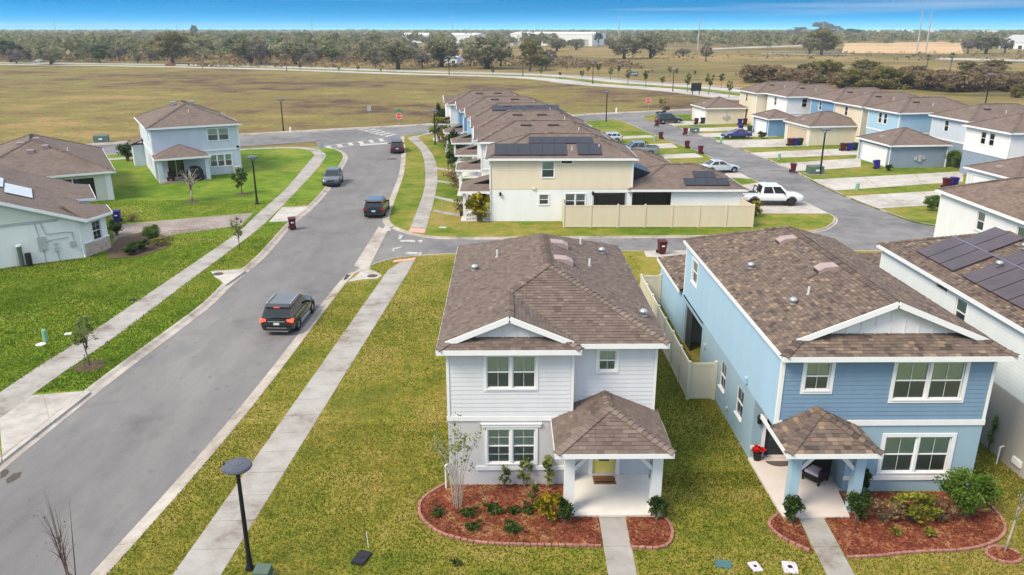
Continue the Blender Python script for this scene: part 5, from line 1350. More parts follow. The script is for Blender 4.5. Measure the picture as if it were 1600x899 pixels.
    for sgn in (1,-1):
        lo0, lo1, up0, up1 = ((A[1],A[2],Bq[1],Bq[2]) if sgn > 0 else (A[3],A[0],Bq[3],Bq[0]))
        parts = ((.08,.47),(.50,.90)) if kind != 'suv' else ((.05,.22),(.25,.53),(.56,.90))
        if sgn < 0: parts = [(1-b_,1-a_) for a_, b_ in parts]
        for a_, b_ in parts: pane([lerp3(lo0,lo1,a_),lerp3(lo0,lo1,b_),lerp3(up0,up1,b_),lerp3(up0,up1,a_)],'side_window',(.02,.02,.12,.10))
    if kind == 'suv' and not simple:   # raised quarter, spoiler
        MB().hexa([(-wr_*.95,r0-.22,zr-.13),(wr_*.95,r0-.22,zr-.13),(wr_*.95,r0+.1,zr-.06),(-wr_*.95,r0+.1,zr-.06),(-wr_*.93,r0-.22,zr-.09),(wr_*.93,r0-.22,zr-.09),(wr_*.9,r0+.1,zr-.005),(-wr_*.9,r0+.1,zr-.005)]).build('spoiler', M[paint], root)
        MB().box(-.16,.16,r0-.235,r0-.215,zr-.125,zr-.095).build('brake_lamp', M['tail_lit' if lit else 'tail_red'], root)
    if rails:
        for sx in (-1,1): MB().tube([(sx*wr_*.93,r0+.1,zr-.01),(sx*wr_*.93,r0+.25,zr+.05),(sx*wr_*.93,r1-.35,zr+.05),(sx*wr_*.93,r1-.2,zr-.02)],.028,6).build('roof_rail', M['chrome'], root)
    # wheels
    wy = (-wbase/2-.02, wbase/2+.06)
    for y in wy:
        for sx in (-1,1):
            t = MB(); xo = sx*(w+.012)
            prof = [(wr*.62,0.0),(wr*.95,.01),(wr,.05),(wr,.20),(wr*.95,.24)]
            seg = 20; rg = []
            for r_, o_ in prof:
                n = len(t.v); rg.append(n)
                for k in range(seg): a = 2*math.pi*k/seg; t.v.append((xo-sx*o_, y+r_*math.cos(a), wr+r_*math.sin(a)))
            for p, q in zip(rg, rg[1:]):
                for k in range(seg): m_ = (k+1)%seg; t.f.append([p+k,p+m_,q+m_,q+k] if sx < 0 else [p+k,q+k,q+m_,p+m_]); t.t.append(.5); t.uv.append(None)
            tyre = link('wheel', car_mesh(t.mesh('wheel'), 40), M['rubber'], root)
            ri = MB()
            for k in range(seg): a = 2*math.pi*k/seg; ri.v.append((xo-sx*.03, y+wr*.63*math.cos(a), wr+wr*.63*math.sin(a)))
            ri.v.append((xo-sx*.01, y, wr))
            for k in range(seg): ri.f.append([k,(k+1)%seg,seg] if sx > 0 else [(k+1)%seg,k,seg]); ri.t.append(.5); ri.uv.append(None)
            ri.build('rim', M['rim' if not flare else 'plastic_dark'], tyre)
            arch = MB(); Rr = wr+.10
            pts = []
            for k in range(0,13): a = math.pi*k/12; pts.append((math.cos(a),math.sin(a)))
            for (c0,s0),(c1,s1) in zip(pts,pts[1:]):
                f = [(xo-sx*.004,y+wr*1.02*c0,wr+wr*1.02*s0),(xo-sx*.004,y+wr*1.02*c1,wr+wr*1.02*s1),(xo-sx*.022,y+Rr*c1,wr+Rr*s1),(xo-sx*.022,y+Rr*c0,wr+Rr*s0)]
                arch.face(f if sx < 0 else f[::-1]); g = [(xo-sx*.3,p[1],p[2]) for p in f]; arch.face([f[3],f[2],g[2],g[3]] if sx < 0 else [f[2],f[3],g[3],g[2]])
            arch.build('wheel_arch', M['plastic_dark'], root)
    # lamps, bumpers, plate, mirrors, handles
    zt = {'suv':belt-.10,'sedan':.80,'pickup':.98}[kind]
    for sx in (-1,1):
        tl = MB(); x0, x1 = sx*w*.62, sx*w*.955
        tl.hexa([(min(x0,x1),-h+.03,zt-.13),(max(x0,x1),-h+.03,zt-.13),(max(x0,x1),-h+.25,zt-.10),(min(x0,x1),-h+.25,zt-.10),(min(x0,x1),-h+.005,zt+.06),(max(x0,x1),-h+.02,zt+.06),(max(x0,x1),-h+.28,zt+.05),(min(x0,x1),-h+.28,zt+.05)])
        tl.build('tail_light', M['tail_lit' if lit else 'tail_red'], root)
        zh = {'suv':belt-.30,'sedan':.60,'pickup':.92}[kind]; x0, x1 = sx*w*.52, sx*w*.90
        hl_ = MB(); a, b2 = min(x0,x1), max(x0,x1); ly = lambda x: h-.06-.20*(abs(x)/w)**2
        hl_.hexa([(a,ly(a)-.20,zh-.07),(b2,ly(b2)-.20,zh-.07),(b2,ly(b2)+.03,zh-.07),(a,ly(a)+.03,zh-.07),(a,ly(a)-.20,zh+.08),(b2,ly(b2)-.20,zh+.08),(b2,ly(b2)-.01,zh+.07),(a,ly(a)-.01,zh+.07)][0:4]+[(a,ly(a)-.20,zh+.08),(b2,ly(b2)-.20,zh+.08),(b2,ly(b2)-.01,zh+.07),(a,ly(a)-.01,zh+.07)])
        hl_.build('headlight', M['headlight'], root)
        ym = y1-.55; MB().hexa([(sx*(w*.90),ym-.07,zb+.07),(sx*(w+.17),ym-.09,zb+.08),(sx*(w+.17),ym+.05,zb+.08),(sx*(w*.90),ym+.07,zb+.07),(sx*(w*.90),ym-.07,zb+.20),(sx*(w+.16),ym-.09,zb+.22),(sx*(w+.16),ym+.03,zb+.21),(sx*(w*.90),ym+.06,zb+.19)]).build('mirror', M[paint if kind != 'pickup' else 'plastic_dark'], root)
        if not simple:
            for yy in (y0+.95, (y0+y1)/2+.25): MB().box(sx*w*.965-.022,sx*w*.965+.022,yy-.10,yy+.10,zb-.16,zb-.12).build('door_handle', M['chrome' if lit else paint], root)
            if lit: MB().beam((sx*w*.985,y0+.35,zb+.01),(sx*w*.985,y1-.25,zb+.01),.03,.03).build('belt_moulding', M['chrome'], root)
            MB().box(sx*w*.97-.03,sx*w*.97+.03,-wbase/2+.45,wbase/2-.42,sill-.02,sill+.07).build('side_skirt', M['chrome' if lit else trim], root)
    bz = {'suv':.50,'sedan':.48,'pickup':.62}[kind]
    MB().box(-w*.80,w*.80,-h-.04,-h+.10,bz-.16,bz+.02).build('rear_bumper', M[trim], root)
    MB().box(-w*.72,w*.72,h-.14,h+.03,bz-.16,bz-.02).build('front_bumper', M[trim], root)
    MB().box(-w*.42,w*.42,h-.10,h+.005,{'suv':.62,'sedan':.50,'pickup':.72}[kind],{'suv':.80,'sedan':.60,'pickup':1.0}[kind]).build('grille', M['plastic_dark'], root)
    MB().box(-.16,.16,-h-.035,-h+.06,zt-.26,zt-.14).build('number_plate', M['plate'], root)
    if lit:
        MB().box(-w*.5,w*.5,-h-.02,-h+.05,zt-.09,zt-.05).build('tailgate_trim', M['chrome'], root)
        MB().box(-w*.58,w*.58,-h-.055,-h+.02,bz-.03,bz+.01).build('bumper_trim', M['chrome'], root); MB().box(-w*.66,w*.66,-h-.06,-h+.02,bz-.24,bz-.17).build('skid_plate', M['rim'], root)
    if kind == 'pickup':   # open bed
        MB().box(-w*.78,w*.78,-h+.10,-h+1.62,1.145,1.165).build('bed_floor', M['plastic_dark'], root)
        for sx in (-1,1): MB().box(sx*w*.90-.06,sx*w*.90+.06,-h+.06,-h+1.7,1.10,1.24).build('bed_rail', M[paint], root)
        MB().box(-w*.86,w*.86,-h+.0,-h+.10,1.05,1.24).build('tailgate', M[paint], root)
        MB().tube([(-w*.75,-h+1.45,1.2),(-w*.62,-h+1.55,1.72),(w*.62,-h+1.55,1.72),(w*.75,-h+1.45,1.2)],.05,6).build('roll_bar', M['plastic_dark'], root)
        if flare:
            for sx in (-1,1): MB().box(sx*w-.03,sx*w+.05,-wbase/2+.55,wbase/2-.5,.42,.5).build('running_board', M['plastic_dark'], root)
    return root

SUV = make_car('car', 'black SUV with lit red tail lights driving up the street', (-12.7,42.8), -2.5, 4.7, 1.94, 1.70, 'car_black', 'suv', rails=True, lit=True)
make_car('car', 'black crossover with a silvery roof parked at the kerb, seen from behind', (-11.95,70.9), 1.5, 4.65, 1.92, 1.62, 'car_black', 'suv', belt=1.0)
make_car('car', 'dark navy crossover parked on the left side of the street facing us', (-19.05,85.2), 184.5, 4.4, 1.84, 1.6, 'car_navy', 'suv')
make_car('car', 'maroon SUV waiting at the top of the street near the crosswalk', (-15.05,108.9), 8, 4.7, 1.9, 1.75, 'car_maroon', 'suv')
make_car('car', 'black SUV parked before the small beige garage', (*(29.71, 141.69),.02), -83, 4.8, 1.95, 1.78, 'car_black', 'suv', simple=True)
make_car('car', 'royal blue sedan parked on a driveway by the blue garage', (*(36.14, 121.48),.02), 97, 4.5, 1.8, 1.45, 'car_blue', 'sedan', wr=.32)
make_car('car', 'pale silver sedan parked nose-out on a driveway by the back alley', (*(25.63, 91.60),.02), -80, 4.7, 1.85, 1.46, 'car_silver', 'sedan', wr=.33)
make_car('car', 'white pickup truck with black wheels parked behind the beige fence', (*(25.83, 73.90),.02), -92, 5.9, 2.05, 1.98, 'car_white', 'pickup', wr=.43, flare=True)
make_car('car', 'grey pickup truck half hidden behind the row of garages', (*(17.83, 104.38),.02), 93, 5.6, 2.0, 1.88, 'car_grey', 'pickup', wr=.38, simple=True)
make_car('car', 'silver car half hidden behind the row near the far driveway', (*(15.32, 116.70),.02), 95, 4.5, 1.8, 1.5, 'car_silver', 'suv', simple=True)
far_car = make_car('car', 'small red car on the far boulevard', (*(-152.18, 367.07),-.12), 90+12, 4.6, 1.85, 1.5, 'car_red', 'sedan', wr=.33, simple=True, group='cars far off')
for (px_, mm, lab) in (((-257.63, 426.28), 'car_black', 'dark car leftmost on the far boulevard'), ((-236.23, 409.88), 'car_white', 'white car on the far boulevard at the left'), ((-244.18, 430.40), 'car_black', 'dark car beside the white one on the far boulevard')):
    make_car('car', lab, (*px_,-.12), 90+10, 4.6, 1.85, 1.5, mm, 'sedan', wr=.33, simple=True, group='cars far off')
make_car('car', 'grey van-like car half hidden by young trees on the far boulevard', (*(45.88, 287.99),-.12), 60, 4.8, 1.9, 1.8, 'car_grey', 'suv', simple=True, group='cars far off')

# ================================================================== wheeled bins
def make_bin(m):
    r = empty('wheelie_bin', (0,0,0))
    b = MB()
    lo = [(-.22,-.25,.10),(.22,-.25,.10),(.24,.27,.02),(-.24,.27,.02)]; hi = [(-.29,-.33,.98),(.29,-.33,.98),(.29,.36,.98),(-.29,.36,.98)]
    b.hexa([lo[0],lo[1],lo[2],lo[3],hi[0],hi[1],hi[2],hi[3]]); b.hexa([(-.31,-.35,.92),(.31,-.35,.92),(.31,.38,.92),(-.31,.38,.92),(-.31,-.35,.99),(.31,-.35,.99),(.31,.38,.99),(-.31,.38,.99)])
    b.build('bin_body', M[m], r)
    l = MB(); q = []
    for y, z in ((-.37,1.0),(-.30,1.05),(.0,1.09),(.38,1.06)):
        q.append([(-.31,y,z),(.31,y,z)])
    for a, c in zip(q, q[1:]): l.face([a[0],a[1],c[1],c[0]])
    l.face([(-.31,-.37,.995),(.31,-.37,.995),q[0][1],q[0][0]]); l.face([(.31,-.37,.995),(.31,.38,.995),q[3][1],q[2][1],q[1][1],q[0][1]]); l.face([(-.31,.38,.995),(-.31,-.37,.995),q[0][0],q[1][0],q[2][0],q[3][0]]); l.face([(.31,.38,.995),(-.31,.38,.995),q[3][0],q[3][1]])
    l.build('lid', M[m], r)
    MB().tube([(-.27,.40,.94),(-.27,.47,.97),(.27,.47,.97),(.27,.40,.94)],.022,6).build('handle', M[m], r)
    for sx in (-1,1):
        t = MB().tube([(sx*.26,.34,.13),(sx*.33,.34,.13)],.13,12); t.build('wheel', M['rubber'], r)
    mb = MB(); mb.face([(-.12,-.315,.62),(.12,-.315,.62),(.12,-.325,.74),(-.12,-.325,.74)]); mb.build('sticker', M['sign_white'], r)
    return r
PROTO = {c: make_bin('cart_'+c) for c in ('maroon','blue','green')}
USED = set()
def bin_at(c, p, rz, label, grp='wheeled rubbish bins', z=.0):
    if c in USED: o = clone(PROTO[c], (p[0],p[1],z), R(rz))
    else: o = PROTO[c]; USED.add(c); o.location = (p[0],p[1],z); o.rotation_euler = (0,0,R(rz))
    tag(o, label, 'rubbish bin', grp)
bin_at('maroon', (-18.23, 64.65), 20, 'maroon wheeled bin standing alone on the left kerb of the street', z=-.11)
bin_at('maroon', (11.93, 56.44), 5, 'maroon wheeled bin on the alley drive between the two front houses', z=.012)
bin_at('blue', (-34.27, 66.99), 15, 'blue wheeled bin beside the mint bungalow')
for c, p, rz, lab in (('maroon',(26.72, 136.91),60,'maroon bin beside the black SUV at the alley mouth'),('maroon',(24.13, 120.50),-100,'maroon bin on the left alley edge, farthest of three'),
    ('maroon',(29.09, 125.36),70,'maroon bin beside the low green cabinet on the alley'),('maroon',(26.01, 110.74),-100,'maroon bin on the left alley edge, middle of three'),('maroon',(26.72, 105.70),-100,'maroon bin on the left alley edge, nearest of three'),
    ('maroon',(34.34, 91.30),70,'maroon bin standing near the alley lamp post'),('maroon',(34.22, 139.69),90,'maroon bin against the white door of the small beige garage'),('green',(35.60, 140.65),110,'dark green bin beside the maroon one at the small beige garage'),
    ('blue',(41.71, 138.66),90,'blue bin behind the small beige garage'),('maroon',(42.76, 139.12),90,'maroon bin next to the blue one behind the small beige garage'),('blue',(39.36, 130.15),95,'blue bin beside the royal blue sedan'),
    ('green',(40.23, 128.06),95,'dark green bin between the blue sedan and the blue garage'),('maroon',(41.63, 113.13),95,'maroon bin first of three before the tan garage door'),('blue',(42.37, 113.12),95,'blue bin in the middle of three before the tan garage door'),
    ('green',(43.24, 113.44),95,'dark green bin last of three before the tan garage door'),('blue',(45.51, 93.62),80,'blue bin tilted before the slate blue garage'),('maroon',(47.32, 108.12),95,'maroon bin first of three beside the tan garage wall'),
    ('blue',(48.22, 108.11),95,'blue bin in the middle of three beside the tan garage wall'),('green',(49.28, 108.70),95,'dark green bin last of three beside the tan garage wall'),('maroon',(47.41, 81.66),95,'maroon bin at the right edge by the pale garage'),
    ('blue',(48.52, 82.18),95,'blue bin at the right edge by the pale garage')):
    bin_at(c, p, rz, lab, z=.012)

for o in bpy.data.objects:
    if o.get('label','').startswith('blue bin tilted'): o.rotation_euler = (R(-11),R(6),R(80))

# ================================================================== street lamps
def make_lamp():
    r = empty('street_lamp', (0,0,0))
    MB().lathe([(.15,0),(.15,.05),(.10,.12),(.085,.5),(.075,.55),(.060,3.35),(.075,3.42),(.03,3.46)], seg=12).build('post', M['lamp_black'], r, True)
    for k in range(3):
        a = 2*math.pi*k/3+.5
        MB().tube([(0,0,3.42),(.12*math.cos(a),.12*math.sin(a),3.50),(.27*math.cos(a),.27*math.sin(a),3.66)],.018,6).build('bracket', M['lamp_black'], r)
    h = MB().lathe([(.30,3.655),(.43,3.68),(.455,3.72),(.43,3.78),(.34,3.825),(.20,3.85),(.19,3.865),(.02,3.875)], seg=28).build('lamp_head', M['lamp_disc'], r, True)
    h.data.set_sharp_from_angle(angle=R(35))
    MB().lathe([(.01,3.64),(.29,3.645),(.31,3.665)], seg=20).build('lens', M['lamp_lens'], h)
    MB().lathe([(.015,3.86),(.035,3.87),(.03,3.93),(.01,3.94)], (-.36,-.08), 8).build('photocell', M['lamp_black'], h) if False else MB().box(-.41,-.35,-.04,.02,3.78,3.84).build('photocell', M['lamp_black'], h)
    return r
LAMP = make_lamp()
for i, (p, s, lab) in enumerate((((-8.13, 20.51),1.0,'black disc-headed street lamp standing beside the near pavement'),((-24.19, 74.37),1.22,'black street lamp on the bright lawn left of the street'),((-37.13, 131.72),1.35,'street lamp on the edge of the dry field left of the crossing'),
      ((36.97, 89.79),1.4,'black street lamp beside a green cabinet on the back alley'),((-10.25, 114.93),1.3,'street lamp among bushes at the end of the row'),((18.67, 144.32),1.4,'street lamp at the far corner where the back alley starts'),
      ((6.60, 286.40),1.7,'tall lamp on the boulevard kerb behind the big oak'),((27.22, 245.94),1.6,'tall lamp on the boulevard kerb among young trees'),((45.63, 215.26),1.5,'tall lamp on the boulevard near the dark notice board'),((-87.31, 322.15),1.7,'tall lamp leftmost on the boulevard kerb'),((-20.31, 294.66),1.7,'tall lamp on the boulevard before the pale shed'),((101.49, 165.97),1.9,'lamp post rising behind the roofs at the right, before the thicket'))):
    o = LAMP if i == 0 else clone(LAMP, (p[0],p[1],0))
    o.location = (p[0],p[1],0.0); o.scale = (s,s,s); tag(o, lab, 'street lamp', 'street lamps')

# ================================================================== signs
def sign_post(name, p, h, label, cat='sign', r=.03):
    t = empty(name, (p[0],p[1],0), 0, label, cat); MB().tube([(0,0,0),(0,0,h)],r,8).build('post', M['pole_grey'], t); return t
def octagon(rad, y, z): return [(rad*math.cos(R(22.5+45*k)), y, z+rad*math.sin(R(22.5+45*k))) for k in range(8)]
def stop_sign(p, label, rz, h=2.9, face=True, rad=.48):
    t = sign_post('stop_sign', p, h, label); t.rotation_euler = (0,0,R(rz))
    mb = MB(); a, b = octagon(rad,-.04,h-.45), octagon(rad,-.02,h-.45); n = len(mb.v); mb.face(a); mb.face(b[::-1])
    for i in range(8): mb.face([a[i],b[i],b[(i+1)%8],a[(i+1)%8]])
    pl = mb.build('sign_plate', M['sign_white' if face else 'sign_back'], t)
    if face:
        mb = MB(); mb.face(octagon(rad*.92,-.046,h-.45)); mb.build('sign_face', M['sign_red'], pl)
        lettering(pl,'STOP',rad*.62,'sign_white',(0,-.052,h-.45),(R(90),0,0))
    return t
t = stop_sign((-16.54, 123.48), 'red stop sign with green street-name blades above it at the crossing', -6, 3.7, rad=.50)
MB().box(-.75,.75,-.02,.0,3.75,4.0).build('street_name_blade', M['sign_green'], t); MB().box(-.01,.01,-.7,.7,4.02,4.26).build('street_name_blade', M['sign_green'], t)
stop_sign((27.07, 148.46), 'red stop sign at the far end of the back alley', -10, 3.8, rad=.52)
stop_sign((-22.56, 95.64), 'grey back of a stop sign on the pavement left of the street', 180+10, 3.1, False, .42)
t = sign_post('road_sign', (-24.45, 142.70), 3.0, 'small grey-backed sign on a post across the cross street', 'sign'); MB().box(-.35,.35,-.03,-.01,2.1,3.0).build('sign_plate', M['sign_back'], t)
t = sign_post('marker_post', (-5.33, 64.53), 2.7, 'thin grey post with white tags on the lawn of the cream house', 'post', .02); MB().box(-.3,.3,-.02,.02,.02,.14).build('tag', M['sign_white'], t)
t = empty('notice_board', (*(49.38, 204.59),0), R(25), 'dark notice board on two posts beside the boulevard', 'sign')
for x in (-1.1,1.1): MB().box(x-.08,x+.08,-.08,.08,0,2.6).build('post', M['lamp_black'], t)
MB().box(-1.6,1.6,-.06,.06,.9,2.9).build('board', M['plastic_dark'], t)

# ================================================================== fences
def fence(path, h, step, m, label, boards=False, nb=11):
    p0 = path[0]; t = empty('fence', (p0[0],p0[1],0), 0, label, 'fence')
    L = lambda p: (p[0]-p0[0], p[1]-p0[1])
    last = None
    for a, b in zip(path, path[1:]):
        n = max(1, round(math.dist(a,b)/step)); a_, b_ = Vector(L(a)), Vector(L(b)); d = (b_-a_).normalized(); nn = Vector((d.y,-d.x))
        for k in range(n+1):
            q = a_+(b_-a_)*(k/n)
            if last is not None and (q-last).length < .05: continue
            last = q
            po = MB().box(q.x-.065,q.x+.065,q.y-.065,q.y+.065,-.05,h+.06).build('fence_post', M[m], t)
            cp = MB(); cp.hexa([(q.x-.08,q.y-.08,h+.06),(q.x+.08,q.y-.08,h+.06),(q.x+.08,q.y+.08,h+.06),(q.x-.08,q.y+.08,h+.06),(q.x-.02,q.y-.02,h+.12),(q.x+.02,q.y-.02,h+.12),(q.x+.02,q.y+.02,h+.12),(q.x-.02,q.y+.02,h+.12)]); cp.build('post_cap', M[m], po)
        for k in range(n):
            q0, q1 = a_+(b_-a_)*(k/n)+d*.066, a_+(b_-a_)*((k+1)/n)-d*.066
            for z0_, z1_ in ((.04,.18),(h-.13,h)):
                mb = MB(); c = [q0+nn*.032,q1+nn*.032,q1-nn*.032,q0-nn*.032]; mb.hexa([(v.x,v.y,z0_) for v in c]+[(v.x,v.y,z1_) for v in c]); mb.build('rail', M[m], t)
            if boards:
                for j in range(nb):
                    s0, s1 = q0+(q1-q0)*((j+.015)/nb), q0+(q1-q0)*((j+.985)/nb); mb = MB(); c = [s0+nn*.014,s1+nn*.014,s1-nn*.014,s0-nn*.014]; mb.hexa([(v.x,v.y,.18) for v in c]+[(v.x,v.y,h-.13) for v in c]); mb.build('board', M[m], t)
            else:
                mb = MB(); c = [q0+nn*.014,q1+nn*.014,q1-nn*.014,q0-nn*.014]; mb.hexa([(v.x,v.y,.18) for v in c]+[(v.x,v.y,h-.13) for v in c]); mb.build('fence_panel', M[m], t)
    return t
fence([(9.62,32.2),(8.42,32.2),(8.42,45.3),(9.6,45.3)], 1.83, 1.9, 'fence_near', 'cream vinyl fence along the blue house, running back beside the lawn', True, 10)
fence([(5.15,66.9),(5.05,64.7),(21.31, 64.61),(20.95,67.0)], 1.95, 2.35, 'fence_vinyl', 'long beige vinyl fence before the cream house with solar panels')

# ================================================================== small things by the houses
ch = empty('wicker_chair', (11.7,25.3,.09), R(-52), 'black wicker chair with a lilac cushion on the blue house porch', 'chair')
MB().box(-.36,.36,-.34,.34,.14,.36).build('seat', M['wicker'], ch)
MB().hexa([(-.36,.20,.34),(.36,.20,.34),(.36,.36,.34),(-.36,.36,.34),(-.34,.34,.95),(.34,.34,.95),(.34,.44,.95),(-.34,.44,.95)]).build('backrest', M['wicker'], ch)
for sx in (-1,1): MB().box(sx*.34-.06,sx*.34+.06,-.32,.30,.30,.64).build('armrest', M['wicker'], ch)
for x in (-.32,.32):
    for y in (-.30,.30): MB().box(x-.03,x+.03,y-.03,y+.03,0,.16).build('leg', M['wicker'], ch)
MB().hexa([(-.27,-.33,.36),(.27,-.33,.36),(.27,.22,.36),(-.27,.22,.36),(-.27,-.31,.46),(.27,-.31,.46),(.27,.20,.46),(-.27,.20,.46)]).build('cushion', M['cushion'], ch)
t = empty('doormat', (10.75,26.6,.088), 0, 'grey half-round doormat before the dark door of the blue house', 'doormat')
pts = [(.46*math.cos(R(180+k*15)), .02+.36*math.sin(R(180+k*15))) for k in range(13)]
MB().prism(pts,0,.012).build('pile', M['mat_grey'], t); MB().prism([(p[0]*1.08,p[1]*1.08+.01) for p in pts],-.002,.008).build('border', M['mat_dark'], t)
t = empty('doormat', (3.73,25.34,.092), 0, 'brown WELCOME doormat before the yellow door', 'doormat')
MB().box(-.42,.42,-.28,.28,0,.012).build('pile', M['mat_brown'], t); lettering(t,'WELCOME',.165,'mat_dark',(0,.06,.013),(0,0,0),ext=.001)
MB().box(-.36,.36,-.19,-.07,.012,.014).build('print', M['mat_dark'], t)
def lid(name, p, sx, sy, m, label, cat, rz=0, knob=None, rim=None, h=.035):
    t = empty(name, (p[0],p[1],.0), R(rz), label, cat)
    q = [(sx*a,sy*b) for a,b in ((-.42,-.5),(.42,-.5),(.5,-.42),(.5,.42),(.42,.5),(-.42,.5),(-.5,.42),(-.5,-.42))]
    MB().prism(q,-.05,h).build('lid', M[m], t); MB().prism([(a*1.12,b*1.12) for a,b in q],-.05,h*.6).build('rim', M[rim or m], t)
    if knob: MB().lathe([(sx*.18,h),(sx*.18,h+.012),(.02,h+.014)], seg=14).build('cap', M[knob], t)
lid('valve_box', (6.97, 20.59), .46,.36,'lid_teal','dark teal in-ground valve box lid on the front lawn','utility lid',-8)
lid('meter_lid', (7.95, 20.45), .30,.42,'lid_lilac','lilac in-ground meter lid with a dark cap, left of the pair','utility lid',12,'lid_black')
lid('meter_lid', (9.05, 20.41), .42,.50,'lid_lilac','larger lilac in-ground meter lid by the blue house walk','utility lid',-10,'lid_black')
lid('valve_box', (-4.68, 20.98), .42,.62,'lid_black','black in-ground box lid on the lawn by a white stake','utility lid',-18,'lid_black',h=.07)
lid('meter_lid', (-24.55, 40.56), .35,.3,'pvc_white','small white lid in the grass above the left verge sapling','utility lid',20)
lid('valve_box', (-23.56, 46.26), .4,.3,'lid_black','small black lid in the left lawn beside the pavement','utility lid',30)
t = empty('stake', (*(-4.54, 21.50),0), 0, 'thin white marker stake on the lawn beside the black lid', 'stake'); MB().tube([(0,0,0),(-.03,.02,.62)],.014,6).build('rod', M['pvc_white'], t)
t = empty('transformer', (*(-7.60, 20.08),0), R(-4), 'dull green utility cabinet at the foot of the near lamp post', 'utility box')
MB().hexa([(-.25,-.22,0),(.25,-.22,0),(.25,.22,0),(-.25,.22,0),(-.24,-.18,.30),(.24,-.18,.30),(.25,.22,.37),(-.25,.22,.37)]).build('cabinet', M['box_green'], t); MB().box(-.29,.29,-.27,.27,-.05,.03).build('pad', M['concrete'], t); MB().box(-.16,.08,-.225,-.20,.08,.2).build('label', M['sign_white'], t)
def pedestal(p, h, label, rz=0, m='pedestal_green', base=True, r=.13):
    t = empty('utility_pedestal', (p[0],p[1],0), R(rz), label, 'utility post', 'green utility pedestals')
    MB().lathe([(r,0),(r*.95,h*.9),(r*.6,h),(.01,h+.02)], seg=12).build('housing', M[m], t); 
    if base: MB().lathe([(r*2.0,-.02),(r*2.0,.03),(r*1.6,.04)], (-.05,-.42), 12).build('lid', M['pvc_white'], t)
pedestal((-25.18, 39.45), .72, 'pale green utility pedestal with a white lid on the left lawn')
for p, lab in (((22.84, 118.36),'small green pedestal at the far left alley edge'),((35.84, 100.73),'small green pedestal on grass opposite the cream car drives'),((32.42, 116.54),'small pale pedestal before the royal blue sedan'),((37.32, 80.55),'green pedestal on grass before the pale garage drive')): pedestal(p, .8, lab, base=False, r=.2)
def cabinet(p, w, d, h, label, rz=0, m='box_green'):
    t = empty('utility_cabinet', (p[0],p[1],0), R(rz), label, 'utility box', 'green utility cabinets')
    MB().hexa([(-w/2,-d/2,0),(w/2,-d/2,0),(w/2,d/2,0),(-w/2,d/2,0),(-w/2,-d*.4,h*.9),(w/2,-d*.4,h*.9),(w/2,d/2,h),(-w/2,d/2,h)]).build('cabinet', M[m], t); MB().box(-w*.6,w*.6,-d*.65,d*.65,-.05,.06).build('pad', M['concrete'], t)
    MB().box(-w*.12,w*.12,-d*.5-.03,-d*.45,h*.4,h*.6).build('label', M['sign_white'], t)
cabinet((-60.64, 117.76), 2.0, 1.6, 1.1, 'dark green transformer box on the field edge behind the pale blue house', 20)
cabinet((31.09, 127.74), 1.3, 1.0, .9, 'low green cabinet beside a maroon bin on the alley', 8); cabinet((36.52, 90.21), 1.7, 1.2, 1.0, 'dull green cabinet at the foot of the alley lamp post', 8)
t = empty('hydrant', (*(-35.50, 130.02),0), 0, 'small white fire hydrant on the far kerb beside a lamp', 'hydrant')
MB().lathe([(.16,0),(.14,.05),(.12,.55),(.15,.58),(.12,.72),(.03,.8)], seg=10).build('barrel', M['pvc_white'], t); MB().beam((-.22,0,.45),(.22,0,.45),.1,.1).build('outlet', M['pvc_white'], t)
t = empty('hydrant', (*(22.74, 160.19),0), 0, 'white fire hydrant on the far kerb near the alley mouth', 'hydrant')
MB().lathe([(.2,0),(.17,.05),(.15,.65),(.18,.68),(.15,.85),(.03,.95)], seg=10).build('barrel', M['pvc_white'], t); MB().beam((-.25,0,.5),(.25,0,.5),.12,.12).build('outlet', M['pvc_white'], t)
# patio things of the pale blue house
t = empty('grill', (-35.0,87.2,.06), R(29), 'black covered grill on the patio of the pale blue house', 'grill')
MB().lathe([(.85,0),(.95,.3),(.90,.9),(.65,1.35),(.25,1.5),(.02,1.52)], seg=14).build('cover', M['grill_cover'], t, True); MB().lathe([(1.0,0),(.98,.12),(.9,.14)], seg=14).build('hem', M['grill_cover'], t)
t = empty('patio_chair', (-37.4,86.3,.06), R(10), 'dark patio chair under the roof of the pale blue house', 'chair')
MB().box(-.35,.35,-.35,.35,.2,.42).build('seat', M['wicker'], t); MB().box(-.35,.35,.28,.40,.4,.95).build('backrest', M['wicker'], t)
for x in (-.3,.3): MB().box(x-.04,x+.04,-.3,.3,.0,.22).build('leg', M['wicker'], t)
# sprinkler risers
for p, lab in (((18.94, 24.50),'thin white pipe standing by the tan wall at the right'),):
    t = empty('standpipe', (*(19.36, 26.49),0), 0, lab, 'pipe'); MB().tube([(0,0,0),(0,0,.75),(.14,0,.8)],.03,8).build('riser', M['pvc_white'], t)

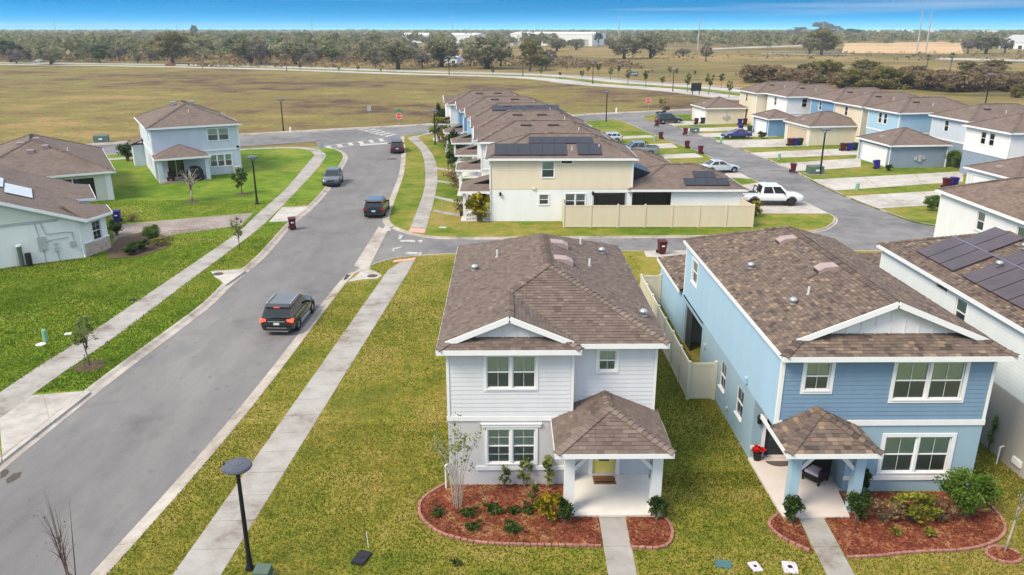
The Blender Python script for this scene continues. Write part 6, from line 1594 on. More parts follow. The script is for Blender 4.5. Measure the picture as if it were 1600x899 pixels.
# ================================================================== planting
def quads_mesh(name, P, tone=None):
    """P: (n,4,3) array of leaf-sized quads"""
    n = len(P); me = bpy.data.meshes.new(name)
    me.vertices.add(n*4); me.vertices.foreach_set('co', np.ascontiguousarray(P, dtype=np.float32).ravel())
    me.loops.add(n*4); me.loops.foreach_set('vertex_index', np.arange(n*4, dtype=np.int32))
    me.polygons.add(n); me.polygons.foreach_set('loop_start', np.arange(0, n*4, 4, dtype=np.int32))
    if tone is not None:
        at = me.attributes.new('tone', 'FLOAT', 'FACE'); at.data.foreach_set('value', np.clip(tone,0,1).astype(np.float32))
    me.update(calc_edges=True)
    return me
def leaf_quads(C, size, rg, flat=0.35, aspect=.55):
    """leaf-shaped (pointed) quads with random orientation around points C"""
    n = len(C); a = rg.normal(size=(n,3)); a[:,2] *= (1-flat); a /= np.linalg.norm(a,axis=1)[:,None]+1e-9
    b = rg.normal(size=(n,3)); b -= a*(a*b).sum(1)[:,None]; b /= np.linalg.norm(b,axis=1)[:,None]+1e-9
    s = (np.asarray(size)*rg.uniform(.6,1.4,n))[:,None]
    return np.stack([C-a*s, C+b*s*aspect, C+a*s, C-b*s*aspect], 1)
def crown_points(rg, n, rx, ry, rz, k=26, blob=.33, hollow=.55, sparse=0.0):
    """points in k clumps spread through an ellipsoid: uneven outline, gaps between clumps"""
    c = rg.normal(size=(k,3)); c /= np.linalg.norm(c,axis=1)[:,None]; c *= (rg.uniform(hollow**3,1,k)**(1/3))[:,None]*.78
    w = rg.uniform(.5,1.5,k); w /= w.sum(); which = rg.choice(k, n, p=w)
    br = blob*rg.uniform(.55,1.25,k)
    d = rg.normal(size=(n,3)); d /= np.linalg.norm(d,axis=1)[:,None]; d *= (rg.uniform(0,1,n)**(.45))[:,None]
    d[:,2] *= .7
    P = c[which] + d*br[which][:,None]
    return P*np.array([rx,ry,rz]), c*np.array([rx,ry,rz]), which
def make_tree(leaf, bark, h, cr, ch, n, size, seed, k=26, trunk=.16, hollow=.5, blob=.33, z0=None, stems=1, name='tree', flat=.35, droop=0.0, limbs=9):
    """origin at the foot; h total height, cr crown radius, ch crown half-height"""
    rg = np.random.default_rng(seed); rr = random.Random(seed)
    r = empty(name, (0,0,0)); zc = h-ch
    P, c, which = crown_points(rg, n, cr, cr*rr.uniform(.85,1.1), ch, k, blob, hollow)
    tb = rg.uniform(.1,.9,k); tone = tb[which]+rg.normal(0,.18,n)
    if droop: P[:,2] -= droop*rg.uniform(0,1,n)**3*ch
    P[:,2] += zc; P[:,2] = np.maximum(P[:,2], h*.06)
    t = MB()
    for s in range(stems):
        ox, oy = (rr.uniform(-.12,.12)*cr, rr.uniform(-.12,.12)*cr) if stems > 1 else (0,0)
        lean = (rr.uniform(-.1,.1)*h, rr.uniform(-.1,.1)*h)
        t.tube([(ox,oy,-.1),(ox+lean[0]*.2,oy+lean[1]*.2,h*.2),(ox+lean[0]*.6,oy+lean[1]*.6,zc*.85),(ox+lean[0],oy+lean[1],zc+ch*.45)],[trunk*1.25,trunk,trunk*.7,trunk*.2],7)
    for i in rg.choice(k, min(limbs,k), replace=False):
        q = c[i]+np.array([0,0,zc]); zb = zc*rr.uniform(.45,.95); t.tube([(0,0,zb),(q[0]*.45,q[1]*.45,zb+(q[2]-zb)*.6),tuple(q)],[trunk*.55,trunk*.36,trunk*.10],5)
    t.build('trunk', M[bark], r, True)
    link('crown', quads_mesh('crown', leaf_quads(P, size, rg, flat), tone), M[leaf], r)
    return r
def make_palm(h, seed, name='palm_tree'):
    rg = np.random.default_rng(seed); r = empty(name, (0,0,0))
    MB().tube([(0,0,-.1),(.05,0,h*.3),(.1,.05,h*.7),(.12,.05,h)],[.28,.24,.22,.2],8).build('trunk', M['bark'], r, True)
    Q = []; T = []
    for f in range(46):
        a = rg.uniform(0,2*math.pi); el = rg.uniform(-.7,1.2); L = rg.uniform(1.0,1.6)
        d = np.array([math.cos(a)*math.cos(el),math.sin(a)*math.cos(el),math.sin(el)]); tip = np.array([.12,.05,h])+d*L*.55
        sd = np.cross(d,[0,0,1]); sd /= np.linalg.norm(sd)+1e-9
        for j in range(9):
            ang = (j-4)*.28; dd = d*math.cos(ang)+sd*math.sin(ang); e = tip+dd*L*.75+np.array([0,0,-.18*abs(j-4)*.3]); w = np.cross(dd,[0,0,1]); w = w/(np.linalg.norm(w)+1e-9)*.06
            Q.append([tip-w*.3,(tip+e)/2-w,e,(tip+e)/2+w]); T.append(rg.uniform(.2,.8))
    link('fronds', quads_mesh('fronds', np.array(Q), np.array(T)), M['leaf_pine'], r)
    return r
def make_shrub(leaf, w, h, n, size, seed, k=12, stems=7, bark='bark', name='shrub', twig=.02, flat=.2, hollow=.3, blob=.42):
    rg = np.random.default_rng(seed); rr = random.Random(seed); r = empty(name, (0,0,0))
    P, c, which = crown_points(rg, n, w/2, w/2, h*.46, k, blob, hollow); tb = rg.uniform(.15,.85,k)
    P[:,2] += h*.54; P[:,2] = np.maximum(P[:,2], .03)
    t = MB()
    for i in range(stems):
        q = c[i % k]; t.tube([(rr.uniform(-.08,.08)*w,rr.uniform(-.08,.08)*w,-.05),(q[0]*.5,q[1]*.5,h*.3),(q[0]*.95,q[1]*.95,h*.54+q[2]*.95)],[twig,twig*.8,twig*.35],5)
    t.build('stem', M[bark], r)
    link('leaves', quads_mesh('leaves', leaf_quads(P, size, rg, flat), tb[which]+rg.normal(0,.2,n)), M[leaf], r)
    return r
def put(root, p, label, cat, group=None, s=1.0, rz=0.0, z=0.0, first=False):
    sc = (s,s,s) if not hasattr(s,'__len__') else s
    if first: o = root; o.location = (p[0],p[1],z); o.rotation_euler = (0,0,rz); o.scale = sc
    else: o = clone(root, (p[0],p[1],z), rz, scale=sc)
    return tag(o, label, cat, group)
ORD = 'first second third fourth fifth sixth seventh eighth ninth tenth eleventh twelfth thirteenth fourteenth fifteenth sixteenth seventeenth eighteenth nineteenth twentieth twenty-first twenty-second twenty-third twenty-fourth twenty-fifth twenty-sixth twenty-seventh twenty-eighth twenty-ninth thirtieth'.split()

# ---- flower beds: mulch, chips, edging bricks
def inside(poly, X, Y):
    r = np.zeros(len(X), bool); k = len(poly)
    for i in range(k):
        (x0,y0),(x1,y1) = poly[i], poly[(i+1)%k]
        c = ((y0 > Y) != (y1 > Y)) & (X < (x1-x0)*(Y-y0)/(y1-y0+1e-12)+x0); r ^= c
    return r
BEDS = []
def bed(poly, edge, label, n_chips, seed, mulch='mulch', brick='brick_edge'):
    BEDS.append(poly); x0, y0 = poly[0]
    t = empty('flower_bed', (x0,y0,0), 0, label, 'flower bed')
    L = lambda p: (p[0]-x0, p[1]-y0)
    MB().prism([L(p) for p in poly], -.05, .035).build('mulch', M[mulch], t)
    rg = np.random.default_rng(seed); xs, ys = [p[0] for p in poly], [p[1] for p in poly]
    X = rg.uniform(min(xs),max(xs),n_chips*2); Y = rg.uniform(min(ys),max(ys),n_chips*2); ok = inside(poly,X,Y); X, Y = X[ok][:n_chips], Y[ok][:n_chips]
    C = np.stack([X-x0, Y-y0, np.full(len(X),.05)+rg.uniform(-.01,.02,len(X))],1)
    chips = link('mulch_chips', quads_mesh('mulch_chips', leaf_quads(C, .045, rg, .75, .35), rg.uniform(0,1,len(X))), M['mulch_chip'], t); tag(chips, kind='stuff')
    if edge:
        pts = resample(smooth_path([L(p) for p in edge], .15), .235)
        for a, b in zip(pts, pts[1:]):
            MB().beam((a[0]+(b[0]-a[0])*.02,a[1]+(b[1]-a[1])*.02,.025),(a[0]+(b[0]-a[0])*.90+rnd.uniform(-.012,.012),a[1]+(b[1]-a[1])*.90+rnd.uniform(-.012,.012),.025+rnd.uniform(-.014,.010)),.10,.11).build('edging_brick', M[brick], t)
    return t
eA = [(-2.2,25.3),(-2.95,24.45),(-3.1,23.7),(-2.86,22.95),(-2.18,22.23),(-1.08,21.77),(.2,21.62),(3.2,21.5)]
bed(eA + [(3.24,23.12),(2.28,23.12),(2.28,25.17),(-2.1,25.17)], eA, 'red mulch bed edged with brick before the pale grey house', 5200, 3)
eA2 = [(4.14,21.42),(5.1,21.40),(5.52,21.75),(5.70,22.5),(5.58,23.05)]
bed(eA2 + [(4.20,23.12)], eA2, 'small red mulch bed right of the pale grey house walk', 900, 4)
eB = [(9.62,23.25),(9.14,22.75),(9.12,22.3),(9.45,21.7),(10.06,21.1)]
bed(eB + [(10.24,23.0)], eB, 'small red mulch bed left of the blue house walk', 800, 5)
eB2 = [(11.06,20.85),(12.2,20.93),(13.4,21.1),(15.0,21.2),(16.2,21.55),(17.05,22.2),(17.4,23.2),(17.25,24.5)]
bed(eB2 + [(12.36,24.6),(12.28,23.9),(12.1,23.0),(11.17,22.98)], eB2, 'wide red mulch bed with pink brick edging before the blue house', 6000, 6)
cx_, cy_ = (16.20, 20.94); eB3 = [(cx_+.55*math.cos(R(a)), cy_+.42*math.sin(R(a))) for a in range(0,361,30)]
bed(eB3[:-1], eB3, 'small round mulch ring at the foot of the thin tree on the right', 260, 7)
eL3 = [(-29.49, 55.45),(-27.57, 55.94),(-26.34, 58.42),(-27.42, 61.54),(-30.14, 64.10)]
bed(eL3 + [(-31.66, 61.58),(-30.69, 57.73)], None, 'dark planting bed beside the mint bungalow drive', 500, 8, 'soil')

# walks from the porches
walk('garden_path', [(3.18,12.0),(3.21,20.1),(3.27,23.1)], [(4.08,12.0),(4.11,20.1),(4.22,23.1)], 1.5)
walk('garden_path', [(9.8,12.0),(10.08,20.04),(10.27,22.98)], [(10.65,12.0),(10.95,20.04),(11.15,22.98)], 1.5)
for i, (a, b) in enumerate((((-7.61, 86.21),(-2.5,82.5)),((-7.09, 77.53),(-3.0,73.5)),((-6.66, 71.14),(-3.9,69.2)),((-8.89, 95.05),(-3.9,90.5)))): 
    MB().prism([(a[0],a[1]-.5),(b[0],b[1]-.5),(b[0],b[1]+.5),(a[0],a[1]+.5)], -.08, .012).build('slab', M['concrete'], empty('garden_path', kind='structure'))

# ---- near plants
crepe = empty('crape_myrtle', (*(-1.73, 23.81),.03), 0, 'bare-stemmed young tree with pale new leaves before the grey house', 'tree')
rg = np.random.default_rng(5); rr = random.Random(5); st = MB(); tips = []
for i in range(9):
    a = i*.7+rr.uniform(-.3,.3); sp = rr.uniform(.25,.95); hh = rr.uniform(2.2,3.3); p = [(.13*math.cos(a),.13*math.sin(a),-.05),(.30*sp*math.cos(a),.25*sp*math.sin(a),hh*.4),(.7*sp*math.cos(a),.7*sp*math.sin(a),hh*.75),(sp*math.cos(a),sp*math.sin(a),hh)]
    st.tube(p,[.020,.016,.010,.004],6)
    for k in range(4):
        b = Vector(p[1]).lerp(Vector(p[3]), rr.uniform(.25,.9)); e = b+Vector((rr.uniform(-.45,.45),rr.uniform(-.45,.45),rr.uniform(.1,.5))); st.tube([b,e],[.010,.003],4); tips.append(e); tips.append((b+e)/2)
    tips.append(Vector(p[3])); tips.append(Vector(p[2]).lerp(Vector(p[3]),.5))
st.build('stem', M['bark_pale'], crepe)
C = np.array([np.array(q)+rg.normal(0,.07,3) for q in tips for _ in range(5)])
link('leaves', quads_mesh('leaves', leaf_quads(C,.055,rg,.3), rg.uniform(.2,1,len(C))), M['leaf_light'], crepe)

hedge = make_shrub('leaf_hedge', .68, 1.1, 1700, .042, 21, k=18)
for i, (p, s, lab) in enumerate((((2.04, 22.79),1.0,'dark leafy shrub at the left post of the grey house porch'),((5.26, 22.91),1.05,'dark leafy shrub at the right post of the grey house porch'),((9.88, 22.72),1.15,'glossy shrub at the left post of the blue house porch'),((12.21, 22.81),1.25,'dense shrub at the right post of the blue house porch'),((13.14, 24.56),1.0,'dark shrub behind the right post of the blue porch'))):
    put(hedge, p, lab, 'shrub', 'shrubs at the porch posts', s, i*1.1, .03, i == 0)
yel = make_shrub('leaf_yellow', .75, .85, 520, .06, 22, k=12)
put(yel, (1.52, 23.02), 'bright yellow-green shrub in the mulch beside the grey house porch', 'shrub', None, 1.3, 0, .03, True)
put(yel, (-2.22, 67.05), 'large yellow forsythia-like bush by the cream house porch', 'shrub', None, (3.6,2.6,3.4), .6)
put(yel, (22.87, 68.78), 'small yellow-green bush at the end of the beige fence', 'shrub', None, 1.9, 1.2)
lime = make_shrub('leaf_lime', 1.2, 1.0, 700, .062, 23, k=20, stems=12, bark='twig_red', twig=.02, blob=.30, hollow=.5)
put(lime, (14.21, 22.90), 'loose yellow-leaved shrub in the middle of the blue house bed', 'shrub', None, (1.7,1.25,1.15), 0, .03, True)
put(lime, (14.25, 21.90), 'small yellow-leaved sprout at the front of the blue house bed', 'shrub', None, .42, 1.2, .03); put(lime, (13.16, 21.98), 'low yellow-leaved sprout left of the loose shrub', 'shrub', None, .38, 2.2, .03)
brown = make_shrub('leaf_dry', 1.3, 1.0, 300, .06, 24, k=16, stems=40, bark='wood_post', twig=.016, hollow=.6)
put(brown, (13.15, 22.80), 'dry brown twiggy shrub beside the blue porch post', 'shrub', None, (1.15,1.0,1.1), 0, .03, True); put(brown, (15.16, 22.78), 'dry brown twigs between the yellow shrub and the green bush', 'shrub', None, (.9,.9,.85), 2, .03)
put(brown, (-3.91, 69.04), 'dry grey bush at the corner of the cream house', 'shrub', None, (2.2,1.6,2.2), 1.0)
bush = make_shrub('leaf_bright', 1.7, 1.5, 5200, .045, 25, k=30, blob=.36)
put(bush, (16.13, 23.03), 'large feathery green bush at the right end of the blue house bed', 'shrub', None, 1.25, 0, .03, True)
put(bush, (40.11, 70.70), 'round green bush beside the pale drive at the right', 'shrub', None, 1.1, 1)
wallp = make_shrub('leaf_light', .42, .75, 150, .055, 26, k=8, stems=6, twig=.012)
for i, (p, s, lab) in enumerate((((-0.05, 24.93),1.35,'thin pale plant at the foot of the grey house wall, left of three'),((0.71, 25.01),1.65,'leafy plant at the foot of the grey house wall, middle of three'),((1.62, 25.00),1.75,'leafy plant at the foot of the grey house wall, right of three'),((0.96, 23.87),1.3,'small plant in the middle of the grey house mulch'))): put(wallp, p, lab, 'plant', 'young plants along the grey house wall', s, i*2.1, .03, i == 0)
put(wallp, (19.59, 27.46), 'thin weedy plant climbing the tan wall at the right', 'plant', None, (1.2,1.0,2.2), .5)
low = make_shrub('leaf_hedge', .55, .26, 240, .05, 27, k=9, stems=4, twig=.01)
for i, (p, s, lab) in enumerate((((-1.25, 23.23),1.3,'low dark green clump in the mulch, leftmost'),((-2.36, 23.32),1.1,'low green clump near the left brick edge'),((-0.46, 23.49),1.4,'low green clump, second in the grey house mulch'),((0.22, 23.37),1.1,'low green clump, third in the grey house mulch'),((0.21, 22.27),1.5,'spreading green weeds at the front of the grey house mulch'),((-1.06, 22.46),1.2,'spreading weeds near the front brick edge'),((0.81, 23.48),1.2,'low green clump close to the yellow shrub'),((-1.61, 20.67),.75,'dark weed tuft alone on the front lawn'))): put(low, p, lab, 'plant', 'low clumps in the mulch', s, i*1.3, .02, i == 0)
pot = empty('flower_pot', (9.95,26.75,.088), 0, 'black pot of red poinsettia on the blue house porch', 'flower pot')
MB().lathe([(.13,0),(.17,.30),(.19,.34),(.17,.35)], seg=14).build('pot', M['pot_black'], pot)
P, c, wch = crown_points(np.random.default_rng(3), 260, .26, .26, .16, 9, .4, .3); P[:,2] += .48; link('flowers', quads_mesh('flowers', leaf_quads(P,.07,np.random.default_rng(3),.5)), M['flower_red'], pot)

# young street trees and saplings
sap = make_tree('leaf_light', 'bark', 3.1, .80, 1.15, 700, .058, 31, k=26, trunk=.035, limbs=20, blob=.24, name='sapling')
def stakes(p, n=3, r=.42, h=.5):
    for k in range(n):
        a = k*2.1+.4; t = empty('tree_stake', (p[0]+r*math.cos(a),p[1]+r*math.sin(a),0), 0, f'{ORD[k]} short wooden stake around the sapling on the left verge', 'stake', 'stakes of the verge sapling')
        MB().tube([(0,0,-.05),(0,0,h)],.025,6).build('peg', M['wood_post'], t); MB().lathe([(.026,h-.01),(.02,h+.03)], seg=6).build('tip', M['wood_post'], t)
p = (-21.12, 36.19); put(sap, p, 'thin grey sapling with stakes on the left grass verge', 'tree', None, (1.0,1.0,.98), 0, 0, True); stakes(p)
MB().lathe([(.75,.0),(.7,.03),(.3,.05),(.02,.05)], (p[0],p[1]), 18).build('mulch_ring', M['soil']).update_tag(); tag(bpy.data.objects['mulch_ring'], kind='structure')
put(sap, (-20.52, 57.82), 'slender sapling on the verge beside the left pavement', 'tree', None, .95, 1.5)
bare = make_tree('leaf_bare', 'bark_pale', 3.0, 1.1, 1.15, 160, .05, 33, k=26, trunk=.06, limbs=26, blob=.2, hollow=.7, name='young_tree')
put(bare, (-31.01, 75.61), 'leafless pale young tree on the lawn of the pale blue house', 'tree', None, (1.5,1.5,1.25), 0, 0, True)
ev = make_tree('leaf_hedge', 'bark', 2.6, .85, 1.15, 1300, .075, 34, k=20, trunk=.05, name='evergreen_shrub')
put(ev, (-27.22, 79.16), 'small dense evergreen tree on the bright left lawn', 'tree', None, 1.15, 0, 0, True)
for q, r_ in (((-31.01, 75.61),.75),((-27.22, 79.16),.7)):
    o = MB().lathe([(r_,0),(r_*.9,.04),(r_*.3,.06),(.02,.06)], q, 16).build('mulch_ring', M['soil']); tag(o, kind='structure')
thin = make_tree('leaf_light', 'bark_pale', 2.6, .35, .5, 60, .05, 35, k=10, trunk=.04, limbs=8, name='young_tree'); put(thin, (16.39, 21.14), 'thin leaning young tree in the round mulch ring on the right', 'tree', None, 1.0, 0, 0, True); thin.rotation_euler = (0,R(4),0)
twig = make_tree('leaf_bare', 'twig_red', 3.4, .75, 1.5, 24, .03, 36, k=30, trunk=.020, limbs=30, stems=3, hollow=.5, name='young_tree'); put(twig, (-12.6,18.5), 'bare reddish branches rising at the lower left corner', 'tree', None, (.95,.95,1.45), 0, 0, True)
# bushes along the row's fronts and by the bungalow
for i, (p, rt, s, lab) in enumerate((((-9.71, 117.62),lime,(3.2,2.4,4.2),'tall yellow-green shrub at the end house of the row'),((-8.28, 111.07),brown,(3.0,2.6,3.0),'grey-green shrub below the end house of the row'),((-6.83, 105.17),hedge,(4.0,3.6,3.4),'round dark bush before the fifth house of the row'),((-6.99, 95.03),sap,1.2,'sapling before the fourth house of the row'),((-6.00, 99.85),bush,(1.6,1.3,1.5),'green bush before the fourth house of the row'),((-5.47, 85.43),brown,(2.6,2.0,1.8),'russet brown shrub before the third house of the row'),((-4.48, 80.10),brown,(2.2,1.8,1.6),'dry brown shrub before the second house of the row'),((-10.45, 129.78),hedge,(3.6,3.6,4.6),'dark upright shrub at the crossing end of the row'),((-6.52, 95.02),hedge,(2.4,2.2,2.0),'small dark bush before the row, near the pavement'))): put(rt, p, lab, 'shrub', None, s, i*.9)
for i, (p, rt, s, lab) in enumerate((((-32.16, 62.41),hedge,(1.9,1.7,1.3),'dark shrub under the bungalow window'),((-28.26, 60.35),bush,(1.1,1.0,1.0),'leafy shrub at the tip of the bungalow bed'),((-28.02, 57.71),hedge,(2.4,2.0,.9),'low shrub in the middle of the bungalow bed'),((-28.37, 56.64),hedge,(2.2,1.8,.8),'low shrub near the bungalow stone wall'),((-27.26, 59.18),lime,(1.3,1.1,.7),'yellowish low shrub at the edge of the bungalow bed'),((-33.24, 67.34),brown,(1.2,1.0,.8),'small dry shrub behind the blue bin'),((-48.66, 100.25),hedge,(3.4,3.2,2.6),'dark round bush beside the pale blue two-storey house'))): put(rt, p, lab, 'shrub', None, s, i*1.7)
for i, (p, s, lab) in enumerate((((-1.42, 61.70),.0,''),)): pass
for i, (p, rt, s, lab) in enumerate((((47.55, 101.94),hedge,(2.2,2.2,1.4),'dark bush at the corner of the slate blue garage'),((46.21, 92.27),hedge,(1.6,1.6,.8),'low shrub along the slate blue garage wall'),((55.32, 94.44),bush,(1.7,1.7,1.5),'round bush before the pale blue house'),((39.90, 120.71),hedge,(2.2,2.2,1.2),'small bush at the corner of the blue garage'),((29.61, 148.44),hedge,(3.5,3,1.6),'low bush behind the black SUV'))): put(rt, p, lab, 'shrub', None, s, i*2.3)
red = make_shrub('leaf_russet', 1.6, 2.6, 260, .16, 41, k=7, stems=6); put(red, (30.53, 150.63), 'small reddish tree beside the far stop sign', 'tree', None, 1.6, 0, 0, True)

# ---- trees beyond the field
OAK = [make_tree('leaf_oak','bark_dark',10.5,6.2,4.4,2600,.42,50+i,k=40,trunk=.5,droop=.5,limbs=14,hollow=.6,blob=.27,name='oak_tree') for i in range(3)]
PINE = [make_tree('leaf_pine','bark',9.5,2.6,3.6,1100,.36,60+i,k=22,trunk=.22,name='pine_tree') for i in range(2)]
OLV = make_tree('leaf_olive','bark',11.5,7.2,5.2,3000,.40,70,k=44,trunk=.5,blob=.25,name='spreading_tree')
BARE = make_tree('leaf_bare','bark',8.5,4.0,3.6,1200,.30,72,k=40,trunk=.3,limbs=26,blob=.25,hollow=.6,name='bare_tree')
BRT = make_tree('leaf_bright','bark',9.0,4.5,3.6,1300,.42,73,k=26,trunk=.3,name='leafy_tree')
YNG = make_tree('leaf_pine','bark',4.2,1.15,1.2,420,.17,74,k=16,trunk=.07,name='young_tree')
YNP = make_tree('leaf_light','bark',4.4,.9,1.4,300,.16,75,k=16,trunk=.06,name='young_tree')
RUS = make_tree('leaf_russet','twig_red',4.6,3.4,2.5,2600,.24,76,k=46,trunk=.07,stems=7,blob=.34,hollow=.25,name='thicket_bush')
RUG = make_tree('leaf_olive','twig_red',4.6,3.2,2.5,2600,.24,77,k=40,trunk=.07,stems=7,blob=.34,hollow=.25,name='thicket_bush')
PLM = make_palm(6.5, 78)
seen = set()
def stand(root, px, py, wpx, hpx, label, cat='tree', group=None):
    """a tree whose foot stands at the surveyed spot, scaled to its surveyed spread and height in metres"""
    first = root.name not in seen; seen.add(root.name)
    return px, py, root, first
def far_tree(root, foot, w, h, label, cat='tree', group='trees beyond the field'):
    H0, W0 = SIZE[root.name]; first = root.name not in seen; seen.add(root.name)
    put(root, foot, label, cat, group, (w/W0, w/W0, h/H0), rnd.uniform(0,6.28), -.12, first)
SIZE = {}
for o_, hh, ww in [(o,10.5,12.0) for o in OAK]+[(o,9.5,5.4) for o in PINE]+[(OLV,11.5,14.2),(BARE,8.5,8.4),(BRT,9.0,9.0),(YNG,4.2,2.3),(YNP,4.4,1.9),(RUS,4.6,6.8),(RUG,4.6,6.4),(PLM,8.0,3.6)]: SIZE[o_.name] = (hh, ww)
TREES = [  # foot, spread, height in metres, kind, what it looks like
(-249.2,408.4,14.3,11.4,'p',''),(-249.9,410.0,11.7,9.1,'p',''),(-239.6,397.1,10.1,7.6,'b',''),(-362.1,606.1,14.4,9.6,'b',''),(-254.5,434.8,9.7,6.9,'o',''),(-313.0,544.9,11.2,7.8,'o',''),(-277.5,494.8,8.6,7.1,'p',''),(-214.4,382.0,13.7,8.5,'o',''),(-257.2,472.9,9.0,7.5,'b',''),(-244.1,462.7,13.2,7.4,'p',''),(-252.6,481.3,11.1,8.8,'o',''),(-371.4,727.9,23.0,11.5,'g',''),(-205.4,409.6,7.5,4.9,'g',''),(-200.2,399.6,10.8,7.3,'p',''),(-220.4,443.4,14.1,9.2,'p',''),(-210.8,433.6,7.9,5.9,'v',''),(-202.7,425.8,10.8,8.5,'b',''),(-294.9,641.3,20.3,12.2,'p',''),(-179.2,394.3,5.7,5.3,'o',''),(-179.1,409.3,7.8,6.5,'b',''),(-186.4,432.4,15.5,11.0,'o',''),(-162.0,394.1,24.5,15.7,'v',''),(-182.3,465.1,13.3,8.5,'g',''),(-246.8,640.8,20.3,12.2,'b',''),(-461.4,1215.3,13.4,23.0,'p',''),(-167.0,452.3,12.2,9.3,'p',''),(-165.6,472.1,11.3,6.8,'b',''),(-204.5,604.7,19.2,12.5,'p',''),(-132.7,416.8,7.6,5.3,'p',''),(-123.8,393.8,20.1,14.4,'o',''),(-130.3,424.2,8.8,7.1,'b',''),(-114.7,379.7,12.7,12.1,'b',''),(-124.2,412.8,12.5,7.9,'p',''),(-132.3,442.6,8.1,6.3,'b',''),(-129.5,446.3,13.5,9.6,'o',''),(-157.5,572.2,20.0,11.8,'g',''),(-100.2,386.5,16.0,11.7,'o',''),(-105.4,428.2,8.2,6.1,'p',''),(-100.4,411.7,8.2,5.9,'o',''),(-91.8,379.5,7.3,6.0,'b',''),(-154.8,680.2,16.2,9.7,'o',''),(-102.2,446.9,11.0,8.5,'o',''),(-110.3,483.2,11.9,7.3,'g',''),(-86.7,405.4,11.0,7.7,'g',''),(-125.7,603.9,19.1,9.6,'p',''),(-95.1,475.6,13.2,10.2,'o',''),(-108.7,571.8,11.8,7.3,'p',''),(-71.5,416.3,11.9,11.9,'o',''),(-66.9,404.4,9.0,6.1,'o',''),(-67.4,411.4,8.8,6.5,'b',''),(-55.4,345.9,6.6,5.5,'b',''),(-74.3,492.9,11.7,9.4,'p',''),(-60.9,402.8,13.8,9.9,'b',''),(-56.8,394.6,9.1,6.0,'p',''),(-55.9,396.8,8.8,7.3,'p',''),(-44.6,337.1,17.8,12.9,'o',''),(-63.7,542.5,15.5,9.5,'b',''),(-40.2,376.4,10.8,9.0,'b',''),(-35.5,348.0,10.0,7.2,'b',''),(-28.1,359.7,20.7,13.8,'o',''),(-15.5,365.8,9.9,8.2,'b',''),(-8.3,355.3,8.2,5.1,'p',''),(-7.2,342.1,22.9,13.7,'o',''),(-1.5,365.6,12.0,8.2,'p',''),(-1.0,414.8,9.2,7.6,'g',''),(10.2,321.2,13.3,12.8,'v',''),(13.7,365.5,12.5,9.3,'p',''),(14.7,355.7,8.8,6.0,'o',''),(15.3,331.2,9.0,5.6,'g',''),(17.4,336.5,6.4,6.4,'b',''),(20.3,369.9,10.9,8.0,'b',''),(39.1,602.4,19.1,10.5,'o',''),(56.6,638.0,17.2,9.1,'o',''),(87.1,748.7,9.5,14.2,'p',''),(88.1,677.9,11.8,10.7,'o',''),(66.9,450.1,19.3,13.6,'o',''),(83.4,459.6,20.5,14.6,'o',''),(109.0,491.1,12.5,5.1,'b',''),(259.6,1086.9,34.3,15.4,'g',''),(104.1,414.6,8.6,8.9,'b',''),(275.1,987.2,34.3,13.3,'b',''),(337.0,1086.1,42.9,15.4,'o',''),(333.7,986.6,34.3,14.0,'o',''),(353.2,986.5,31.2,15.6,'b',''),(661.9,1812.9,42.8,20.0,'p',''),(205.0,540.0,12.9,11.1,'o',''),(202.6,513.9,25.3,17.1,'v',''),(773.7,1977.7,62.3,34.3,'p',''),(740.8,1812.2,37.1,22.8,'p',''),(522.5,1206.0,38.1,17.1,'p',''),(311.2,539.0,14.5,11.1,'b',''),(323.2,538.9,21.4,14.5,'o',''),(336.1,538.8,13.7,11.1,'b',''),
]
KIND = {'o':OAK,'p':PINE,'v':[OLV],'b':[BARE],'g':[BRT]}
NAMES = {'o':'grey mossy oak','p':'dark green pine','v':'yellow-olive spreading tree','b':'leafless grey-brown tree','g':'bright green tree'}
cnt = {}
for i, (x, y, w, h, k, where) in enumerate(TREES):
    n = cnt[k] = cnt.get(k,-1)+1
    far_tree(KIND[k][n % len(KIND[k])], (x,y), w, h, where if ' ' in where and len(where.split()) > 4 else f'{ORD[n % 30]} {NAMES[k]} from the left beyond the boulevard')
YOUNG = [(-81.7,322.1,3.1),(-64.3,312.5,2.7),(-56.1,307.9,3.0),(-46.8,303.4,2.4),(-4.2,286.5,3.0),(12.7,278.8,4.0),(19.1,275.1,2.2),(24.5,316.3,3.0),(25.3,261.3,3.4),(30.4,290.1,4.2),(34.1,290.1,4.2),(35.2,264.5,4.7),(40.2,282.2,4.1),(37.7,243.0,5.1),(41.2,232.1,4.9),(55.1,298.1,2.1),(45.6,229.5,3.3),(58.3,282.1,4.1),(60.0,278.3,3.3),(49.6,215.2,5.2),(66.3,278.3,2.5),(53.2,206.6,5.7),(62.6,229.4,4.2),(55.8,196.7,4.4)]
for i, (x, y, h) in enumerate(YOUNG):
    far_tree([YNG,YNP][i%2], (x,y), h*.52, h, f'{ORD[i]} young street tree from the left along the boulevard', 'tree', 'young trees along the boulevard')
